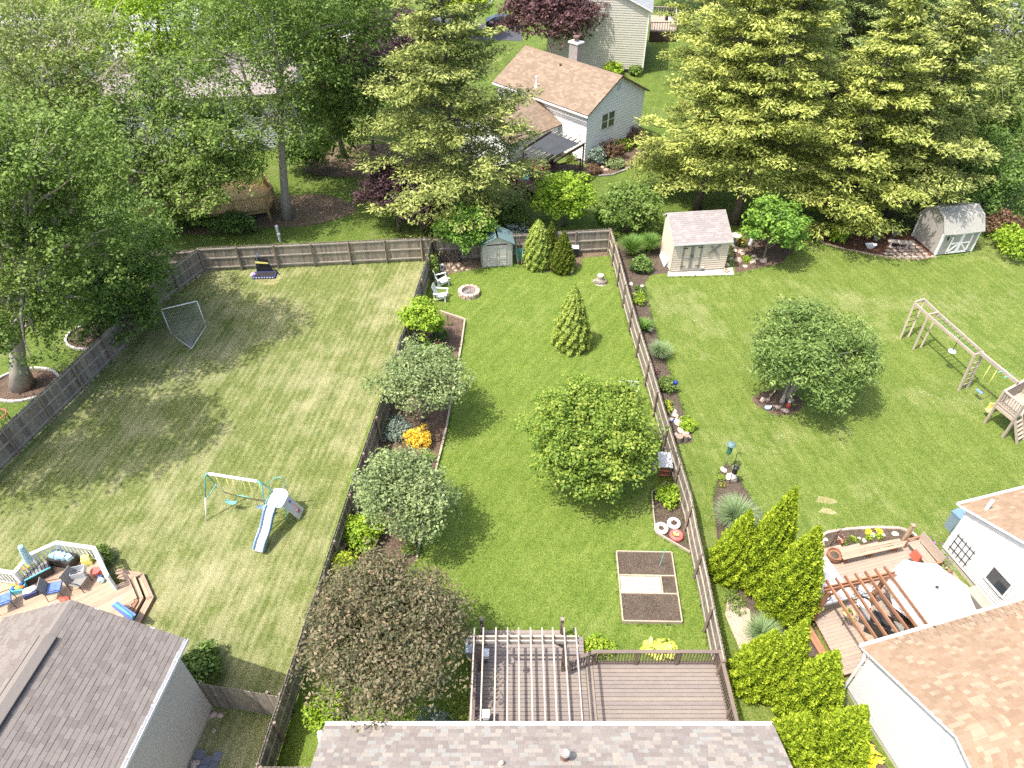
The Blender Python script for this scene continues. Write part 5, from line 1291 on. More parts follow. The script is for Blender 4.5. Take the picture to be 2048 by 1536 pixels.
C = atd(64, 1188); t = thing('toy_crate', 'dark basket of folded towels on the deck', 'basket', C, rz=.5); MB().box((0, 0, .12), (.5, .4, .24)).build('basket', 'navy', t)
for k in range(4): MB().rock((-.12 + .09 * k, .03, .26), (.14, .16, .06), k + 20).build('towel', ('white_paint', 'cover_grey')[k % 2], t)
C = atd(236, 1228); t = thing('inflatable_mattress', 'blue patterned inflatable leaning on the deck steps', 'inflatable', C); p0, p1, p2, p3_ = atd(222, 1212, .6), atd(229, 1207, 1.0), atd(266, 1234, .9), atd(262, 1244, .35); m = MB(); m.slab([p0, p3_, p2, p1], .14); m.build('mattress', 'cushion_blue', t); tub('seam', 'aqua', t, [p1, p2], .05)
C = atd(128, 1200); t = thing('pool_noodle', 'red folded float lying under the sling chair', 'toy', C); MB().rock(C + ZU(.07), (.22, .15, .08), 9).build('float', 'red_cloth', t); tub('string', 'white_paint', t, [C + ZU(.02), C + Vector((-.3, -.1, .02)), C + Vector((-.5, -.25, .02))], .012, 5)
C = atd(204, 1163); t = thing('cloth_bag', 'pale blue cloth bag on the deck boards', 'bag', C); MB().rock(C + ZU(.1), (.16, .13, .14), 12).build('bag', 'cushion_teal', t); tub('strap', 'white_paint', t, [C + Vector((-.1, 0, .18)), C + ZU(.32), C + Vector((.1, 0, .18))], .012, 5)

# new timber deck of the house behind the left trees
zb = 1.0; fr = [V2(G(*p, zb)) for p in ((265, 424), (470, 426), (535, 416), (549, 396), (531, 370), (470, 362), (265, 374))]
t = thing('timber_deck', 'new yellow timber deck half hidden under the left trees', 'deck', fr[1])
boards(t, fr, (1, .03, 0), .2, zb, .04, 'new_timber'); railing(t, fr[:6], zb, .95, post=.1, mat='new_timber', bal=.17, cap=.15, bw=.045)
m = MB()
for p in fr[:4]: m.beam(p, p + ZU(zb - .05), .14, .14)
m.build('support_post', 'new_timber', t); m = MB(); m.prism([p.lerp(fr[5], .04) for p in fr], .55, zb - .04); m.build('rim_joist', 'new_timber', t)

# ------------------------------------------------------------------ beyond: white house deck, car, tan house deck
zk = .75; dk = [V2(G(*p, zk)) for p in ((1011, 340), (1066, 386), (1131, 378), (1181, 344), (1165, 330), (1060, 322))]
t = thing('timber_deck', 'dark stained deck with black railing in the corner of the white house', 'deck', dk[1])
boards(t, dk, u2, .16, zk, .04, 'dark_deck'); m = MB(); m.prism([p.lerp(dk[4], .05) for p in dk], .05, zk - .04); m.build('skirt', 'dark_deck', t)
rl = [V2(G(*p, zk)) for p in ((1040, 352), (1078, 366), (1113, 352), (1160, 340))]
railing(t, rl, zk, .95, post=.11, mat='dark_deck', bal=.15, cap=.14)
for k in range(2):
    q0, q1 = V2(G(1024, 352, .2)), V2(G(1064, 386, .2)); off = Vector((-.25, -.25, 0)) * (k + 1); bar('step_board', 'dark_deck', t, q0 + off + ZU(.5 - .2 * k), q1 + off + ZU(.5 - .2 * k), .3, .05)
t = thing('pergola', 'pergola with a black shade screen behind the white house', 'pergola', dk[2]); zs = 3.15
cs_ = [G(*p, zs) for p in ((1102, 261), (1168, 286), (1113, 318), (1047, 295))]
m = MB(); m.slab([cs_[0].lerp(cs_[2], .08), cs_[1].lerp(cs_[3], .08), cs_[2].lerp(cs_[0], .12), cs_[3].lerp(cs_[1], .12)][::-1], .02); m.build('shade_screen', 'screen_black', t)
bar('beam', 'dark_deck', t, cs_[0] - ZU(.1), cs_[3] - ZU(.1), .08, .2); bar('beam', 'dark_deck', t, cs_[1] - ZU(.1), cs_[2] - ZU(.1), .08, .2)
for i in range(8):
    f = i / 7; bar('rafter', 'play_timber', t, cs_[0].lerp(cs_[1], f) + (cs_[0] - cs_[3]).normalized() * .35 + ZU(-.06), cs_[3].lerp(cs_[2], f) + (cs_[3] - cs_[0]).normalized() * .4 + ZU(-.06), .05, .1)
for p in (cs_[1], cs_[2], cs_[3]): bar('post', 'dark_deck', t, V2(p) + ZU(zk), V2(p) + ZU(zs - .1), .12, .12)
for k, (px, py, lf, lab) in enumerate(((1142, 322, 'hosta', 'hanging basket with lime fern under the black pergola'), (1036, 318, 'leaf_bronze', 'basket of dark flowers at the corner of the white house deck'), (1046, 330, 'leaf_plum', 'pot of wine red foliage on the dark deck'))):
    C = G(px, py, 1.7 if k == 0 else zk); t = thing('flower_basket', lab, 'planter', C); MB().lathe(C, [(.1, 0), (.22, .18), (.24, .2), (.2, .2)], 12).build('pot', 'terracotta', t)
    Cc = np.array(C) + RNG.normal(size=(26, 3)) * np.array([.25, .25, .16]) + np.array([0, 0, .35]); cloud('plant', lf, [clump_leaves(Cc, np.full(26, .14), 12, .14)], t)
    if k == 0: tub('hanger', 'dark_metal', t, [C + ZU(.2), C + ZU(1.4)], .012, 5)
C = G(1066, 352, zk); t = thing('flower_basket', 'pot of orange and lilac flowers at the dark railing', 'planter', C); MB().lathe(C, [(.18, 0), (.26, .4), (.28, .42), (.22, .4)], 12).build('pot', 'terracotta', t); Cc = np.array(C) + RNG.normal(size=(30, 3)) * np.array([.3, .3, .16]) + np.array([0, 0, .75])
cloud('plant', 'bl_orange', [clump_leaves(Cc, np.full(30, .14), 12, .15)], t); cloud('blossom', 'bl_purple', [clump_leaves(Cc - np.array([0, .1, .25]), np.full(30, .12), 10, .13)], t)
q = G(1051, 336, zk + .9); t = thing('beach_towel', 'pale blue towel hanging over the dark railing', 'towel', V2(q) + ZU(zk)); m = MB()
for i in range(6): m.slab([q + Vector((-.3 + .1 * i, -.05 - .03 * (i % 2), .1)), q + Vector((-.2 + .1 * i, -.05 - .03 * ((i + 1) % 2), .1)), q + Vector((-.2 + .1 * i, -.16 - .03 * ((i + 1) % 2), -.95)), q + Vector((-.3 + .1 * i, -.16 - .03 * (i % 2), -.95))][::-1], .015)
m.build('cloth', 'aqua', t); tub('fold', 'aqua', t, [q + Vector((-.3, -.02, .11)), q + Vector((.3, -.02, .11))], .03)
C = G(1100, 345, zk); pchair('dark patio chair under the black shade screen', C, R(150), 'dark_metal', 'wicker', 'red_cloth'); C = G(1086, 340, zk)
t = thing('patio_table', 'round dark patio table under the black shade screen', 'table', C); MB().lathe(C + ZU(.7), [(.5, 0), (.5, .03)], 18).build('table_top', 'dark_metal', t)
for k in range(4): tub('leg', 'dark_metal', t, [C + Vector((.35 * math.cos(k * 1.57), .35 * math.sin(k * 1.57), 0)), C + Vector((.25 * math.cos(k * 1.57), .25 * math.sin(k * 1.57), .7))], .02, 5)
# black car on the driveway
C = G(1006, 55); t = thing('parked_car', 'black hatchback car parked on the driveway at the top edge', 'car', C, rz=R(180 + 4))
pr = [(-2.2, .35), (-2.2, .75), (-2.05, .98), (-1.4, 1.12), (-.5, 1.46), (.25, 1.5), (1.0, 1.38), (1.75, 1.05), (2.15, .92), (2.22, .6), (2.15, .32)]
def carprof(w0, w1, pts, zlim): 
    m = MB(); n = len(pts)
    wd = lambda z: w0 if z < zlim else w0 + (w1 - w0) * (z - zlim) / .6
    vs = [(x, -wd(z), z) for x, z in pts] + [(x, wd(z), z) for x, z in pts]
    return m.add(vs, [tuple(range(n))[::-1], tuple(range(n, 2 * n))] + [(i, (i + 1) % n, (i + 1) % n + n, i + n) for i in range(n)])
carprof(.87, .68, pr, .9).build('body', 'car_paint', t)
for s in (-1, 1):
    for x0, x1, x2, x3 in ((-1.2, -.45, .2, .2), (.27, .27, .95, 1.45)):
        m = MB(); w_ = lambda z: s * (.885 + (.70 - .885) * (z - .9) / .6); q = [(x0, w_(.98), .98), (x3, w_(.98), .98), (x2, w_(1.38), 1.38 if x2 < .9 else 1.3), (x1, w_(1.38), 1.38)]; m.slab(q if s < 0 else q[::-1], .01); m.build('side_window', glassmat(), t)
    for x in (-1.35, 1.4):
        m = MB(); torus(m, (0, 0, 0), .24, .08, 20, 8); wh = m.build('wheel', 'tyre', t); wh.matrix_basis = Matrix.Translation((x, s * .82, .32)) @ Matrix.Rotation(R(90), 4, 'X')
        m = MB(); m.lathe((0, 0, -.05), [(.2, 0), (.2, .1), (.05, .12)], 14); rm = m.build('rim', 'steel'); rm.parent = wh
    MB().box((2.05, s * .62, .78), (.25, .3, .16), taper=.7).build('headlight', 'white_paint', t); MB().box((-2.12, s * .66, .85), (.14, .24, .2)).build('tail_light', 'red_tyre', t)
m = MB(); m.slab([(1.62, -.66, 1.13), (1.62, .66, 1.13), (1.02, .6, 1.4), (1.02, -.6, 1.4)], .01); m.build('windscreen', glassmat(), t)
# tan house deck
zt = 1.2; q = [V2(G(*p, zt)) for p in ((1300, 62), (1352, 62), (1350, 32), (1302, 30))]; t = thing('timber_deck', 'grey timber deck behind the tan house', 'deck', q[0])
boards(t, q, (1, 0, 0), .3, zt, .05, 'deck_tan'); railing(t, [q[0], q[1], q[2]], zt, 1.0, mat='fence_rail', bal=.3, bw=.07); railing(t, [q[2], q[3]], zt, 1.0, mat='fence_rail', bal=.3, bw=.07)
m = MB(); m.prism(q, .05, zt - .05); m.build('lattice_skirt', 'dark_deck', t)
C = G(1338, 40, zt); t = thing('grill', 'covered black grill on the grey deck of the tan house', 'grill', C); MB().box(C + ZU(.55), (1.0, .6, 1.1), taper=.8).build('cover', 'black_plastic', t); MB().box(C + ZU(.03), (.8, .5, .06)).build('base', 'dark_metal', t)
pchair('white lounge chair on the grey deck of the tan house', G(1342, 52, zt), R(200), 'white_paint', 'white_paint')

# ------------------------------------------------------------------ sheds on the right
fl_, fr_ = V2(G(1340, 545)), V2(G(1448, 538)); d6 = (fr_ - fl_).normalized(); ra = math.atan2(d6.y, d6.x); Ws = (fr_ - fl_).length; Ds = 2.5
t = thing('garden_shed', 'beige garden shed with shingle roof and double doors', 'shed', fl_)
n6 = Vector((d6.y, -d6.x, 0)); bk = -n6
Q = lambda x, y, z=0: Vector((*(fl_ + d6 * x + bk * y).xy, z))
ze6 = 2.2; kr = 1.05 / 2.05
siding(t, 'front_wall', 'beige_siding', Q(0, 0), Q(Ws, 0), n6, .12, ze6, .17)
def trim6(z): return (0, Ds) if z < ze6 else ((z - ze6) / kr, Ds - max(0, (z - 2.75)) * .9)
siding(t, 'side_wall', 'beige_siding', Q(0, 0), Q(0, Ds), -d6, .12, 3.15, .17, trim6); siding(t, 'side_wall', 'beige_siding', Q(Ws, 0), Q(Ws, Ds), d6, .12, 3.15, .17, trim6)
m = MB(); m.prism([Q(.03, .03), Q(Ws - .03, .03), Q(Ws - .03, Ds - .03), Q(.03, Ds - .03)], 0, ze6 - .05); m.build('inner_shell', 'beige_siding', t)
e0, e1, r0, r1, k0, k1 = Q(-.12, -.2, ze6 - .02), Q(Ws + .12, -.2, ze6 - .02), Q(-.12, 2.05, ze6 + 1.1), Q(Ws + .12, 2.05, ze6 + 1.1), Q(-.12, 2.7, ze6 + .6), Q(Ws + .12, 2.7, ze6 + .6)
m = MB(); m.slab([e0 + ZU(.06), e1 + ZU(.06), r1 + ZU(.06), r0 + ZU(.06)], .06); m.slab([r0 + ZU(.06), r1 + ZU(.06), k1 + ZU(.06), k0 + ZU(.06)], .06); m.build('roof', 'gutter', t)
shingles(t, e0 + ZU(.06), e1 - e0, r0 - e0, (e1 - e0).length, (r0 - e0).length, ROOF['greyred'], .16, (.22, .4)); shingles(t, k1 + ZU(.06), k0 - k1, r1 - k1, (e1 - e0).length, (r0 - k0).length, ROOF['brown'], .16, (.22, .4))
bar('fascia', 'gutter', t, e0 + ZU(.02), e1 + ZU(.02), .03, .1)
for s in range(2):
    x0 = .62 + s * .66; m = MB(); m.slab([Q(x0 + .01, -.035, .2), Q(x0 + .65, -.035, .2), Q(x0 + .65, -.035, 2.05), Q(x0 + .01, -.035, 2.05)], .03); dr = m.build('door', 'beige_siding', t)
    m = MB()
    for xx in (x0 + .06, x0 + .6): m.beam(Q(xx, -.045, .2), Q(xx, -.045, 2.05), .11, .03, up=n6)
    for zz in (.28, 1.12, 1.98): m.beam(Q(x0 + .12, -.045, zz), Q(x0 + .54, -.045, zz), .09, .03, up=(0, 0, 1))
    o = m.build('door_trim', 'mesh_grey'); o.parent = dr
    m = MB()
    for zz in (.45, 1.85): m.beam(Q(x0 + (.02 if s == 0 else .64), -.075, zz), Q(x0 + (.3 if s == 0 else .36), -.075, zz), .02, .05)
    m.beam(Q(x0 + (.6 if s == 0 else .06), -.09, 1.15), Q(x0 + (.6 if s == 0 else .06), -.09, 1.35), .03, .03); o = m.build('hinge', 'dark_metal'); o.parent = dr
for k in range(4):
    a_ = R(40 + 90 * k); c = Q(2.75, -.06, 1.62); ax = d6 * math.cos(a_) + ZU(math.sin(a_)); bar('wind_vane_blade', 'mesh_grey', t, c + ax * .04 + n6 * .01 * k, c + ax * (.5 if k != 1 else .35) + n6 * .01 * k, .03, .12, up=n6.cross(ax))
# things round the shed
p0, p1 = G(1330, 534), G(1341, 540); t = thing('leaning_panel', 'white panel leaning on the side of the beige shed', 'panel', p0); m = MB(); m.slab([G(1318, 510, .02), G(1328, 534, .02), G(1342, 512, 1.0), G(1331, 487, 1.0)], .05); m.build('panel', 'white_paint', t); m = MB(); m.slab([G(1329, 533, .03), G(1339, 536, .02), G(1344, 513, .95), G(1342, 511, .98)], .03); m.build('lattice', 'slide_blue', t)
C = G(1432, 536); t = thing('bird_table', 'rust brown trough on an orange timber post before the beige shed', 'bird table', C)
bar('post', 'cedar', t, C + Vector((.12, 0, 0)), C + Vector((.12, .02, 1.2)), .2, .14); bar('back_post', 'cedar', t, C + Vector((-.22, .1, 0)), C + Vector((-.2, .2, .8)), .1, .1); bar('trough', 'terracotta', t, C + Vector((-.62, .15, 1.05)), C + Vector((.5, .15, 1.05)), .3, .2); bar('trough_lid', 'red_cloth', t, C + Vector((-.6, .3, 1.22)), C + Vector((.48, .3, 1.22)), .12, .16)
C = G(1467, 492); t = thing('bird_bath', 'round stone bird bath beside the beige shed', 'bird bath', C); MB().lathe(C, [(.16, 0), (.09, .15), (.08, .75)], 12).build('pedestal', 'stone_grey', t); MB().lathe(C + ZU(.75), [(.1, 0), (.36, .08), (.38, .12), (.3, .1), (.05, .06)], 20).build('basin', 'stone_pale', t)
C = G(1500, 490); t = thing('garden_statue', 'small white statue beneath the glossy tree', 'statue', C); MB().lathe(C, [(.12, 0), (.14, .2), (.1, .45), (.07, .55), (.1, .66), (.02, .78)], 10).build('figure', 'white_paint', t); MB().box(C + ZU(.03), (.32, .32, .06)).build('plinth', 'stone_grey', t)
C = G(1452, 542); t = thing('garden_hoops', 'small striped ring ornament before the rockery', 'ornament', C)
for k in range(3): m = MB(); torus(m, (0, 0, 0), .2 - .05 * k, .03, 16, 6); o = m.build('ring', ('terracotta', 'stone_pale', 'stone_tan')[k], t); o.matrix_basis = Matrix.Translation((C.x, C.y, .06 + .03 * k))
C = G(1401, 541); t = thing('garden_rabbit', 'grey stone rabbit ornament on the shed slab', 'ornament', C); MB().rock((C.x, C.y, .12), (.2, .16, .18), 5).build('body', 'stone_grey', t); MB().rock((C.x + .1, C.y - .08, .28), (.1, .09, .1), 6).build('head', 'stone_pale', t)
C = G(1275, 545); t = thing('plant_trellis', 'low black wire trellis at the head of the fence flower bed', 'trellis', C)
for x in (-.45, -.15, .2, .5): tub('wire', 'dark_metal', t, [C + Vector((x, 0, 0)), C + Vector((x, 0, .5))], .014, 5)
tub('wire', 'dark_metal', t, [C + Vector((-.55, 0, .48)), C + Vector((-.15, 0, .5)), C + Vector((0, 0, .6)), C + Vector((.2, 0, .5)), C + Vector((.6, 0, .46))], .014, 5); tub('wire', 'dark_metal', t, [C + Vector((-.5, 0, .25)), C + Vector((.55, 0, .25))], .012, 5)
C = G(1275, 532); t = thing('plant_hoop', 'pale bent hoop frame beside the dark bush', 'hoop', C); tub('hoop', 'stone_pale', t, [C + Vector((-.42, 0, 0)), C + Vector((-.4, 0, .55)), C + Vector((.4, .1, .6)), C + Vector((.42, .05, 0))], .022, 6); tub('cord', 'stone_pale', t, [C + Vector((-.4, 0, .3)), C + Vector((.4, .05, .3))], .014, 5)
C = G(1347, 786); t = thing('gazing_ball', 'shiny blue gazing ball on a stand in the flower bed', 'gazing ball', C)
m = MB(); m.lathe(C + ZU(.62), [(.14 * math.sin(math.pi * k / 10) + .001, .14 - .14 * math.cos(math.pi * k / 10)) for k in range(11)], 18); m.build('ball', 'gazing', t, smooth=True)
for k in range(3): tub('stand_leg', 'stone_grey', t, [C + Vector((.14 * math.cos(k * 2.1), .14 * math.sin(k * 2.1), 0)), C + Vector((.05 * math.cos(k * 2.1), .05 * math.sin(k * 2.1), .35)), C + Vector((.1 * math.cos(k * 2.1), .1 * math.sin(k * 2.1), .64))], .014, 5)
C = G(1312, 742); t = thing('cone_pile', 'brown heap of pine cones by the fountain grass', 'pine cones', C)
for k in range(16): a_ = k * 2.4; MB().rock((C.x + .1 * math.sqrt(k) * .55 * math.cos(a_), C.y + .1 * math.sqrt(k) * .9 * math.sin(a_), .06 + .05 * ((16 - k) / 16)), (.07, .06, .07), k).build('pine_cone', 'copper_brown', t)
for px, py, s, lab in ((1357, 882, .2, 'sawn log standing at the lower end of the flower bed'), (1371, 880, .15, 'thinner sawn log lying against the standing one')):
    C = G(px, py); t = thing('log', lab, 'log', C); MB().lathe(C, [(s, 0), (s * .95, .35)], 12).build('bark', 'bark_grey', t); MB().lathe(C + ZU(.35), [(s * .92, 0), (s * .9, .01)], 12).build('cut_face', 'stone_tan', t)
C = G(1345, 842); t = thing('bird_bath', 'small blue glass dish in the flower bed', 'dish', C); MB().lathe(C, [(.08, 0), (.13, .06), (.14, .08), (.1, .06)], 12).build('dish', 'gazing', t); MB().lathe(C - ZU(.0), [(.06, 0), (.05, .02)], 10).build('foot', 'stone_grey', t)
# bird feeders
C = G(1459, 968); t = thing('feeder_pole', 'black crook pole with a dark seed feeder', 'bird feeder', C); tp_ = Vector((C.x - .05, C.y + .1, 2.1))
tub('pole', 'dark_metal', t, [C, C.lerp(tp_, .97), tp_ + Vector((.08, 0, .06)), tp_ + Vector((.16, 0, -.06))], .018, 6); MB().lathe(C + Vector((.08, .0, .75)), [(.08, 0), (.1, .05), (.1, .4), (.15, .44), (.03, .55)], 12).build('seed_tube', 'black_plastic', t); MB().lathe(C + Vector((.1, .12, 1.05)), [(.16, 0), (.16, .03)], 12).build('tray', 'mesh_grey', t)
C = G(1448, 940); t = thing('bird_feeder', 'green tube bird feeder with a pale dome lid on a pole', 'bird feeder', C); tub('pole', 'mesh_grey', t, [C, C + Vector((0, .05, 1.2))], .02, 6)
MB().lathe(C + Vector((0, .05, 1.15)), [(.1, 0), (.12, .05), (.12, .42), (.09, .45)], 12).build('seed_tube', 'green_paint', t); MB().lathe(C + Vector((0, .05, 1.75)), [(.22, 0), (.17, .08), (.02, .14)], 14).build('dome_lid', 'shed_roof', t); tub('stem', 'green_paint', t, [C + Vector((0, .05, 1.6)), C + Vector((0, .05, 1.78))], .03, 6)
# things beneath the lone tree
C = G(1533, 805); t = thing('garden_stick', 'slanting brown wooden handle under the lone tree', 'stick', C); bar('shaft', 'cedar', t, C + ZU(.02), G(1549, 783) + ZU(.1), .05, .05); bar('grip', 'cedar', t, G(1549, 783) + ZU(.1), G(1551, 780) + ZU(.11), .07, .07)
C = G(1564, 804); t = thing('garden_gnome', 'pale pointed gnome under the lone tree', 'ornament', C); MB().lathe(C, [(.12, 0), (.13, .15), (.09, .3), (.1, .32), (.01, .62)], 10).build('figure', 'stone_pale', t); MB().lathe(C, [(.15, 0), (.14, .04)], 10).build('base', 'stone_grey', t)
C = G(1576, 813); t = thing('garden_gnome', 'red and white gnome under the lone tree', 'ornament', C); MB().lathe(C, [(.12, 0), (.12, .18), (.07, .26)], 10).build('coat', 'red_cloth', t); MB().rock(C + ZU(.33), (.08, .08, .09), 2).build('head', 'white_paint', t)
C = G(1534, 818); t = thing('garden_ornament', 'pale blue ornament at the edge of the mulch ring', 'ornament', C); MB().rock(C + ZU(.1), (.18, .13, .13), 7).build('body', 'cushion_teal', t); MB().rock(C + Vector((.12, -.03, .2)), (.08, .07, .08), 8).build('head', 'white_paint', t)
# gambrel barn
b0, b1, b3 = V2(G(1869, 512)), V2(G(1942, 504)), V2(G(1826, 473)); d7 = (b1 - b0).normalized(); bk7 = Vector((-d7.y, d7.x, 0)); W7 = (b1 - b0).length; D7 = (b3 - b0).length; ze7 = 1.85
t = thing('barn_shed', 'grey gambrel barn shed with white trimmed doors', 'shed', b0)
Q7 = lambda x, y, z=0: Vector((*(b0 + d7 * x + bk7 * y).xy, z))
rp7 = [(0, ze7), (.45, 2.62), (D7 / 2, 2.98), (D7 - .45, 2.62), (D7, ze7)]
for x, nm in ((0, 'side_wall'), (W7, 'side_wall')):
    m = MB(); pts = [Q7(x, 0, .08)] + [Q7(x, y, z) for y, z in rp7] + [Q7(x, D7, .08)]; m.slab(pts if x == 0 else pts[::-1], .06); o = m.build(nm, 'barn_grey', t)
m = MB(); m.slab([Q7(.06, 0, .08), Q7(W7 - .06, 0, .08), Q7(W7 - .06, 0, ze7), Q7(.06, 0, ze7)], .06); m.build('front_wall', 'barn_grey', t); m = MB(); m.slab([Q7(W7 - .06, D7, .08), Q7(.06, D7, .08), Q7(.06, D7, ze7), Q7(W7 - .06, D7, ze7)], .06); m.build('back_wall', 'barn_grey', t)
ov = [(-.16, ze7 - .14), (.45, 2.66), (D7 / 2, 3.02), (D7 - .45, 2.66), (D7 + .16, ze7 - .14)]
for i in range(4):
    (y0, z0_), (y1, z1_) = ov[i], ov[i + 1]; m = MB(); m.slab([Q7(-.14, y0, z0_), Q7(W7 + .14, y0, z0_), Q7(W7 + .14, y1, z1_), Q7(-.14, y1, z1_)], .04); rf = m.build('roof_panel', 'metal_roof', t)
    m = MB(); nr_ = (Q7(1, y0, z0_) - Q7(0, y0, z0_)).cross(Q7(0, y1, z1_) - Q7(0, y0, z0_)).normalized()
    for k in range(int((W7 + .28) / .14)): x = -.1 + k * .14; m.beam(Q7(x, y0, z0_) + nr_ * .008, Q7(x, y1, z1_) + nr_ * .008, .035, .022, up=nr_)
    o = m.build('roof_ribs', 'metal_roof'); o.parent = rf
for x in (.05, W7 - .05): bar('corner_trim', 'white_paint', t, Q7(x, -.015, .08), Q7(x, -.015, ze7), .11, .03, up=-bk7)
for y in (.03, D7 - .03): bar('corner_trim', 'white_paint', t, Q7(-.02, y, .08), Q7(-.02, y, ze7), .12, .03, up=-d7)
bar('eave_trim', 'white_paint', t, Q7(.1, -.016, ze7 - .06), Q7(W7 - .1, -.016, ze7 - .06), .03, .1)
for s in range(2):
    x0 = W7 * .26 + s * .8; m = MB(); m.slab([Q7(x0, -.03, .12), Q7(x0 + .79, -.03, .12), Q7(x0 + .79, -.03, 1.68), Q7(x0, -.03, 1.68)], .025); dr = m.build('door', 'barn_grey', t); m = MB()
    for xx in (x0 + .05, x0 + .74): m.beam(Q7(xx, -.045, .12), Q7(xx, -.045, 1.68), .1, .03, up=-bk7)
    for zz in (.17, .9, 1.63): m.beam(Q7(x0 + .1, -.046, zz), Q7(x0 + .69, -.046, zz), .028, .1)
    m.beam(Q7(x0 + (.1 if s == 0 else .69), -.044, .22), Q7(x0 + (.69 if s == 0 else .1), -.044, .85), .026, .09); o = m.build('door_trim', 'white_paint'); o.parent = dr
    m = MB()
    for zz in (.25, 1.5): m.box(Q7(x0 + (.05 if s == 0 else .74), -.07, zz), (.09, .03, .06))
    o = m.build('hinge', 'dark_metal'); o.parent = dr
m = MB(); m.box(Q7(.42, -.04, 1.35), (.1, .04, .26)); m.build('wall_lamp', 'dark_metal', t)
C = G(1795, 494); t = thing('garden_bench', 'white stone bench on the flagstones by the barn', 'bench', C, rz=R(-12)); MB().box((0, 0, .42), (1.55, .38, .08)).build('seat', 'stone_pale', t)
for x in (-.55, .55): MB().box((x, 0, .19), (.14, .32, .38), taper=.8).build('leg', 'stone_pale', t)
C = G(1740, 496); t = thing('planter', 'white boat shaped planter in the red mulch', 'planter', C, rz=R(-4)); m = MB(); m.lathe((0, 0, 0), [(.22, 0), (.42, .28), (.44, .3), (.36, .26), (.2, .1)], 18, sq=.45); m.build('trough', 'white_paint', t); MB().lathe((0, 0, .1), [(.3, 0), (.28, .05)], 14, sq=.45).build('soil', 'soil', t)
for px, py, lab, s in ((1788, 472, 'grey stone urn at the back of the mulch bed', .22), (1751, 480, 'mossy stone trough beneath the pine boughs', .26)):
    C = G(px, py); t = thing('planter', lab, 'planter', C); MB().lathe(C, [(s * .6, 0), (s, .4), (s * 1.1, .42), (s * .9, .4)], 14).build('pot', 'stone_grey', t); Cc = np.array(C) + RNG.normal(size=(10, 3)) * .1 + np.array([0, 0, .5]); cloud('plant', 'leaf_mid', [clump_leaves(Cc, np.full(10, .12), 10, .12)], t)
C = G(1478, 380); adirondack('white garden chair under the golden pines', C, R(175))

# ------------------------------------------------------------------ climbing frame on the right lawn
hb = 2.3
t = thing('climbing_frame', 'grey timber monkey bars, swing beam and play tower on the right lawn', 'play set', G(1900, 720))
Lp = {k: G(*p, hb) for k, p in dict(a=(1829, 606), b=(1849, 600), c=(1856, 631), d=(1876, 626), e=(1949, 711), f=(1966, 706)).items()}
def plg(name, p, q, w=.1, h=.1): bar(name, 'play_timber', t, p, q, w, h)
for k0, k1 in (('a', 'c'), ('b', 'd'), ('c', 'e'), ('d', 'f')): plg('side_beam', Lp[k0], Lp[k1], .06, .16)
for k0, k1 in (('a', 'b'), ('c', 'd'), ('e', 'f')): plg('cross_beam', Lp[k0] + ZU(.05), Lp[k1] + ZU(.05), .09, .09)
ft_ = dict(a=(1800, 677), b=(1816, 674), c=(1826, 699), d=(1841, 695), e=(1917, 781), f=(1934, 776))
for k, p in ft_.items(): plg('leg', G(*p), Lp[k] - ZU(.05), .1, .1)
for k0, k1 in (('a', 'b'), ('e', 'f')):
    for i in range(1, 6):
        f = i / 6.5; tub('rung', 'dark_metal' if k0 == 'a' else 'play_timber', t, [G(*ft_[k0]).lerp(Lp[k0], f), G(*ft_[k1]).lerp(Lp[k1], f)], .02 if k0 == 'a' else .03, 6)
for i in range(1, 12):
    f = i / 12; tub('overhead_bar', 'green_paint', t, [Lp['c'].lerp(Lp['e'], f) - ZU(.03), Lp['d'].lerp(Lp['f'], f) - ZU(.03)], .018, 6)
mid = Lp['c'].lerp(Lp['e'], .6).lerp(Lp['d'].lerp(Lp['f'], .6), .5); tub('swing_strap', 'black_plastic', t, [mid, mid - ZU(.9)], .02, 5); MB().lathe(mid - ZU(1.0), [(.2, 0), (.22, .03), (.2, .07)], 16).build('disc_swing', 'white_paint', t)
sb0, sb1 = Lp['f'].lerp(Lp['e'], .4) + ZU(.1), G(2036, 766, hb + .1); plg('swing_beam', sb0, sb1, .12, .18)
sdir = (sb1 - sb0).normalized()
for f0, f1 in ((.33, .55),):
    for k, f in enumerate((.33, .5)): p = sb0.lerp(sb1, f); tub('swing_rope', 'yellow_plastic', t, [p, Vector((p.x, p.y, .55))], .018, 5)
    p, q = sb0.lerp(sb1, .33), sb0.lerp(sb1, .5); m = MB(); m.beam(Vector((p.x, p.y, .52)), Vector((q.x, q.y, .52)), .18, .03); m.build('swing_seat', 'slide_blue', t)
for f in (.62, .78): p = sb0.lerp(sb1, f); pn = Vector((-sdir.y, sdir.x, 0)); tub('glider_arm', 'teal_paint', t, [p - pn * .35, p + pn * .35], .02, 5)
gc = G(1980, 818, .45)
for k, off in ((0, Vector((-.1, -.1, 0))), (1, Vector((.75, .35, 0)))):
    c = gc + off; m = MB(); m.box(c, (.3, .3, .05)); m.box(c + Vector((.1, .12, .2)), (.32, .06, .4)); m.build('glider_seat', 'yellow_plastic', t)
tub('glider_bar', 'aqua', t, [gc + Vector((0, 0, -.05)), gc + Vector((.75, .4, -.05))], .07, 7)
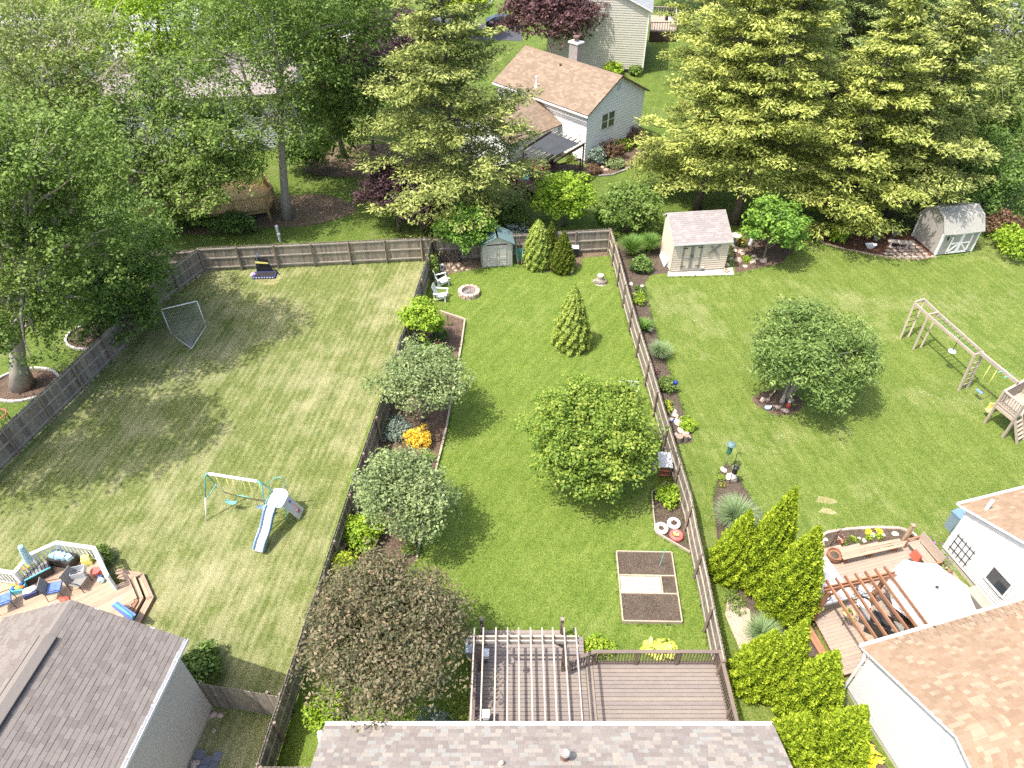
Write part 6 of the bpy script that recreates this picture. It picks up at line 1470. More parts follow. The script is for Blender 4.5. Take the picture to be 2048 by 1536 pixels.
# tower
zt_ = 1.35; tw = [V2(G(*p, zt_)) for p in ((1993, 808), (2030, 838), (2075, 812), (2040, 782))]
lg = [G(1976, 846), G(2008, 872), G(2060, 850), G(2004, 832)]
boards(t, tw, tw[1] - tw[0], .13, zt_, .035, 'play_timber', name='floor_board')
for p in tw: plg('tower_post', p, p + ZU(zt_ + .95), .1, .1)
for p0, p1 in ((tw[0], tw[1]), (tw[0], tw[3]), (tw[3], tw[2])):
    plg('rail', p0 + ZU(zt_ + .9), p1 + ZU(zt_ + .9), .12, .05); plg('rail', p0 + ZU(zt_ + .1), p1 + ZU(zt_ + .1), .05, .08); plg('floor_beam', p0 + ZU(zt_ - .12), p1 + ZU(zt_ - .12), .05, .18)
    n_ = int((p1 - p0).length / .14)
    for k in range(1, n_): q = p0.lerp(p1, k / n_); plg('baluster', q + ZU(zt_ + .1), q + ZU(zt_ + .88), .035, .05)
la, lb = tw[1] + ZU(zt_), V2(G(2034, 888)); wv = (tw[2] - tw[1]).normalized() * .55
for o_ in (Vector(), wv): plg('ladder_side', la + o_, lb + o_, .05, .12)
for k in range(1, 6): f = k / 6; plg('ladder_rung', la.lerp(lb, f), la.lerp(lb, f) + wv, .12, .04)
m = MB(); m.slab([tw[3].lerp(tw[2], .3) + ZU(zt_ + .04), tw[2] + ZU(zt_ + .04), tw[2] + ZU(zt_ + .5), tw[3].lerp(tw[2], .3) + ZU(zt_ + .5)], .05); m.build('slide_mouth', 'green_paint', t)

# ------------------------------------------------------------------ deck of the white house on the right
zr_ = .4
t = thing('timber_deck', 'tan timber deck in the corner of the white house at right', 'deck', G(1750, 1180))
dp_ = [V2(G(*p, zr_)) for p in ((1606, 1196), (1630, 1096), (1690, 1112), (1845, 1085), (1985, 1235), (1735, 1345), (1690, 1352))]
boards(t, [dp_[0], dp_[1], V2(G(1850, 1078, zr_)), dp_[4], dp_[5], dp_[6]], a, .146, zr_, .035, 'deck_tan')
m = MB(); m.prism([p.lerp(dp_[3], .02) for p in (dp_[0], dp_[1], V2(G(1850, 1078, zr_)), dp_[4], dp_[5], dp_[6])], .02, zr_ - .04); m.build('skirt', 'rail_red', t)
e0_, e1_ = V2(G(1606, 1218, .3)), V2(G(1694, 1362, .3)); dd_ = (e1_ - e0_).normalized(); nn_ = Vector((dd_.y, -dd_.x, 0)); nn_ = nn_ if nn_.x < 0 else -nn_
for k in range(2): bar('step_board', 'rail_red', t, e0_ + nn_ * (.12 + .16 * k) + dd_ * .6 + ZU(.2), e1_ + nn_ * (.12 + .16 * k) + ZU(.2), .15, .04)
t = thing('pergola', 'red brown pergola rafters over the tan deck', 'pergola', G(1700, 1220)); zp = 2.62
for (x0, y0), (x1, y1) in zip(((370, 720), (467, 695), (562, 675), (667, 650), (768, 630), (870, 605), (965, 580)), ((780, 1345), (885, 1320), (990, 1295), (1100, 1260), (1210, 1230), (1305, 1205), (1410, 1180))):
    bar('rafter', 'rail_red', t, G(1580 + x0 / 5.12, 1020 + y0 / 5.12, zp), G(1580 + x1 / 5.12, 1020 + y1 / 5.12, zp), .05, .14)
for dy in (-2, 4): bar('beam', 'rail_red', t, G(1648, 1178 + dy, zp - .15), G(1790, 1147 + dy, zp - .15), .05, .17)
for bx, by, tx, ty in ((1627, 1238, 1655, 1184), (1736, 1210, 1764, 1160)):
    B = G(bx, by, zr_); bar('post', 'rail_red', t, B, Vector((B.x, B.y, zp - .2)), .13, .13); bar('knee_brace', 'rail_red', t, Vector((B.x, B.y, zp - .75)), Vector((B.x, B.y, zp - .22)) + a * .5, .06, .08)
# parasol
C = G(1873.6, 1175, 2.75); t = thing('parasol', 'large white octagonal parasol on the tan deck', 'parasol', V2(C) + ZU(zr_)); R_ = 1.62
vs_ = [C + Vector((R_ * math.cos(k * math.pi / 4 + .25), R_ * math.sin(k * math.pi / 4 + .25), -.52)) for k in range(8)]
for k in range(8):
    m = MB(); p, q = vs_[k], vs_[(k + 1) % 8]; mm_ = (p + q) / 2 + (C - (p + q) / 2) * .05; c1, c2 = C.lerp(p, .5) + ZU(.05), C.lerp(q, .5) + ZU(.05); cm = (c1 + c2) / 2 - ZU(.03)
    m.add([C, c1, cm, c2, p, mm_, q, p - ZU(.14), q - ZU(.14)], [(0, 1, 2), (0, 2, 3), (1, 4, 5, 2), (2, 5, 6, 3), (4, 7, 8, 6, 5)]); m.build('canopy_panel', 'umbrella_cloth', t)
for k in range(8): tub('rib', 'dark_metal', t, [C - ZU(.05), C.lerp(vs_[k], .5) + ZU(.02), vs_[k] - ZU(.03)], .012, 5)
tub('pole', 'dark_metal', t, [V2(C) + ZU(zr_), C], .03, 8); MB().lathe(C, [(.07, 0), (.06, .06), (.02, .1)], 10).build('finial', 'dark_metal', t)
C2 = V2(C) + ZU(zr_); t = thing('patio_table', 'dark slatted table under the white parasol', 'table', C2, rz=.3)
for k in range(9): MB().box((-.6 + .15 * k, 0, .72), (.13, 1.2, .03)).build('slat', 'dark_deck', t)
for x in (-.5, .5):
    for y in (-.45, .45): MB().box((x, y, .35), (.07, .07, .7)).build('leg', 'dark_deck', t)
for k, (px, py, rz_, lab) in enumerate(((1806, 1205, -75, 'dark slatted chair on the left of the white parasol'), (1812, 1250, -20, 'dark slatted chair at the lower edge of the white parasol'), (1795, 1190, -100, 'dark slatted chair beneath the last rafter'))):
    C = G(px, py, zr_); t = thing('patio_chair', lab, 'chair', C, 'slatted chairs under the parasol', rz=R(rz_))
    for i in range(5): MB().box((0, -.2 + .1 * i, .43), (.5, .085, .025)).build('seat_slat', 'dark_deck', t)
    for i in range(5): m = MB(); m.slab([(-.22 + .1 * i, -.25, .45), (-.14 + .1 * i, -.25, .45), (-.14 + .1 * i, -.34, .95), (-.22 + .1 * i, -.34, .95)], .02); m.build('back_slat', 'dark_deck', t)
    for x in (-.24, .24):
        for y in (-.26, .26): MB().box((x, y, .31), (.05, .05, .62)).build('leg', 'dark_deck', t)
        MB().box((x, 0, .63), (.07, .58, .03)).build('arm', 'dark_deck', t)
# hot tub, grill, benches, planters
hc = V2(G(1640, 1160, 1.1)); t = thing('hot_tub', 'hot tub with a pale folding cover beside the arborvitae', 'hot tub', hc, rz=math.atan2(a.y, a.x))
MB().box((0, 0, .45), (1.9, 1.9, .9)).build('cabinet', 'mesh_grey', t)
for s in (-1, 1): MB().box((s * .485, 0, .95), (.96, 1.96, .1)).build('cover_half', 'white_paint', t)
for k in range(6): MB().box((-.97 + .01, -.8 + .32 * k, .45), (.05, .28, .8)).build('cabinet_panel', 'mesh_grey', t)
C = G(1748, 1262, zr_); t = thing('grill', 'black gas grill with grey side shelves under the rafters', 'grill', C, rz=R(-30)); MB().box((0, 0, .42), (.75, .5, .75)).build('cabinet', 'dark_metal', t)
m = MB(); m.tube([(-.36, 0, .82), (.36, 0, .82)], .27, 12); m.build('lid', 'black_plastic', t); tub('handle', 'steel', t, [(-.25, -.3, .85), (.25, -.3, .85)], .018, 6)
for s in (-1, 1): MB().box((s * .6, 0, .78), (.42, .46, .05)).build('side_shelf', 'mesh_grey', t)
pchair('green grey swivel chair beside the hot tub', G(1634, 1208, zr_), R(-50), 'dark_metal', 'chair_paint')
pchair('pale chair under the second pergola post', G(1722, 1192, zr_), R(-120), 'dark_metal', 'cover_grey')
C = G(1720, 1220, zr_); t = thing('side_table', 'small round white side table under the rafters', 'table', C); MB().lathe(C + ZU(.45), [(.26, 0), (.26, .025)], 18).build('table_top', 'white_paint', t)
for k in range(3): tub('leg', 'white_paint', t, [C + Vector((.2 * math.cos(k * 2.1), .2 * math.sin(k * 2.1), 0)), C + Vector((.1 * math.cos(k * 2.1), .1 * math.sin(k * 2.1), .45))], .014, 5)
C = G(1664, 1204, zr_); t = thing('shoes', 'dark blue sandals left on a white mat', 'shoes', C); MB().box(C + ZU(.02), (.75, .5, .02), rz=.3).build('mat', 'white_paint', t)
for s in (-.1, .1): MB().rock(C + Vector((s, .05, .07)), (.06, .14, .05), 3, -.4).build('shoe', 'navy', t)
C = G(1684, 1250, zr_); t = thing('flower_pot', 'hanging pot of violet and yellow flowers at the deck edge', 'planter', C); MB().lathe(C + ZU(.7), [(.12, 0), (.2, .18), (.22, .2), (.17, .19)], 12).build('pot', 'yellow_plastic', t); tub('stand', 'dark_metal', t, [C, C + ZU(.7)], .016, 5)
Cc = np.array(C) + RNG.normal(size=(16, 3)) * np.array([.14, .14, .06]) + np.array([0, 0, 1.0]); cloud('plant', 'leaf_mid', [clump_leaves(Cc, np.full(16, .09), 10, .08)], t); cloud('blossom', 'bl_purple', [leaf_arrays(Cc + RNG.normal(size=Cc.shape) * .06 + np.array([0, 0, .08]), unit_rand(16) + np.array([0, 0, 1.]), .09, .9, RNG.random(16))], t)
C = G(1665, 1118, zr_); t = thing('barrel_planter', 'red brown half barrel planter at the flower bed corner', 'planter', C); MB().lathe(C, [(.25, 0), (.31, .2), (.31, .36), (.33, .4), (.28, .4), (.27, .3)], 20).build('barrel', 'rail_red', t); MB().lathe(C + ZU(.28), [(.27, 0), (.1, .04)], 16).build('soil', 'soil', t)
t = thing('deck_bench', 'long red brown plank bench along the flower bed', 'bench', G(1743, 1100, zr_)); q = [G(*p, zr_ + .48) for p in ((1680, 1101), (1799, 1078), (1808, 1092), (1687, 1120))]
for k in range(3): f0 = (k + .5) / 3; bar('seat_board', 'cedar', t, q[0].lerp(q[3], f0), q[1].lerp(q[2], f0), (q[3] - q[0]).length / 3 - .008, .045)
for f in (.08, .5, .92): p = q[0].lerp(q[1], f).lerp(q[3].lerp(q[2], f), .5); bar('support', 'rail_red', t, V2(p) + ZU(zr_), p - ZU(.02), .28, .12)
C = G(1807, 1082); t = thing('timber_post', 'short timber post at the end of the flower bed', 'post', C); bar('post', 'cedar', t, C, C + ZU(1.15), .14, .14); bar('post_cap', 'cedar', t, C + ZU(1.15), C + ZU(1.18), .17, .17)
C = G(1838, 1118, zr_); t = thing('glider_bench', 'grey slatted glider bench with a red cushion', 'bench', C, rz=math.atan2(b.y, b.x))
for k in range(5): MB().box((0, -.2 + .1 * k, .42), (1.35, .085, .025)).build('seat_slat', 'deck_tan', t)
for k in range(4): m = MB(); m.slab([(-.68, .26 + .02 * k, .47 + .12 * k), (.68, .26 + .02 * k, .47 + .12 * k), (.68, .28 + .02 * k, .57 + .12 * k), (-.68, .28 + .02 * k, .57 + .12 * k)], .02); m.build('back_slat', 'deck_tan', t)
for x in (-.66, .66): MB().box((x, 0, .62), (.08, .6, .04)).build('arm', 'rail_red', t); MB().box((x, -.24, .31), (.06, .06, .62)).build('leg', 'rail_red', t); MB().box((x, .24, .31), (.06, .06, .62)).build('leg', 'rail_red', t)
C = G(1832, 1112, zr_ + .6); m = MB(); m.box((0, 0, 0), (.44, .12, .4), taper=.85); o = m.build('cushion', 'red_cloth'); o.location = C; o.rotation_euler = (R(-15), 0, math.atan2(b.y, b.x)); tag(o, 'red square cushion on the grey glider bench', 'cushion')
C = G(1876, 1118, .6); t = thing('planter_box', 'purple flowering planter against the white wall', 'planter', V2(C), rz=math.atan2(b.y, b.x)); MB().box((0, 0, .3), (1.3, .3, .5)).build('box', 'rail_red', t)
Cc = RNG.normal(size=(50, 3)) * np.array([.42, .16, .1]) + np.array([0, 0, .75]); cloud('plant', 'leaf_apple', [clump_leaves(Cc, np.full(50, .12), 10, .1)], t); cloud('blossom', 'bl_purple', [leaf_arrays(Cc[:40] + RNG.normal(size=(40, 3)) * .09 + np.array([0, 0, .1]), unit_rand(40) + np.array([0, 0, 1.]), .1, .9, RNG.random(40))], t)
t = thing('wall_trellis', 'black wire trellis on the white wall behind the purple flowers', 'trellis', Pb(8.05, .6, 0))
for k in range(5): tub('wire', 'dark_metal', t, [Pb(8.06, .3 + .22 * k, .5), Pb(8.06, .3 + .22 * k, 1.6)], .014, 5)
for z in (.7, 1.1, 1.5): tub('wire', 'dark_metal', t, [Pb(8.06, .25, z), Pb(8.06, 1.25, z)], .014, 5)
C = G(1905, 1058); t = thing('wheelie_bin', 'blue grey bin standing at the corner of the white house', 'bin', C, rz=R(20)); MB().box((0, 0, .5), (.5, .55, 1.0), taper=1.12).build('body', 'blue_tub', t); MB().box((0, 0, 1.04), (.6, .66, .07)).build('lid', 'slide_blue', t)
C = G(1951, 1212, zr_); t = thing('deck_box', 'grey deck storage box against the white wall', 'box', C, rz=math.atan2(b.y, b.x)); MB().box((0, 0, .25), (1.1, .5, .5)).build('body', 'mesh_grey', t)
for k in range(5): MB().box((0, -.2 + .1 * k, .52), (1.14, .09, .03)).build('lid_slat', 'play_timber', t)
C = G(1660, 1092); t = thing('shepherd_hook', 'dark hook with a pink flower basket in the deck flower bed', 'flower basket', C); tub('hook', 'dark_metal', t, [C, C + Vector((.15, .1, 1.1)), C + Vector((.3, .1, 1.2))], .014, 5)
B = G(1678, 1086); MB().lathe(B, [(.1, 0), (.16, .2), (.13, .2)], 10).build('pot', 'terracotta', t); Cc = np.array(B) + RNG.normal(size=(20, 3)) * np.array([.17, .17, .06]) + np.array([0, 0, .38]); cloud('plant', 'leaf_bronze', [clump_leaves(Cc, np.full(20, .08), 8, .07)], t); cloud('blossom', 'bl_pink', [leaf_arrays(Cc + np.array([0, 0, .07]), unit_rand(20) + np.array([0, 0, 1.]), .08, .9, RNG.random(20))], t)
k = 0
for px, py, lf in ((1702, 1080, 'leaf_lime'), (1715, 1085, 'leaf_mid'), (1735, 1066, 'bl_yellow'), (1756, 1075, 'leaf_lime'), (1755, 1066, 'bl_yellow'), (1690, 1090, 'leaf_mid'), (1738, 1078, 'leaf_lime')):
    k += 1; shrub('bedding_plant', ('yellow flowering' if lf == 'bl_yellow' else 'lime green' if lf == 'leaf_lime' else 'dark green') + ' bedding plant by the tan deck, ' + {1690: 'nearest the pink basket', 1702: 'second from the pink basket', 1715: 'third from the pink basket', 1735: 'left of the yellow pair', 1738: 'below the yellow pair', 1755: 'right of the yellow pair', 1756: 'nearest the timber post'}[px], G(px, py), .16, .2, lf, 160, .07, .07, 10, group='bedding plants of the deck flower bed', cat='plant', stems=2)
# heat cable loops along the tan eave
P_, u_, v_ = RA
t = thing('heating_cable', 'thin grey heating cable zigzagging along the tan eave', 'cable', P_(8, -.3, 2.9)); pts = []
for k in range(46):
    s0 = 10.2 - k * .16; f = (k % 2) * .42; pts.append(P_(s0, -.26 + f, 2.9 + .3 * kk - .12 + (-.26 + f) * kk + .15))
tub('cable', 'mesh_grey', t, pts, .007, 4); MB().rock(pts[12] + ZU(.02), (.05, .05, .03), 1).build('clip', 'dark_metal', t)

# ------------------------------------------------------------------ trees and planting
def LB(px, py, Y, r, rz=None, ry=None): return (D(px, py, Y), r, ry or r, rz or r * .8)
def dome(c, r, rz, k=9, lr=.5, seed=0):
    """a rounded crown out of a core and lobes around it"""
    rr = random.Random(seed); c = Vector(c); L = [(c, r * .8, r * .8, rz * .8)]
    for i in range(k):
        a_ = 2.4 * i + rr.random() * .5; h_ = -.45 + 1.3 * (i + .5) / k; q = math.sqrt(max(.05, 1 - min(.98, h_) ** 2))
        L.append((c + Vector((math.cos(a_) * r * .62 * q, math.sin(a_) * r * .62 * q, rz * .62 * h_)), r * lr * rr.uniform(.85, 1.15), r * lr * rr.uniform(.85, 1.15), rz * lr))
    return L
def gp(px, py): return G(px, py)
# middle yard
b_ = gp(1174, 955); tree('maple_tree', 'big round yellow green maple on the middle lawn', 'tree', b_, dome(b_ + ZU(2.75), 2.75, 2.7, 20, .42, 3), 'leaf_maple', 'bark_grey', .13, 60000, .14, .34, 24, inner=.1, low=-.95, bough=24)
b_ = gp(1572, 797); tree('round_tree', 'lone round green tree in a mulch ring on the right lawn', 'tree', b_, dome(b_ + Vector((.55, .1, 3.05)), 2.95, 2.4, 15, .45, 5), 'leaf_round', 'bark_pale', .11, 34000, .19, .42, 20, stems=3, inner=.12, low=-.8, asp=.38, gap=.04)
b_ = gp(845, 842); tree('apple_tree', 'grey green fruit tree beside the golden shrub', 'tree', b_, dome(b_ + Vector((.3, .1, 2.7)), 2.15, 1.5, 10, .5, 7), 'leaf_apple', 'bark_grey', .1, 15000, .13, .36, 20, inner=.2, gap=.1)
b_ = gp(818, 1078); tree('apple_tree', 'grey green fruit tree above the bronze leaved tree', 'tree', b_, dome(b_ + Vector((.05, .1, 2.9)), 2.0, 1.6, 10, .5, 8), 'leaf_apple', 'bark_grey', .1, 15000, .13, .36, 20, inner=.2, gap=.1)
b_ = Vector((D(772, 1300, 12.1).x, 12.1, 0)); tree('crabapple_tree', 'large bronze leaved crabapple tree beside the brown deck', 'tree', b_, dome(b_ + Vector((0, .15, 3.35)), 2.75, 1.8, 15, .45, 9), 'leaf_crab', 'bark_grey', .15, 36000, .125, .4, 24, inner=.18, gap=.1, asp=.5)
b_ = gp(850, 690); tree('lilac_tree', 'bright lime green bushy tree leaning on the long fence', 'tree', b_, dome(b_ + ZU(1.75), 1.1, 1.4, 8, .5, 11), 'leaf_lime', 'bark_grey', .06, 8000, .15, .26, 18, low=-.9, stems=3)
b_ = gp(930, 520); tree('young_tree', 'light green leafy tree leaning over the plastic shed', 'tree', b_, dome(b_ + Vector((.05, .1, 2.35)), 1.75, 1.45, 9, .5, 12), 'leaf_dogwood', 'bark_grey', .07, 9500, .2, .34, 18, stems=2, low=-.8, asp=.5)
b_ = gp(1125, 452); tree('shrub_tree', 'bright lime tree behind the back fence below the pergola', 'tree', b_, dome(b_ + Vector((0, 0, 2.2)), 2.05, 1.7, 10, .5, 13), 'leaf_lime', 'bark_grey', .07, 11000, .19, .36, 18, low=-.8, stems=3)
b_ = gp(1525, 522); tree('dogwood_tree', 'glossy green small tree in the rockery by the beige shed', 'tree', b_, dome(b_ + Vector((.25, .1, 2.55)), 1.85, 1.75, 10, .5, 14), 'leaf_dogwood', 'bark_grey', .07, 9000, .24, .34, 16, asp=.5, low=-.6)
b_ = gp(1250, 462); tree('shrub_tree', 'mid green bush behind the corner of the back fence', 'tree', b_, dome(b_ + Vector((0, 0, 1.9)), 2.1, 1.7, 9, .5, 15), 'leaf_mid', 'bark_grey', .06, 9000, .2, .36, 18, low=-.9, stems=3)

# conical evergreens
cone_shrub('arborvitae', 'golden conical spruce standing alone on the middle lawn', gp(1142, 690), 4.2, 1.02, 'spruce_gold', 13000, size=.15, lump=.16, cat='tree', fan=False, prof=[(0, .9), (.1, 1.0), (.3, .92), (.5, .72), (.75, .45), (.9, .22), (1, .03)])
cone_shrub('arborvitae', 'rounded green conifer beside the plastic shed', gp(1075, 532), 3.5, .9, 'spruce_gold', 9000, group='conifers at the back fence', size=.15, lump=.12, cat='tree', fan=False, prof=[(0, .8), (.15, 1), (.45, .92), (.75, .62), (.92, .3), (1, .05)])
cone_shrub('arborvitae', 'darker pointed conifer at the front of the back fence group', gp(1124, 540), 2.95, .84, 'arbor_dark', 8000, group='conifers at the back fence', size=.14, lump=.1, cat='tree', prof=[(0, .8), (.15, 1), (.4, .85), (.7, .5), (.9, .2), (1, .03)])
cone_shrub('arborvitae', 'narrow pointed conifer between the two larger ones', gp(1101, 512), 2.7, .42, 'arbor_dark', 4500, group='conifers at the back fence', size=.13, cat='tree')
for px, py, h_, r_, lab in ((1455, 1148, 4.4, .85, 'leftmost arborvitae of the upper trio beside the feather grass'), (1512, 1165, 6.3, 1.0, 'tallest arborvitae of the upper trio'), (1560, 1218, 5.6, 1.12, 'arborvitae of the upper trio nearest the tan deck'),
        (1500, 1368, 4.0, .85, 'left arborvitae of the lower group beside the brown deck railing'), (1542, 1375, 5.0, .8, 'slim arborvitae at the back of the lower group'), (1598, 1425, 4.6, 1.02, 'widest arborvitae of the lower group'), (1645, 1525, 4.5, 1.0, 'arborvitae of the lower group by the white wall'), (1560, 1515, 3.6, .85, 'lowest arborvitae at the bottom edge')):
    cone_shrub('arborvitae', 'yellow green ' + lab, gp(px, py), h_, r_, 'arbor', 24000, group='arborvitae row by the tan deck', size=.105, lump=.13, cat='tree', prof=[(0, .78), (.1, .97), (.25, 1.0), (.45, .8), (.65, .54), (.85, .26), (1, .02)])

# pines
pine('pine_tree', 'tall yellow green pine in front of the white house', gp(908, 448), 19.5, 6.9, 1.0, 'pine_mid', 64000, pad=1.05, drop=.08)
pine('pine_tree', 'golden pine with a bare leaning trunk behind the beige shed', gp(1393, 418), 18, 5.4, 3.0, 'pine_gold', 42000, lean=(1.3, .6), drop=.06, ex=.5, pad=1.0)
pine('pine_tree', 'golden pine with a dark bare trunk right of the beige shed roof', gp(1467, 446), 19, 5.2, 4.6, 'pine_gold', 40000, lean=(1.6, .8), r=.3, drop=.06, pad=1.0)
pine('pine_tree', 'broad low branched pine behind the red mulch bed', gp(1655, 452), 15.5, 6.0, 1.2, 'pine_gold', 50000, lean=(.4, 0), drop=.06, pad=1.0)
pine('pine_tree', 'pale green pine beside the grey barn', gp(1775, 432), 16.5, 6.0, 1.6, 'pine_mid', 48000, drop=.07, pad=1.0)
pine('pine_tree', 'grey green pine standing behind the golden pines', gp(1630, 300), 17.5, 5.8, 2.0, 'pine_green', 36000, drop=.06, pad=1.05)
pine('pine_tree', 'yellow green pine at the top edge right of the tan house', gp(1400, 170), 18, 5.4, 2.0, 'pine_gold', 28000, pad=1.0)
pine('pine_tree', 'green pine filling the gap above the barn bed', gp(1725, 320), 17, 5.6, 2.0, 'pine_green', 34000, drop=.06, pad=1.05)
pine('pine_tree', 'golden pine standing behind the two bare trunks', gp(1500, 300), 17.5, 5.0, 2.0, 'pine_gold', 32000, drop=.06, pad=1.0)
pine('blue_spruce', 'pale blue spruce among the trees at the left edge', gp(70, 440), 6.8, 2.3, .4, 'spruce_blue', 11000, pad=.5, drop=.02, r=.12, size=.26)

# purple leaved trees
b_ = gp(800, 462); tree('plum_tree', 'dark purple leaved tree at the back of the fire pit yard', 'tree', b_, dome(b_ + Vector((-.2, .3, 2.7)), 2.5, 2.0, 10, .5, 21), 'leaf_purple', 'bark_grey', .09, 11000, .17, .4, 18, gap=.08)
b_ = gp(745, 300); tree('plum_tree', 'tall dark purple tree in the shade left of the pine', 'tree', b_, dome(b_ + ZU(5.6), 3.6, 3.2, 10, .5, 22), 'leaf_purple', 'bark_grey', .14, 16000, .24, .55, 18)
b_ = gp(800, 215); tree('plum_tree', 'shaded wine dark tree hidden behind the tall pine', 'tree', b_, dome(b_ + ZU(5.2), 3.8, 3.6, 10, .5, 26), 'leaf_purple', 'bark_grey', .16, 13000, .28, .6, 18)
b_ = gp(735, 150); tree('maple_tree', 'dense green tree between the locusts and the tall pine', 'tree', b_, dome(b_ + ZU(7.0), 4.6, 5.0, 11, .5, 27), 'leaf_mid', 'bark_grey', .25, 20000, .3, .7, 18)
b_ = gp(1100, 135); tree('maple_tree', 'wine red leaved tree in front of the tan house', 'tree', b_, dome(b_ + ZU(5.0), 5.2, 3.9, 13, .5, 23), 'leaf_plum', 'bark_grey', .2, 22000, .3, .6, 18)
b_ = gp(845, 482); tree('plum_tree', 'low purple branches hanging over the back fence', 'tree', b_, dome(b_ + ZU(1.9), 1.2, .8, 6, .5, 24), 'leaf_purple', 'bark_grey', .05, 3500, .15, .3, 16)

# big trees, upper left
b_ = gp(575, 437)
tree('locust_tree', 'tall locust with a pale leaning trunk by the timber deck', 'tree', b_, [LB(540, 60, 48, 3.2), LB(600, 150, 47, 2.6), LB(480, 130, 48, 3.0), LB(540, 230, 46.5, 2.2, 1.5), LB(520, -60, 49, 4), LB(640, 60, 49, 2.8), LB(450, 40, 50, 3.2), LB(500, 310, 46, 1.5, 1.0), LB(600, 270, 46.5, 1.4, 1.0)], 'leaf_mid', 'bark_pale', .34, 36000, .2, .55, 20, top=D(545, 20, 47.5), fork=.55, gap=.12, asp=.5)
b_ = gp(690, 315)
tree('maple_tree', 'dark green tree right of the tall locust', 'tree', b_, [LB(670, 90, 55, 3.2), LB(700, 190, 54, 3.0), LB(650, 250, 53, 2.4), LB(720, 60, 56, 3.0), LB(690, 0, 56, 3.5), LB(640, 180, 54, 2.4), LB(690, 290, 52.5, 1.8, 1.2), LB(720, 240, 53.5, 2.2), LB(610, 110, 55, 2.6)], 'leaf_mid', 'bark_grey', .22, 27000, .25, .6, 18, gap=.05)
b_ = gp(615, 345); tree('shrub_tree', 'rounded dark bush beside the locust trunk', 'tree', b_, dome(b_ + ZU(1.8), 1.9, 1.5, 8, .5, 25), 'leaf_dark', 'bark_grey', .07, 6500, .2, .4, 18, low=-.9)
b_ = gp(225, 478)
tree('ash_tree', 'leafy tree overhanging the timber deck on the left', 'tree', b_, [LB(390, 300, 45, 2.9), LB(300, 250, 46, 3.2), LB(450, 260, 45.5, 2.4), LB(430, 370, 44, 2.1, 1.6), LB(340, 380, 44, 2.4), LB(250, 330, 45, 2.8), LB(370, 190, 47, 2.8), LB(180, 300, 45, 2.6), LB(280, 420, 43.5, 2.0), LB(480, 330, 45, 1.6), LB(405, 405, 43.2, 1.6, 1.2), LB(350, 440, 42.6, 1.2, .9)], 'leaf_mid', 'bark_grey', .32, 44000, .2, .55, 20, twigs=70, twig_mat='twig_pale', gap=.1, top=D(310, 230, 45))
b_ = gp(150, 440)
tree('ash_tree', 'half bare ash tree at the upper left', 'tree', b_, [LB(90, 150, 47, 3.4), LB(180, 120, 48, 3.0), LB(40, 230, 46, 3.0), LB(140, 230, 46, 2.8), LB(60, 60, 49, 3.4), LB(200, 210, 47, 2.4), LB(20, 330, 44, 2.6), LB(110, 330, 44.5, 2.4)], 'leaf_ash', 'bark_grey', .34, 26000, .2, .6, 18, twigs=170, twig_mat='twig_pale', gap=.2, top=D(100, 140, 46.5))
b_ = gp(330, 215)
tree('locust_tree', 'yellow green feathery locust at the top left', 'tree', b_, [LB(290, 60, 64, 4.0), LB(380, 40, 65, 4.2), LB(240, 120, 63, 3.2), LB(430, 120, 64, 3.2), LB(340, 130, 62, 3.0), LB(200, 30, 66, 3.8), LB(330, -30, 68, 5), LB(460, 0, 68, 4)], 'leaf_lime', 'bark_grey', .34, 34000, .27, .65, 18, gap=.14, asp=.5)
b_ = gp(45, 772)
tree('maple_tree', 'big maple with a stout trunk in the round bed at the left edge', 'tree', b_, [LB(50, 560, 29, 2.4), LB(130, 500, 30, 2.4), LB(20, 640, 28.5, 1.7), LB(90, 620, 29, 1.7), LB(40, 450, 31, 2.6), LB(150, 420, 32, 2.4), LB(-60, 540, 29, 2.6), LB(190, 500, 31, 1.9), LB(-40, 420, 31, 2.8), LB(90, 350, 32, 2.6), LB(30, 290, 31, 2.8), LB(130, 290, 31.5, 2.4), LB(-70, 320, 30, 3.0), LB(170, 350, 32, 2.0), LB(75, 680, 28.3, 1.5, 1.1), LB(-20, 660, 28.2, 1.6, 1.2), LB(140, 620, 29.5, 1.6, 1.2)], 'leaf_mid', 'bark_pale', .46, 52000, .17, .46, 22, top=D(50, 380, 30.5), fork=.5, low=-.7)
b_ = gp(190, 672)
tree('hackberry_tree', 'dense dark green tree overhanging the dark fence', 'tree', b_, [LB(230, 560, 34, 2.2), LB(180, 520, 35, 2.2), LB(280, 500, 35, 2.0), LB(250, 620, 33, 1.6, 1.2), LB(170, 600, 33.5, 1.8), LB(220, 470, 36, 2.2), LB(310, 560, 34, 1.3), LB(270, 450, 37, 1.8), LB(130, 560, 34, 1.6), LB(200, 640, 33, 1.6, 1.1), LB(260, 650, 32.6, 1.2, .9)], 'leaf_dark', 'bark_grey', .2, 36000, .17, .42, 22, low=-.8)
b_ = Vector((-27.5, 22, 0)); tree('maple_tree', 'tall maple outside the left edge whose shade falls on the striped lawn', 'tree', b_, [(Vector((-27, 22, 12.0)), 3.4, 3.2, 3.0), (Vector((-24.2, 23.2, 12.5)), 2.8, 2.4, 2.2), (Vector((-27.5, 20.4, 11)), 2.6, 2.2, 2.4), (Vector((-25, 21.8, 14.5)), 2.8, 2.4, 2.2)], 'leaf_mid', 'bark_grey', .3, 16000, .22, .55, 18)
b_ = gp(560, 200)
tree('maple_tree', 'mid green tree behind the grey house at top left', 'tree', b_, [LB(560, 60, 72, 4.2), LB(640, 20, 74, 4.0), LB(500, 10, 74, 4.5), LB(600, 110, 71, 3.0)], 'leaf_mid', 'bark_grey', .3, 14000, .32, .75, 16, gap=.1)
b_ = gp(20, 250)
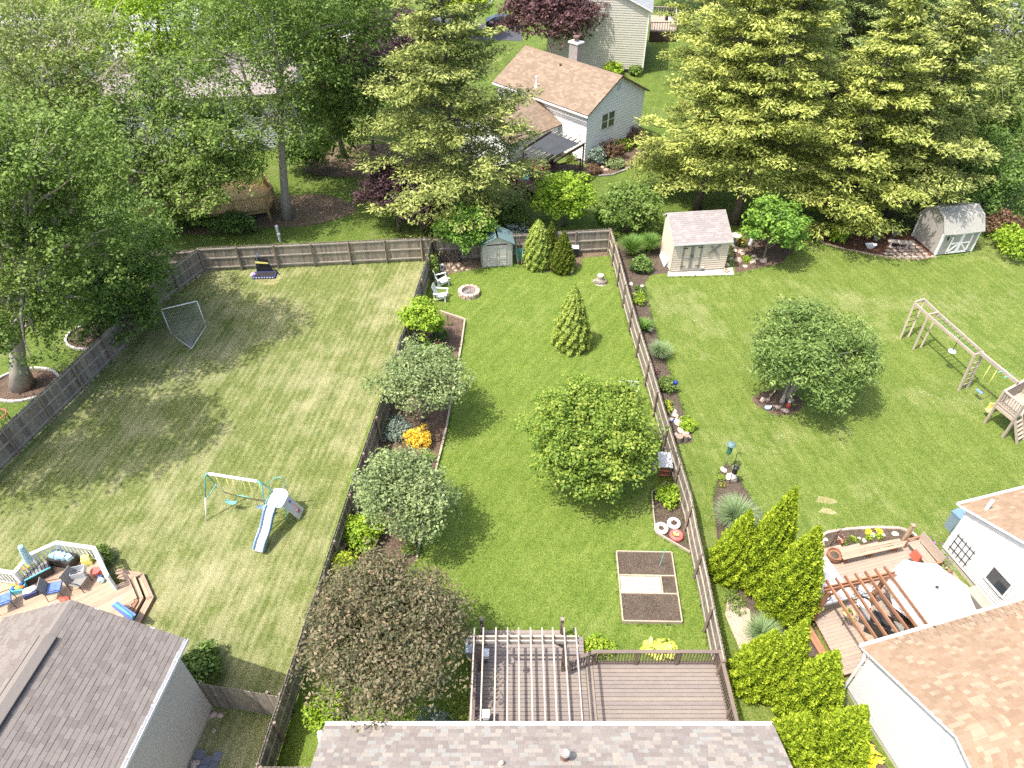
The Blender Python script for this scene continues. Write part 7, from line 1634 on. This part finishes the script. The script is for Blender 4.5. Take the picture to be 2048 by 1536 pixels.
tree('ash_tree', 'pale green tree in the far top left corner', 'tree', b_, [LB(20, 60, 62, 4.5), LB(100, 10, 66, 4.5), LB(-60, 120, 60, 4.5), LB(60, 140, 60, 3.5)], 'leaf_ash', 'bark_grey', .3, 16000, .27, .7, 16, gap=.15, twigs=50, twig_mat='twig_pale')
# top centre and right
b_ = gp(930, 75); tree('maple_tree', 'yellow tinged tree beside the black car', 'tree', b_, dome(b_ + ZU(4.2), 3.0, 3.4, 8, .5, 31), 'leaf_yellow', 'bark_grey', .18, 7000, .33, .6, 14)
b_ = gp(790, 60); tree('maple_tree', 'green tree at the top edge left of the pine', 'tree', b_, dome(b_ + ZU(6.5), 4.5, 4.5, 9, .5, 32), 'leaf_mid', 'bark_grey', .25, 9000, .38, .8, 14)
b_ = gp(1560, 150); tree('oak_tree', 'dark green tree at the top edge behind the golden pines', 'tree', b_, dome(b_ + ZU(6.5), 5, 5, 10, .5, 33), 'leaf_dark', 'bark_grey', .3, 13000, .36, .8, 16)
b_ = gp(1810, 260)
tree('ash_tree', 'pale green half bare tree at the top right', 'tree', b_, [LB(1790, 100, 61, 3.8), LB(1860, 150, 60, 3.4), LB(1720, 60, 63, 3.6), LB(1800, 20, 65, 4), LB(1880, 60, 63, 3.6), LB(1740, 150, 60, 2.8)], 'leaf_ash', 'bark_grey', .3, 24000, .24, .65, 18, twigs=120, twig_mat='twig_pale', gap=.16)
b_ = gp(1985, 330)
tree('ash_tree', 'pale green twiggy tree at the right edge', 'tree', b_, [LB(1970, 150, 54, 3.2), LB(2040, 200, 53, 3.0), LB(1930, 220, 53, 2.6), LB(2010, 80, 56, 3.6), LB(2080, 120, 55, 3.6), LB(1950, 40, 58, 3.4), LB(2000, 280, 52, 2.2)], 'leaf_ash', 'bark_grey', .3, 26000, .22, .6, 18, twigs=130, twig_mat='twig_pale', gap=.16)
b_ = gp(1930, 432)
tree('oak_tree', 'dark green tree drooping over the grey barn roof', 'tree', b_, [LB(1930, 360, 48.5, 2.2), LB(1880, 330, 49.5, 2.0), LB(1990, 350, 48.5, 2.4), LB(2040, 400, 47.5, 2.2), LB(1960, 300, 50, 2.2), LB(1900, 405, 46.3, 1.2, .9), LB(2040, 300, 50, 2.4), LB(1960, 415, 46.4, 1.1, .8)], 'leaf_dark', 'bark_grey', .22, 26000, .2, .48, 20, low=-.8)
b_ = gp(1700, 60); tree('maple_tree', 'yellow green tree at the top edge above the pines', 'tree', b_, dome(b_ + ZU(6.5), 5.5, 5, 10, .5, 35), 'leaf_ash', 'bark_grey', .28, 12000, .4, .85, 15)
b_ = gp(1960, 60); tree('maple_tree', 'green tree at the top edge above the white house gable', 'tree', b_, dome(b_ + ZU(6.5), 5.5, 5, 10, .5, 36), 'leaf_ash', 'bark_grey', .28, 12000, .4, .85, 15)
b_ = gp(1345, 20); tree('maple_tree', 'round green tree at the top edge beside the tan house deck', 'tree', b_, dome(b_ + ZU(5), 4.5, 4, 9, .5, 37), 'leaf_mid', 'bark_grey', .25, 8000, .4, .8, 14)
for k, (px, py, lf) in enumerate(((120, -14, 'leaf_lime'), (360, -20, 'leaf_mid'), (620, -22, 'leaf_mid'), (1500, -14, 'leaf_dark'), (1800, -18, 'leaf_ash'))):
    b_ = gp(px, py); tree('maple_tree', ('lime', 'mid green', 'dark green', 'deep green', 'pale green')[k] + ' tree beyond the road at the top edge, ' + ('far left', 'left of centre', 'above the locust', 'above the golden pines', 'far right')[k], 'tree', b_, dome(b_ + ZU(7), 6, 5.5, 9, .5, 40 + k), lf, 'bark_grey', .3, 8000, .5, 1.0, 13)

# shrubs: middle yard bed
shrub('golden_barberry', 'bright golden orange shrub in the mulched bed', gp(838, 888), .68, .95, 'barberry', 2600, .09, .15, 18)
shrub('boxwood', 'small round dark green boxwood in the mulched bed', gp(882, 678), .48, .72, 'leaf_dark', 1800, .07, .12, 18)
shrub('hydrangea', 'leafy green shrub at the back of the first fruit tree', gp(865, 735), 1.15, 1.25, 'leaf_dogwood', 3400, .14, .22, 18)
shrub('juniper', 'low blue grey juniper beside the clay pot', gp(838, 708), .75, .45, 'juniper', 2000, .1, .18, 18)
shrub('juniper', 'spreading blue grey juniper at the fence under the fruit tree', gp(795, 868), .8, .7, 'juniper', 2400, .1, .2, 18)
shrub('stonecrop', 'low yellow green mound beside the clay pot', gp(886, 715), .32, .16, 'hosta', 700, .06, .09, 14, stems=2)
shrub('perennial', 'small upright green plant in the mulch below the golden shrub', gp(856, 920), .28, .5, 'leaf_lime', 500, .09, .1, 12)
shrub('spirea', 'lime green leafy shrub between the fence and the lower fruit tree', gp(728, 1080), .85, 1.3, 'leaf_lime', 3600, .13, .22, 18)
shrub('false_cypress', 'yellow feathery shrub at the fence above the bronze tree', gp(690, 1150), .62, 1.35, 'leaf_yellow', 2800, .1, .2, 18)
shrub('false_cypress', 'lower yellow feathery shrub tucked behind the bronze tree', gp(688, 1195), .6, 1.0, 'leaf_yellow', 2400, .1, .2, 18)
shrub('perennial', 'light green perennials between fruit tree and bronze tree', gp(752, 1165), .75, .7, 'leaf_lime', 2200, .11, .2, 16)
shrub('perennial', 'lily with an orange flower beside the bed edging', gp(820, 1105), .35, .6, 'leaf_mid', 500, .1, .12, 12, flowers=('bl_orange', 10, .09))
shrub('ivy', 'dark green climber on the fence by the garden chairs', gp(866, 555), .45, 1.5, 'leaf_mid', 1900, .12, .2, 16)
shrub('lilac_plume', 'pale lilac shrub beneath the bronze tree by the gutter', Vector((D(860, 1440, 10.1).x, 10.1, 0)), .7, 1.1, 'juniper', 1800, .11, .2, 16)
shrub('azalea', 'lime green leafy plant in the corner bed by the cabinet', gp(1334, 1000), .55, .75, 'leaf_lime', 1900, .13, .16, 16)
shrub('groundcover', 'yellow flowering plants along the deck corner', gp(1195, 1296), .75, .35, 'leaf_lime', 1500, .09, .15, 14, sq=.5, flowers=('bl_yellow', 40, .07))
shrub('hosta', 'pale green hostas below the deck railing', gp(1320, 1303), .6, .35, 'hosta', 700, .2, .18, 12, sq=.6)
# shrubs: right of the sunlit fence
tuft('feather_grass', 'big arching grass clump beside the corner of the back fence', gp(1262, 512), 1.15, 1.5, 'grass_green', 900, .03)
tuft('feather_grass', 'arching grass clump against the beige shed', gp(1296, 505), 1.0, 1.45, 'grass_green', 800, .03)
tuft('feather_grass', 'dark green grass behind the back fence corner', gp(1200, 452), .9, 1.3, 'grass_green', 600, .03)
shrub('rhododendron', 'dark green rounded bush below the grass clumps by the shed', gp(1282, 540), .72, .95, 'leaf_dark', 2600, .13, .2, 18)
tuft('day_lily', 'broad leaved clump of lilies in the fence flower bed', gp(1287, 662), .75, .8, 'grass_green', 160, .07, cat='plant')
tuft('feather_grass', 'fountain grass clump in the middle of the fence flower bed', gp(1318, 715), .85, 1.0, 'grass_blue', 800, .02)
tuft('feather_grass', 'big pale fountain grass left of the arborvitae trio', gp(1466, 1050), 1.15, 1.35, 'grass_blue', 1300, .02)
tuft('feather_grass', 'dark fountain grass between the two arborvitae groups', gp(1520, 1275), .85, .9, 'grass_blue', 800, .02)
tuft('feather_grass', 'narrow leaved clump at the corner of the white wall', gp(1662, 1410), .5, .7, 'grass_green', 250, .03, cat='plant')
tuft('feather_grass', 'dark strappy clump against the white wall', gp(1708, 1480), .5, .6, 'leaf_dark', 160, .035, cat='plant')
shrub('perennial', 'lime green perennial near the top of the fence flower bed', gp(1276, 605), .42, .6, 'leaf_lime', 1000, .1, .15, 14)
shrub('perennial', 'leafy green clump beside the blue gazing ball', gp(1330, 778), .5, .7, 'leaf_mid', 1500, .12, .16, 16)
shrub('marigold', 'yellow flowers against the sunlit fence', gp(1333, 812), .25, .35, 'leaf_mid', 350, .08, .1, 12, flowers=('bl_yellow', 30, .09))
shrub('marigold', 'second patch of yellow flowers below the first', gp(1339, 822), .2, .3, 'leaf_mid', 300, .08, .1, 12, flowers=('bl_yellow', 24, .09))
shrub('perennial', 'lime green plant at the lower end of the fence flower bed', gp(1374, 855), .4, .5, 'leaf_lime', 800, .12, .14, 14)
shrub('perennial', 'small dark green plant near the shed end of the flower bed', gp(1283, 588), .3, .3, 'leaf_dark', 500, .09, .12, 12)
shrub('perennial', 'low dark green plant in the narrow part of the flower bed', gp(1276, 580), .22, .25, 'leaf_dark', 400, .09, .1, 12)
shrub('perennial', 'small bright plant in the bird feeder bed', gp(1442, 958), .14, .22, 'leaf_lime', 200, .07, .07, 10)
shrub('marigold', 'orange flowers in the bird feeder bed', gp(1444, 972), .16, .22, 'leaf_mid', 200, .07, .07, 10, flowers=('bl_orange', 18, .08))
shrub('hosta', 'pale yellow hosta at the edge of the arborvitae bed', gp(1452, 1105), .35, .35, 'hosta', 260, .18, .12, 12)
shrub('hosta', 'bright yellow hosta at the bottom edge by the white wall', gp(1732, 1518), .42, .35, 'bl_yellow', 260, .19, .12, 12)
shrub('groundcover', 'low green ground cover along the arborvitae bed', gp(1468, 1205), .4, .3, 'leaf_mid', 700, .08, .12, 14, sq=1.6)
shrub('perennial', 'small green mound in the rockery', gp(1494, 522), .35, .3, 'leaf_lime', 700, .08, .12, 14)
shrub('perennial', 'orange flowers behind the bird bath', gp(1482, 492), .35, .5, 'leaf_mid', 500, .1, .14, 12, flowers=('bl_orange', 30, .12))
shrub('hosta', 'yellow green plant in the red mulch bed', gp(1672, 478), .85, 1.1, 'leaf_lime', 2200, .2, .24, 16)
shrub('rhododendron', 'rounded shrub at the right edge below the barn', gp(2025, 508), 1.5, 1.8, 'leaf_lime', 4200, .18, .3, 18)
shrub('rhododendron', 'brownish shrub beside the grey barn', gp(1995, 470), 1.3, 1.7, 'leaf_bronze', 3200, .17, .3, 18)
for k, (px, py, r_, h_, lf, lab) in enumerate(((1222, 318, 1.05, 1.7, 'leaf_bronze', 'bronze leaved bush nearer the pergola by the white house'), (1268, 288, .95, 1.5, 'leaf_bronze', 'bronze leaved bush further along the white house wall'), (1245, 298, .7, .9, 'leaf_lime', 'light green bush between the two bronze bushes'), (1192, 328, .6, 1.5, 'juniper', 'tall greyish plant at the corner of the white house'), (1188, 345, .55, .5, 'leaf_bronze', 'low rusty plant by the dark deck steps'), (1230, 332, .8, .5, 'leaf_apple', 'low grey green plant in the bed by the white house'), (1222, 272, .5, 1.1, 'leaf_mid', 'dark green bush under the white house window'))):
    shrub('garden_shrub', lab, gp(px, py), r_, h_, lf, 1800, .15, .24, 16)
tree('shrub_tree', 'golden drooping foliage below the leaning pine trunk', 'tree', gp(1325, 385), dome(gp(1325, 385) + ZU(2.2), 2.6, 2.0, 8, .5, 51), 'pine_gold', 'bark_pine', .08, 9000, .26, .45, 18, asp=.3)
shrub('garden_shrub', 'wide dark green hedge below the timber deck', gp(470, 462), 1.8, 1.3, 'leaf_dark', 4000, .16, .3, 18, sq=.6); shrub('garden_shrub', 'dark hedge left of the deck stairs', gp(360, 455), 2.0, 1.2, 'leaf_dark', 4000, .16, .3, 18, sq=.6)
shrub('garden_shrub', 'round green bush behind the back fence left of the lime tree', gp(1010, 442), 1.7, 1.6, 'leaf_mid', 4200, .17, .3, 18)
shrub('hosta', 'blue green hosta behind the plastic shed', gp(1035, 468), .9, .6, 'juniper', 900, .25, .22, 14)
shrub('boxwood', 'small green bush at the end of the white railing', gp(205, 1122), .5, .75, 'leaf_mid', 1400, .11, .17, 16)
shrub('laurel', 'dark green bush at the corner of the grey house', gp(408, 1345), .75, 1.1, 'leaf_dark', 3000, .14, .22, 18)
shrub('garden_shrub', 'green foliage at the left of the bronze tree by the roof', Vector((D(650, 1420, 10.8).x, 10.8, 0)), .7, .8, 'leaf_lime', 1600, .12, .2, 16)
shrub('garden_shrub', 'bright bush at the foundation of the tan house', gp(1225, 150), 1.1, 1.2, 'leaf_lime', 1200, .25, .35, 14)
shrub('garden_shrub', 'small bush at the corner of the tan house', gp(1270, 150), .7, .9, 'leaf_mid', 800, .22, .3, 14)

# longer grass where the mower does not reach: fence feet and bed edges
def fringe(lines, n_m=16, seed=1):
    P, H = [], []
    for pts, z in lines:
        W_ = [V2(G(x, y, z)) for x, y in pts]
        for p, q in zip(W_[:-1], W_[1:]):
            for k in range(int((q - p).length * n_m)):
                c = p.lerp(q, random.random()); P.append((c.x + random.gauss(0, .06), c.y + random.gauss(0, .06), 0)); H.append(random.uniform(.05, .16))
    P = np.array(P); H = np.array(H); n = len(P); per = 5
    P = np.repeat(P, per, 0) + RNG.normal(size=(n * per, 3)) * np.array([.03, .03, 0]); H = np.repeat(H, per) * (.6 + .7 * RNG.random(n * per))
    d = RNG.normal(size=(n * per, 3)) * .35; d[:, 2] = 1; d /= np.linalg.norm(d, axis=1, keepdims=True); s = np.cross(d, unit_rand(n * per)); s /= np.linalg.norm(s, axis=1, keepdims=True)
    P[:, 2] = 0; a_ = P - s * .012; b2 = P + s * .012; t_ = P + d * H[:, None]
    vs = np.stack([a_, b2, t_ + s * .003, t_ - s * .003], 1).reshape(-1, 3)
    o = cloud('grass_fringe', 'grass_green', [(vs, RNG.random(n * per))]); return tag(o, 'uncut grass along the fence feet and bed edges', 'grass', kind='stuff')
LF = [(862, 476), (853, 517), (831, 581), (819, 632), (799, 676), (782, 741), (758, 805), (731, 883), (709, 944), (679, 1034), (645, 1137), (599, 1274), (559, 1392), (513, 1532)]
RF = [(1222, 456), (1236, 500), (1256, 575), (1274, 637), (1305, 733), (1331, 821), (1351, 888), (1382, 985), (1395, 1053), (1417, 1150), (1435, 1241), (1447, 1296)]
fringe([(LF, 1.83), (RF, 1.83), ([(395, 495), (862, 474)], 1.83), ([(393, 497), (308, 557), (217, 657), (0, 858)], 1.83), ([(880, 622), (933, 641), (908, 790), (876, 935), (847, 1060)], 0), ([(1303, 985), (1309, 1067), (1380, 1109)], 0), ([(1230, 1106), (1343, 1107), (1365, 1250), (1244, 1248), (1230, 1106)], 0),
    ([(1288, 570), (1312, 660), (1345, 760), (1385, 870)], 0), ([(1425, 1000), (1440, 940), (1480, 960), (1530, 1040)], 0), ([(1632, 480), (1690, 501), (1840, 522), (1942, 508)], 0), ([(1336, 555), (1470, 551), (1560, 530)], 0), ([(398, 1367), (556, 1393)], 1.83), ([(965, 538), (1027, 533), (1130, 550)], 0)])
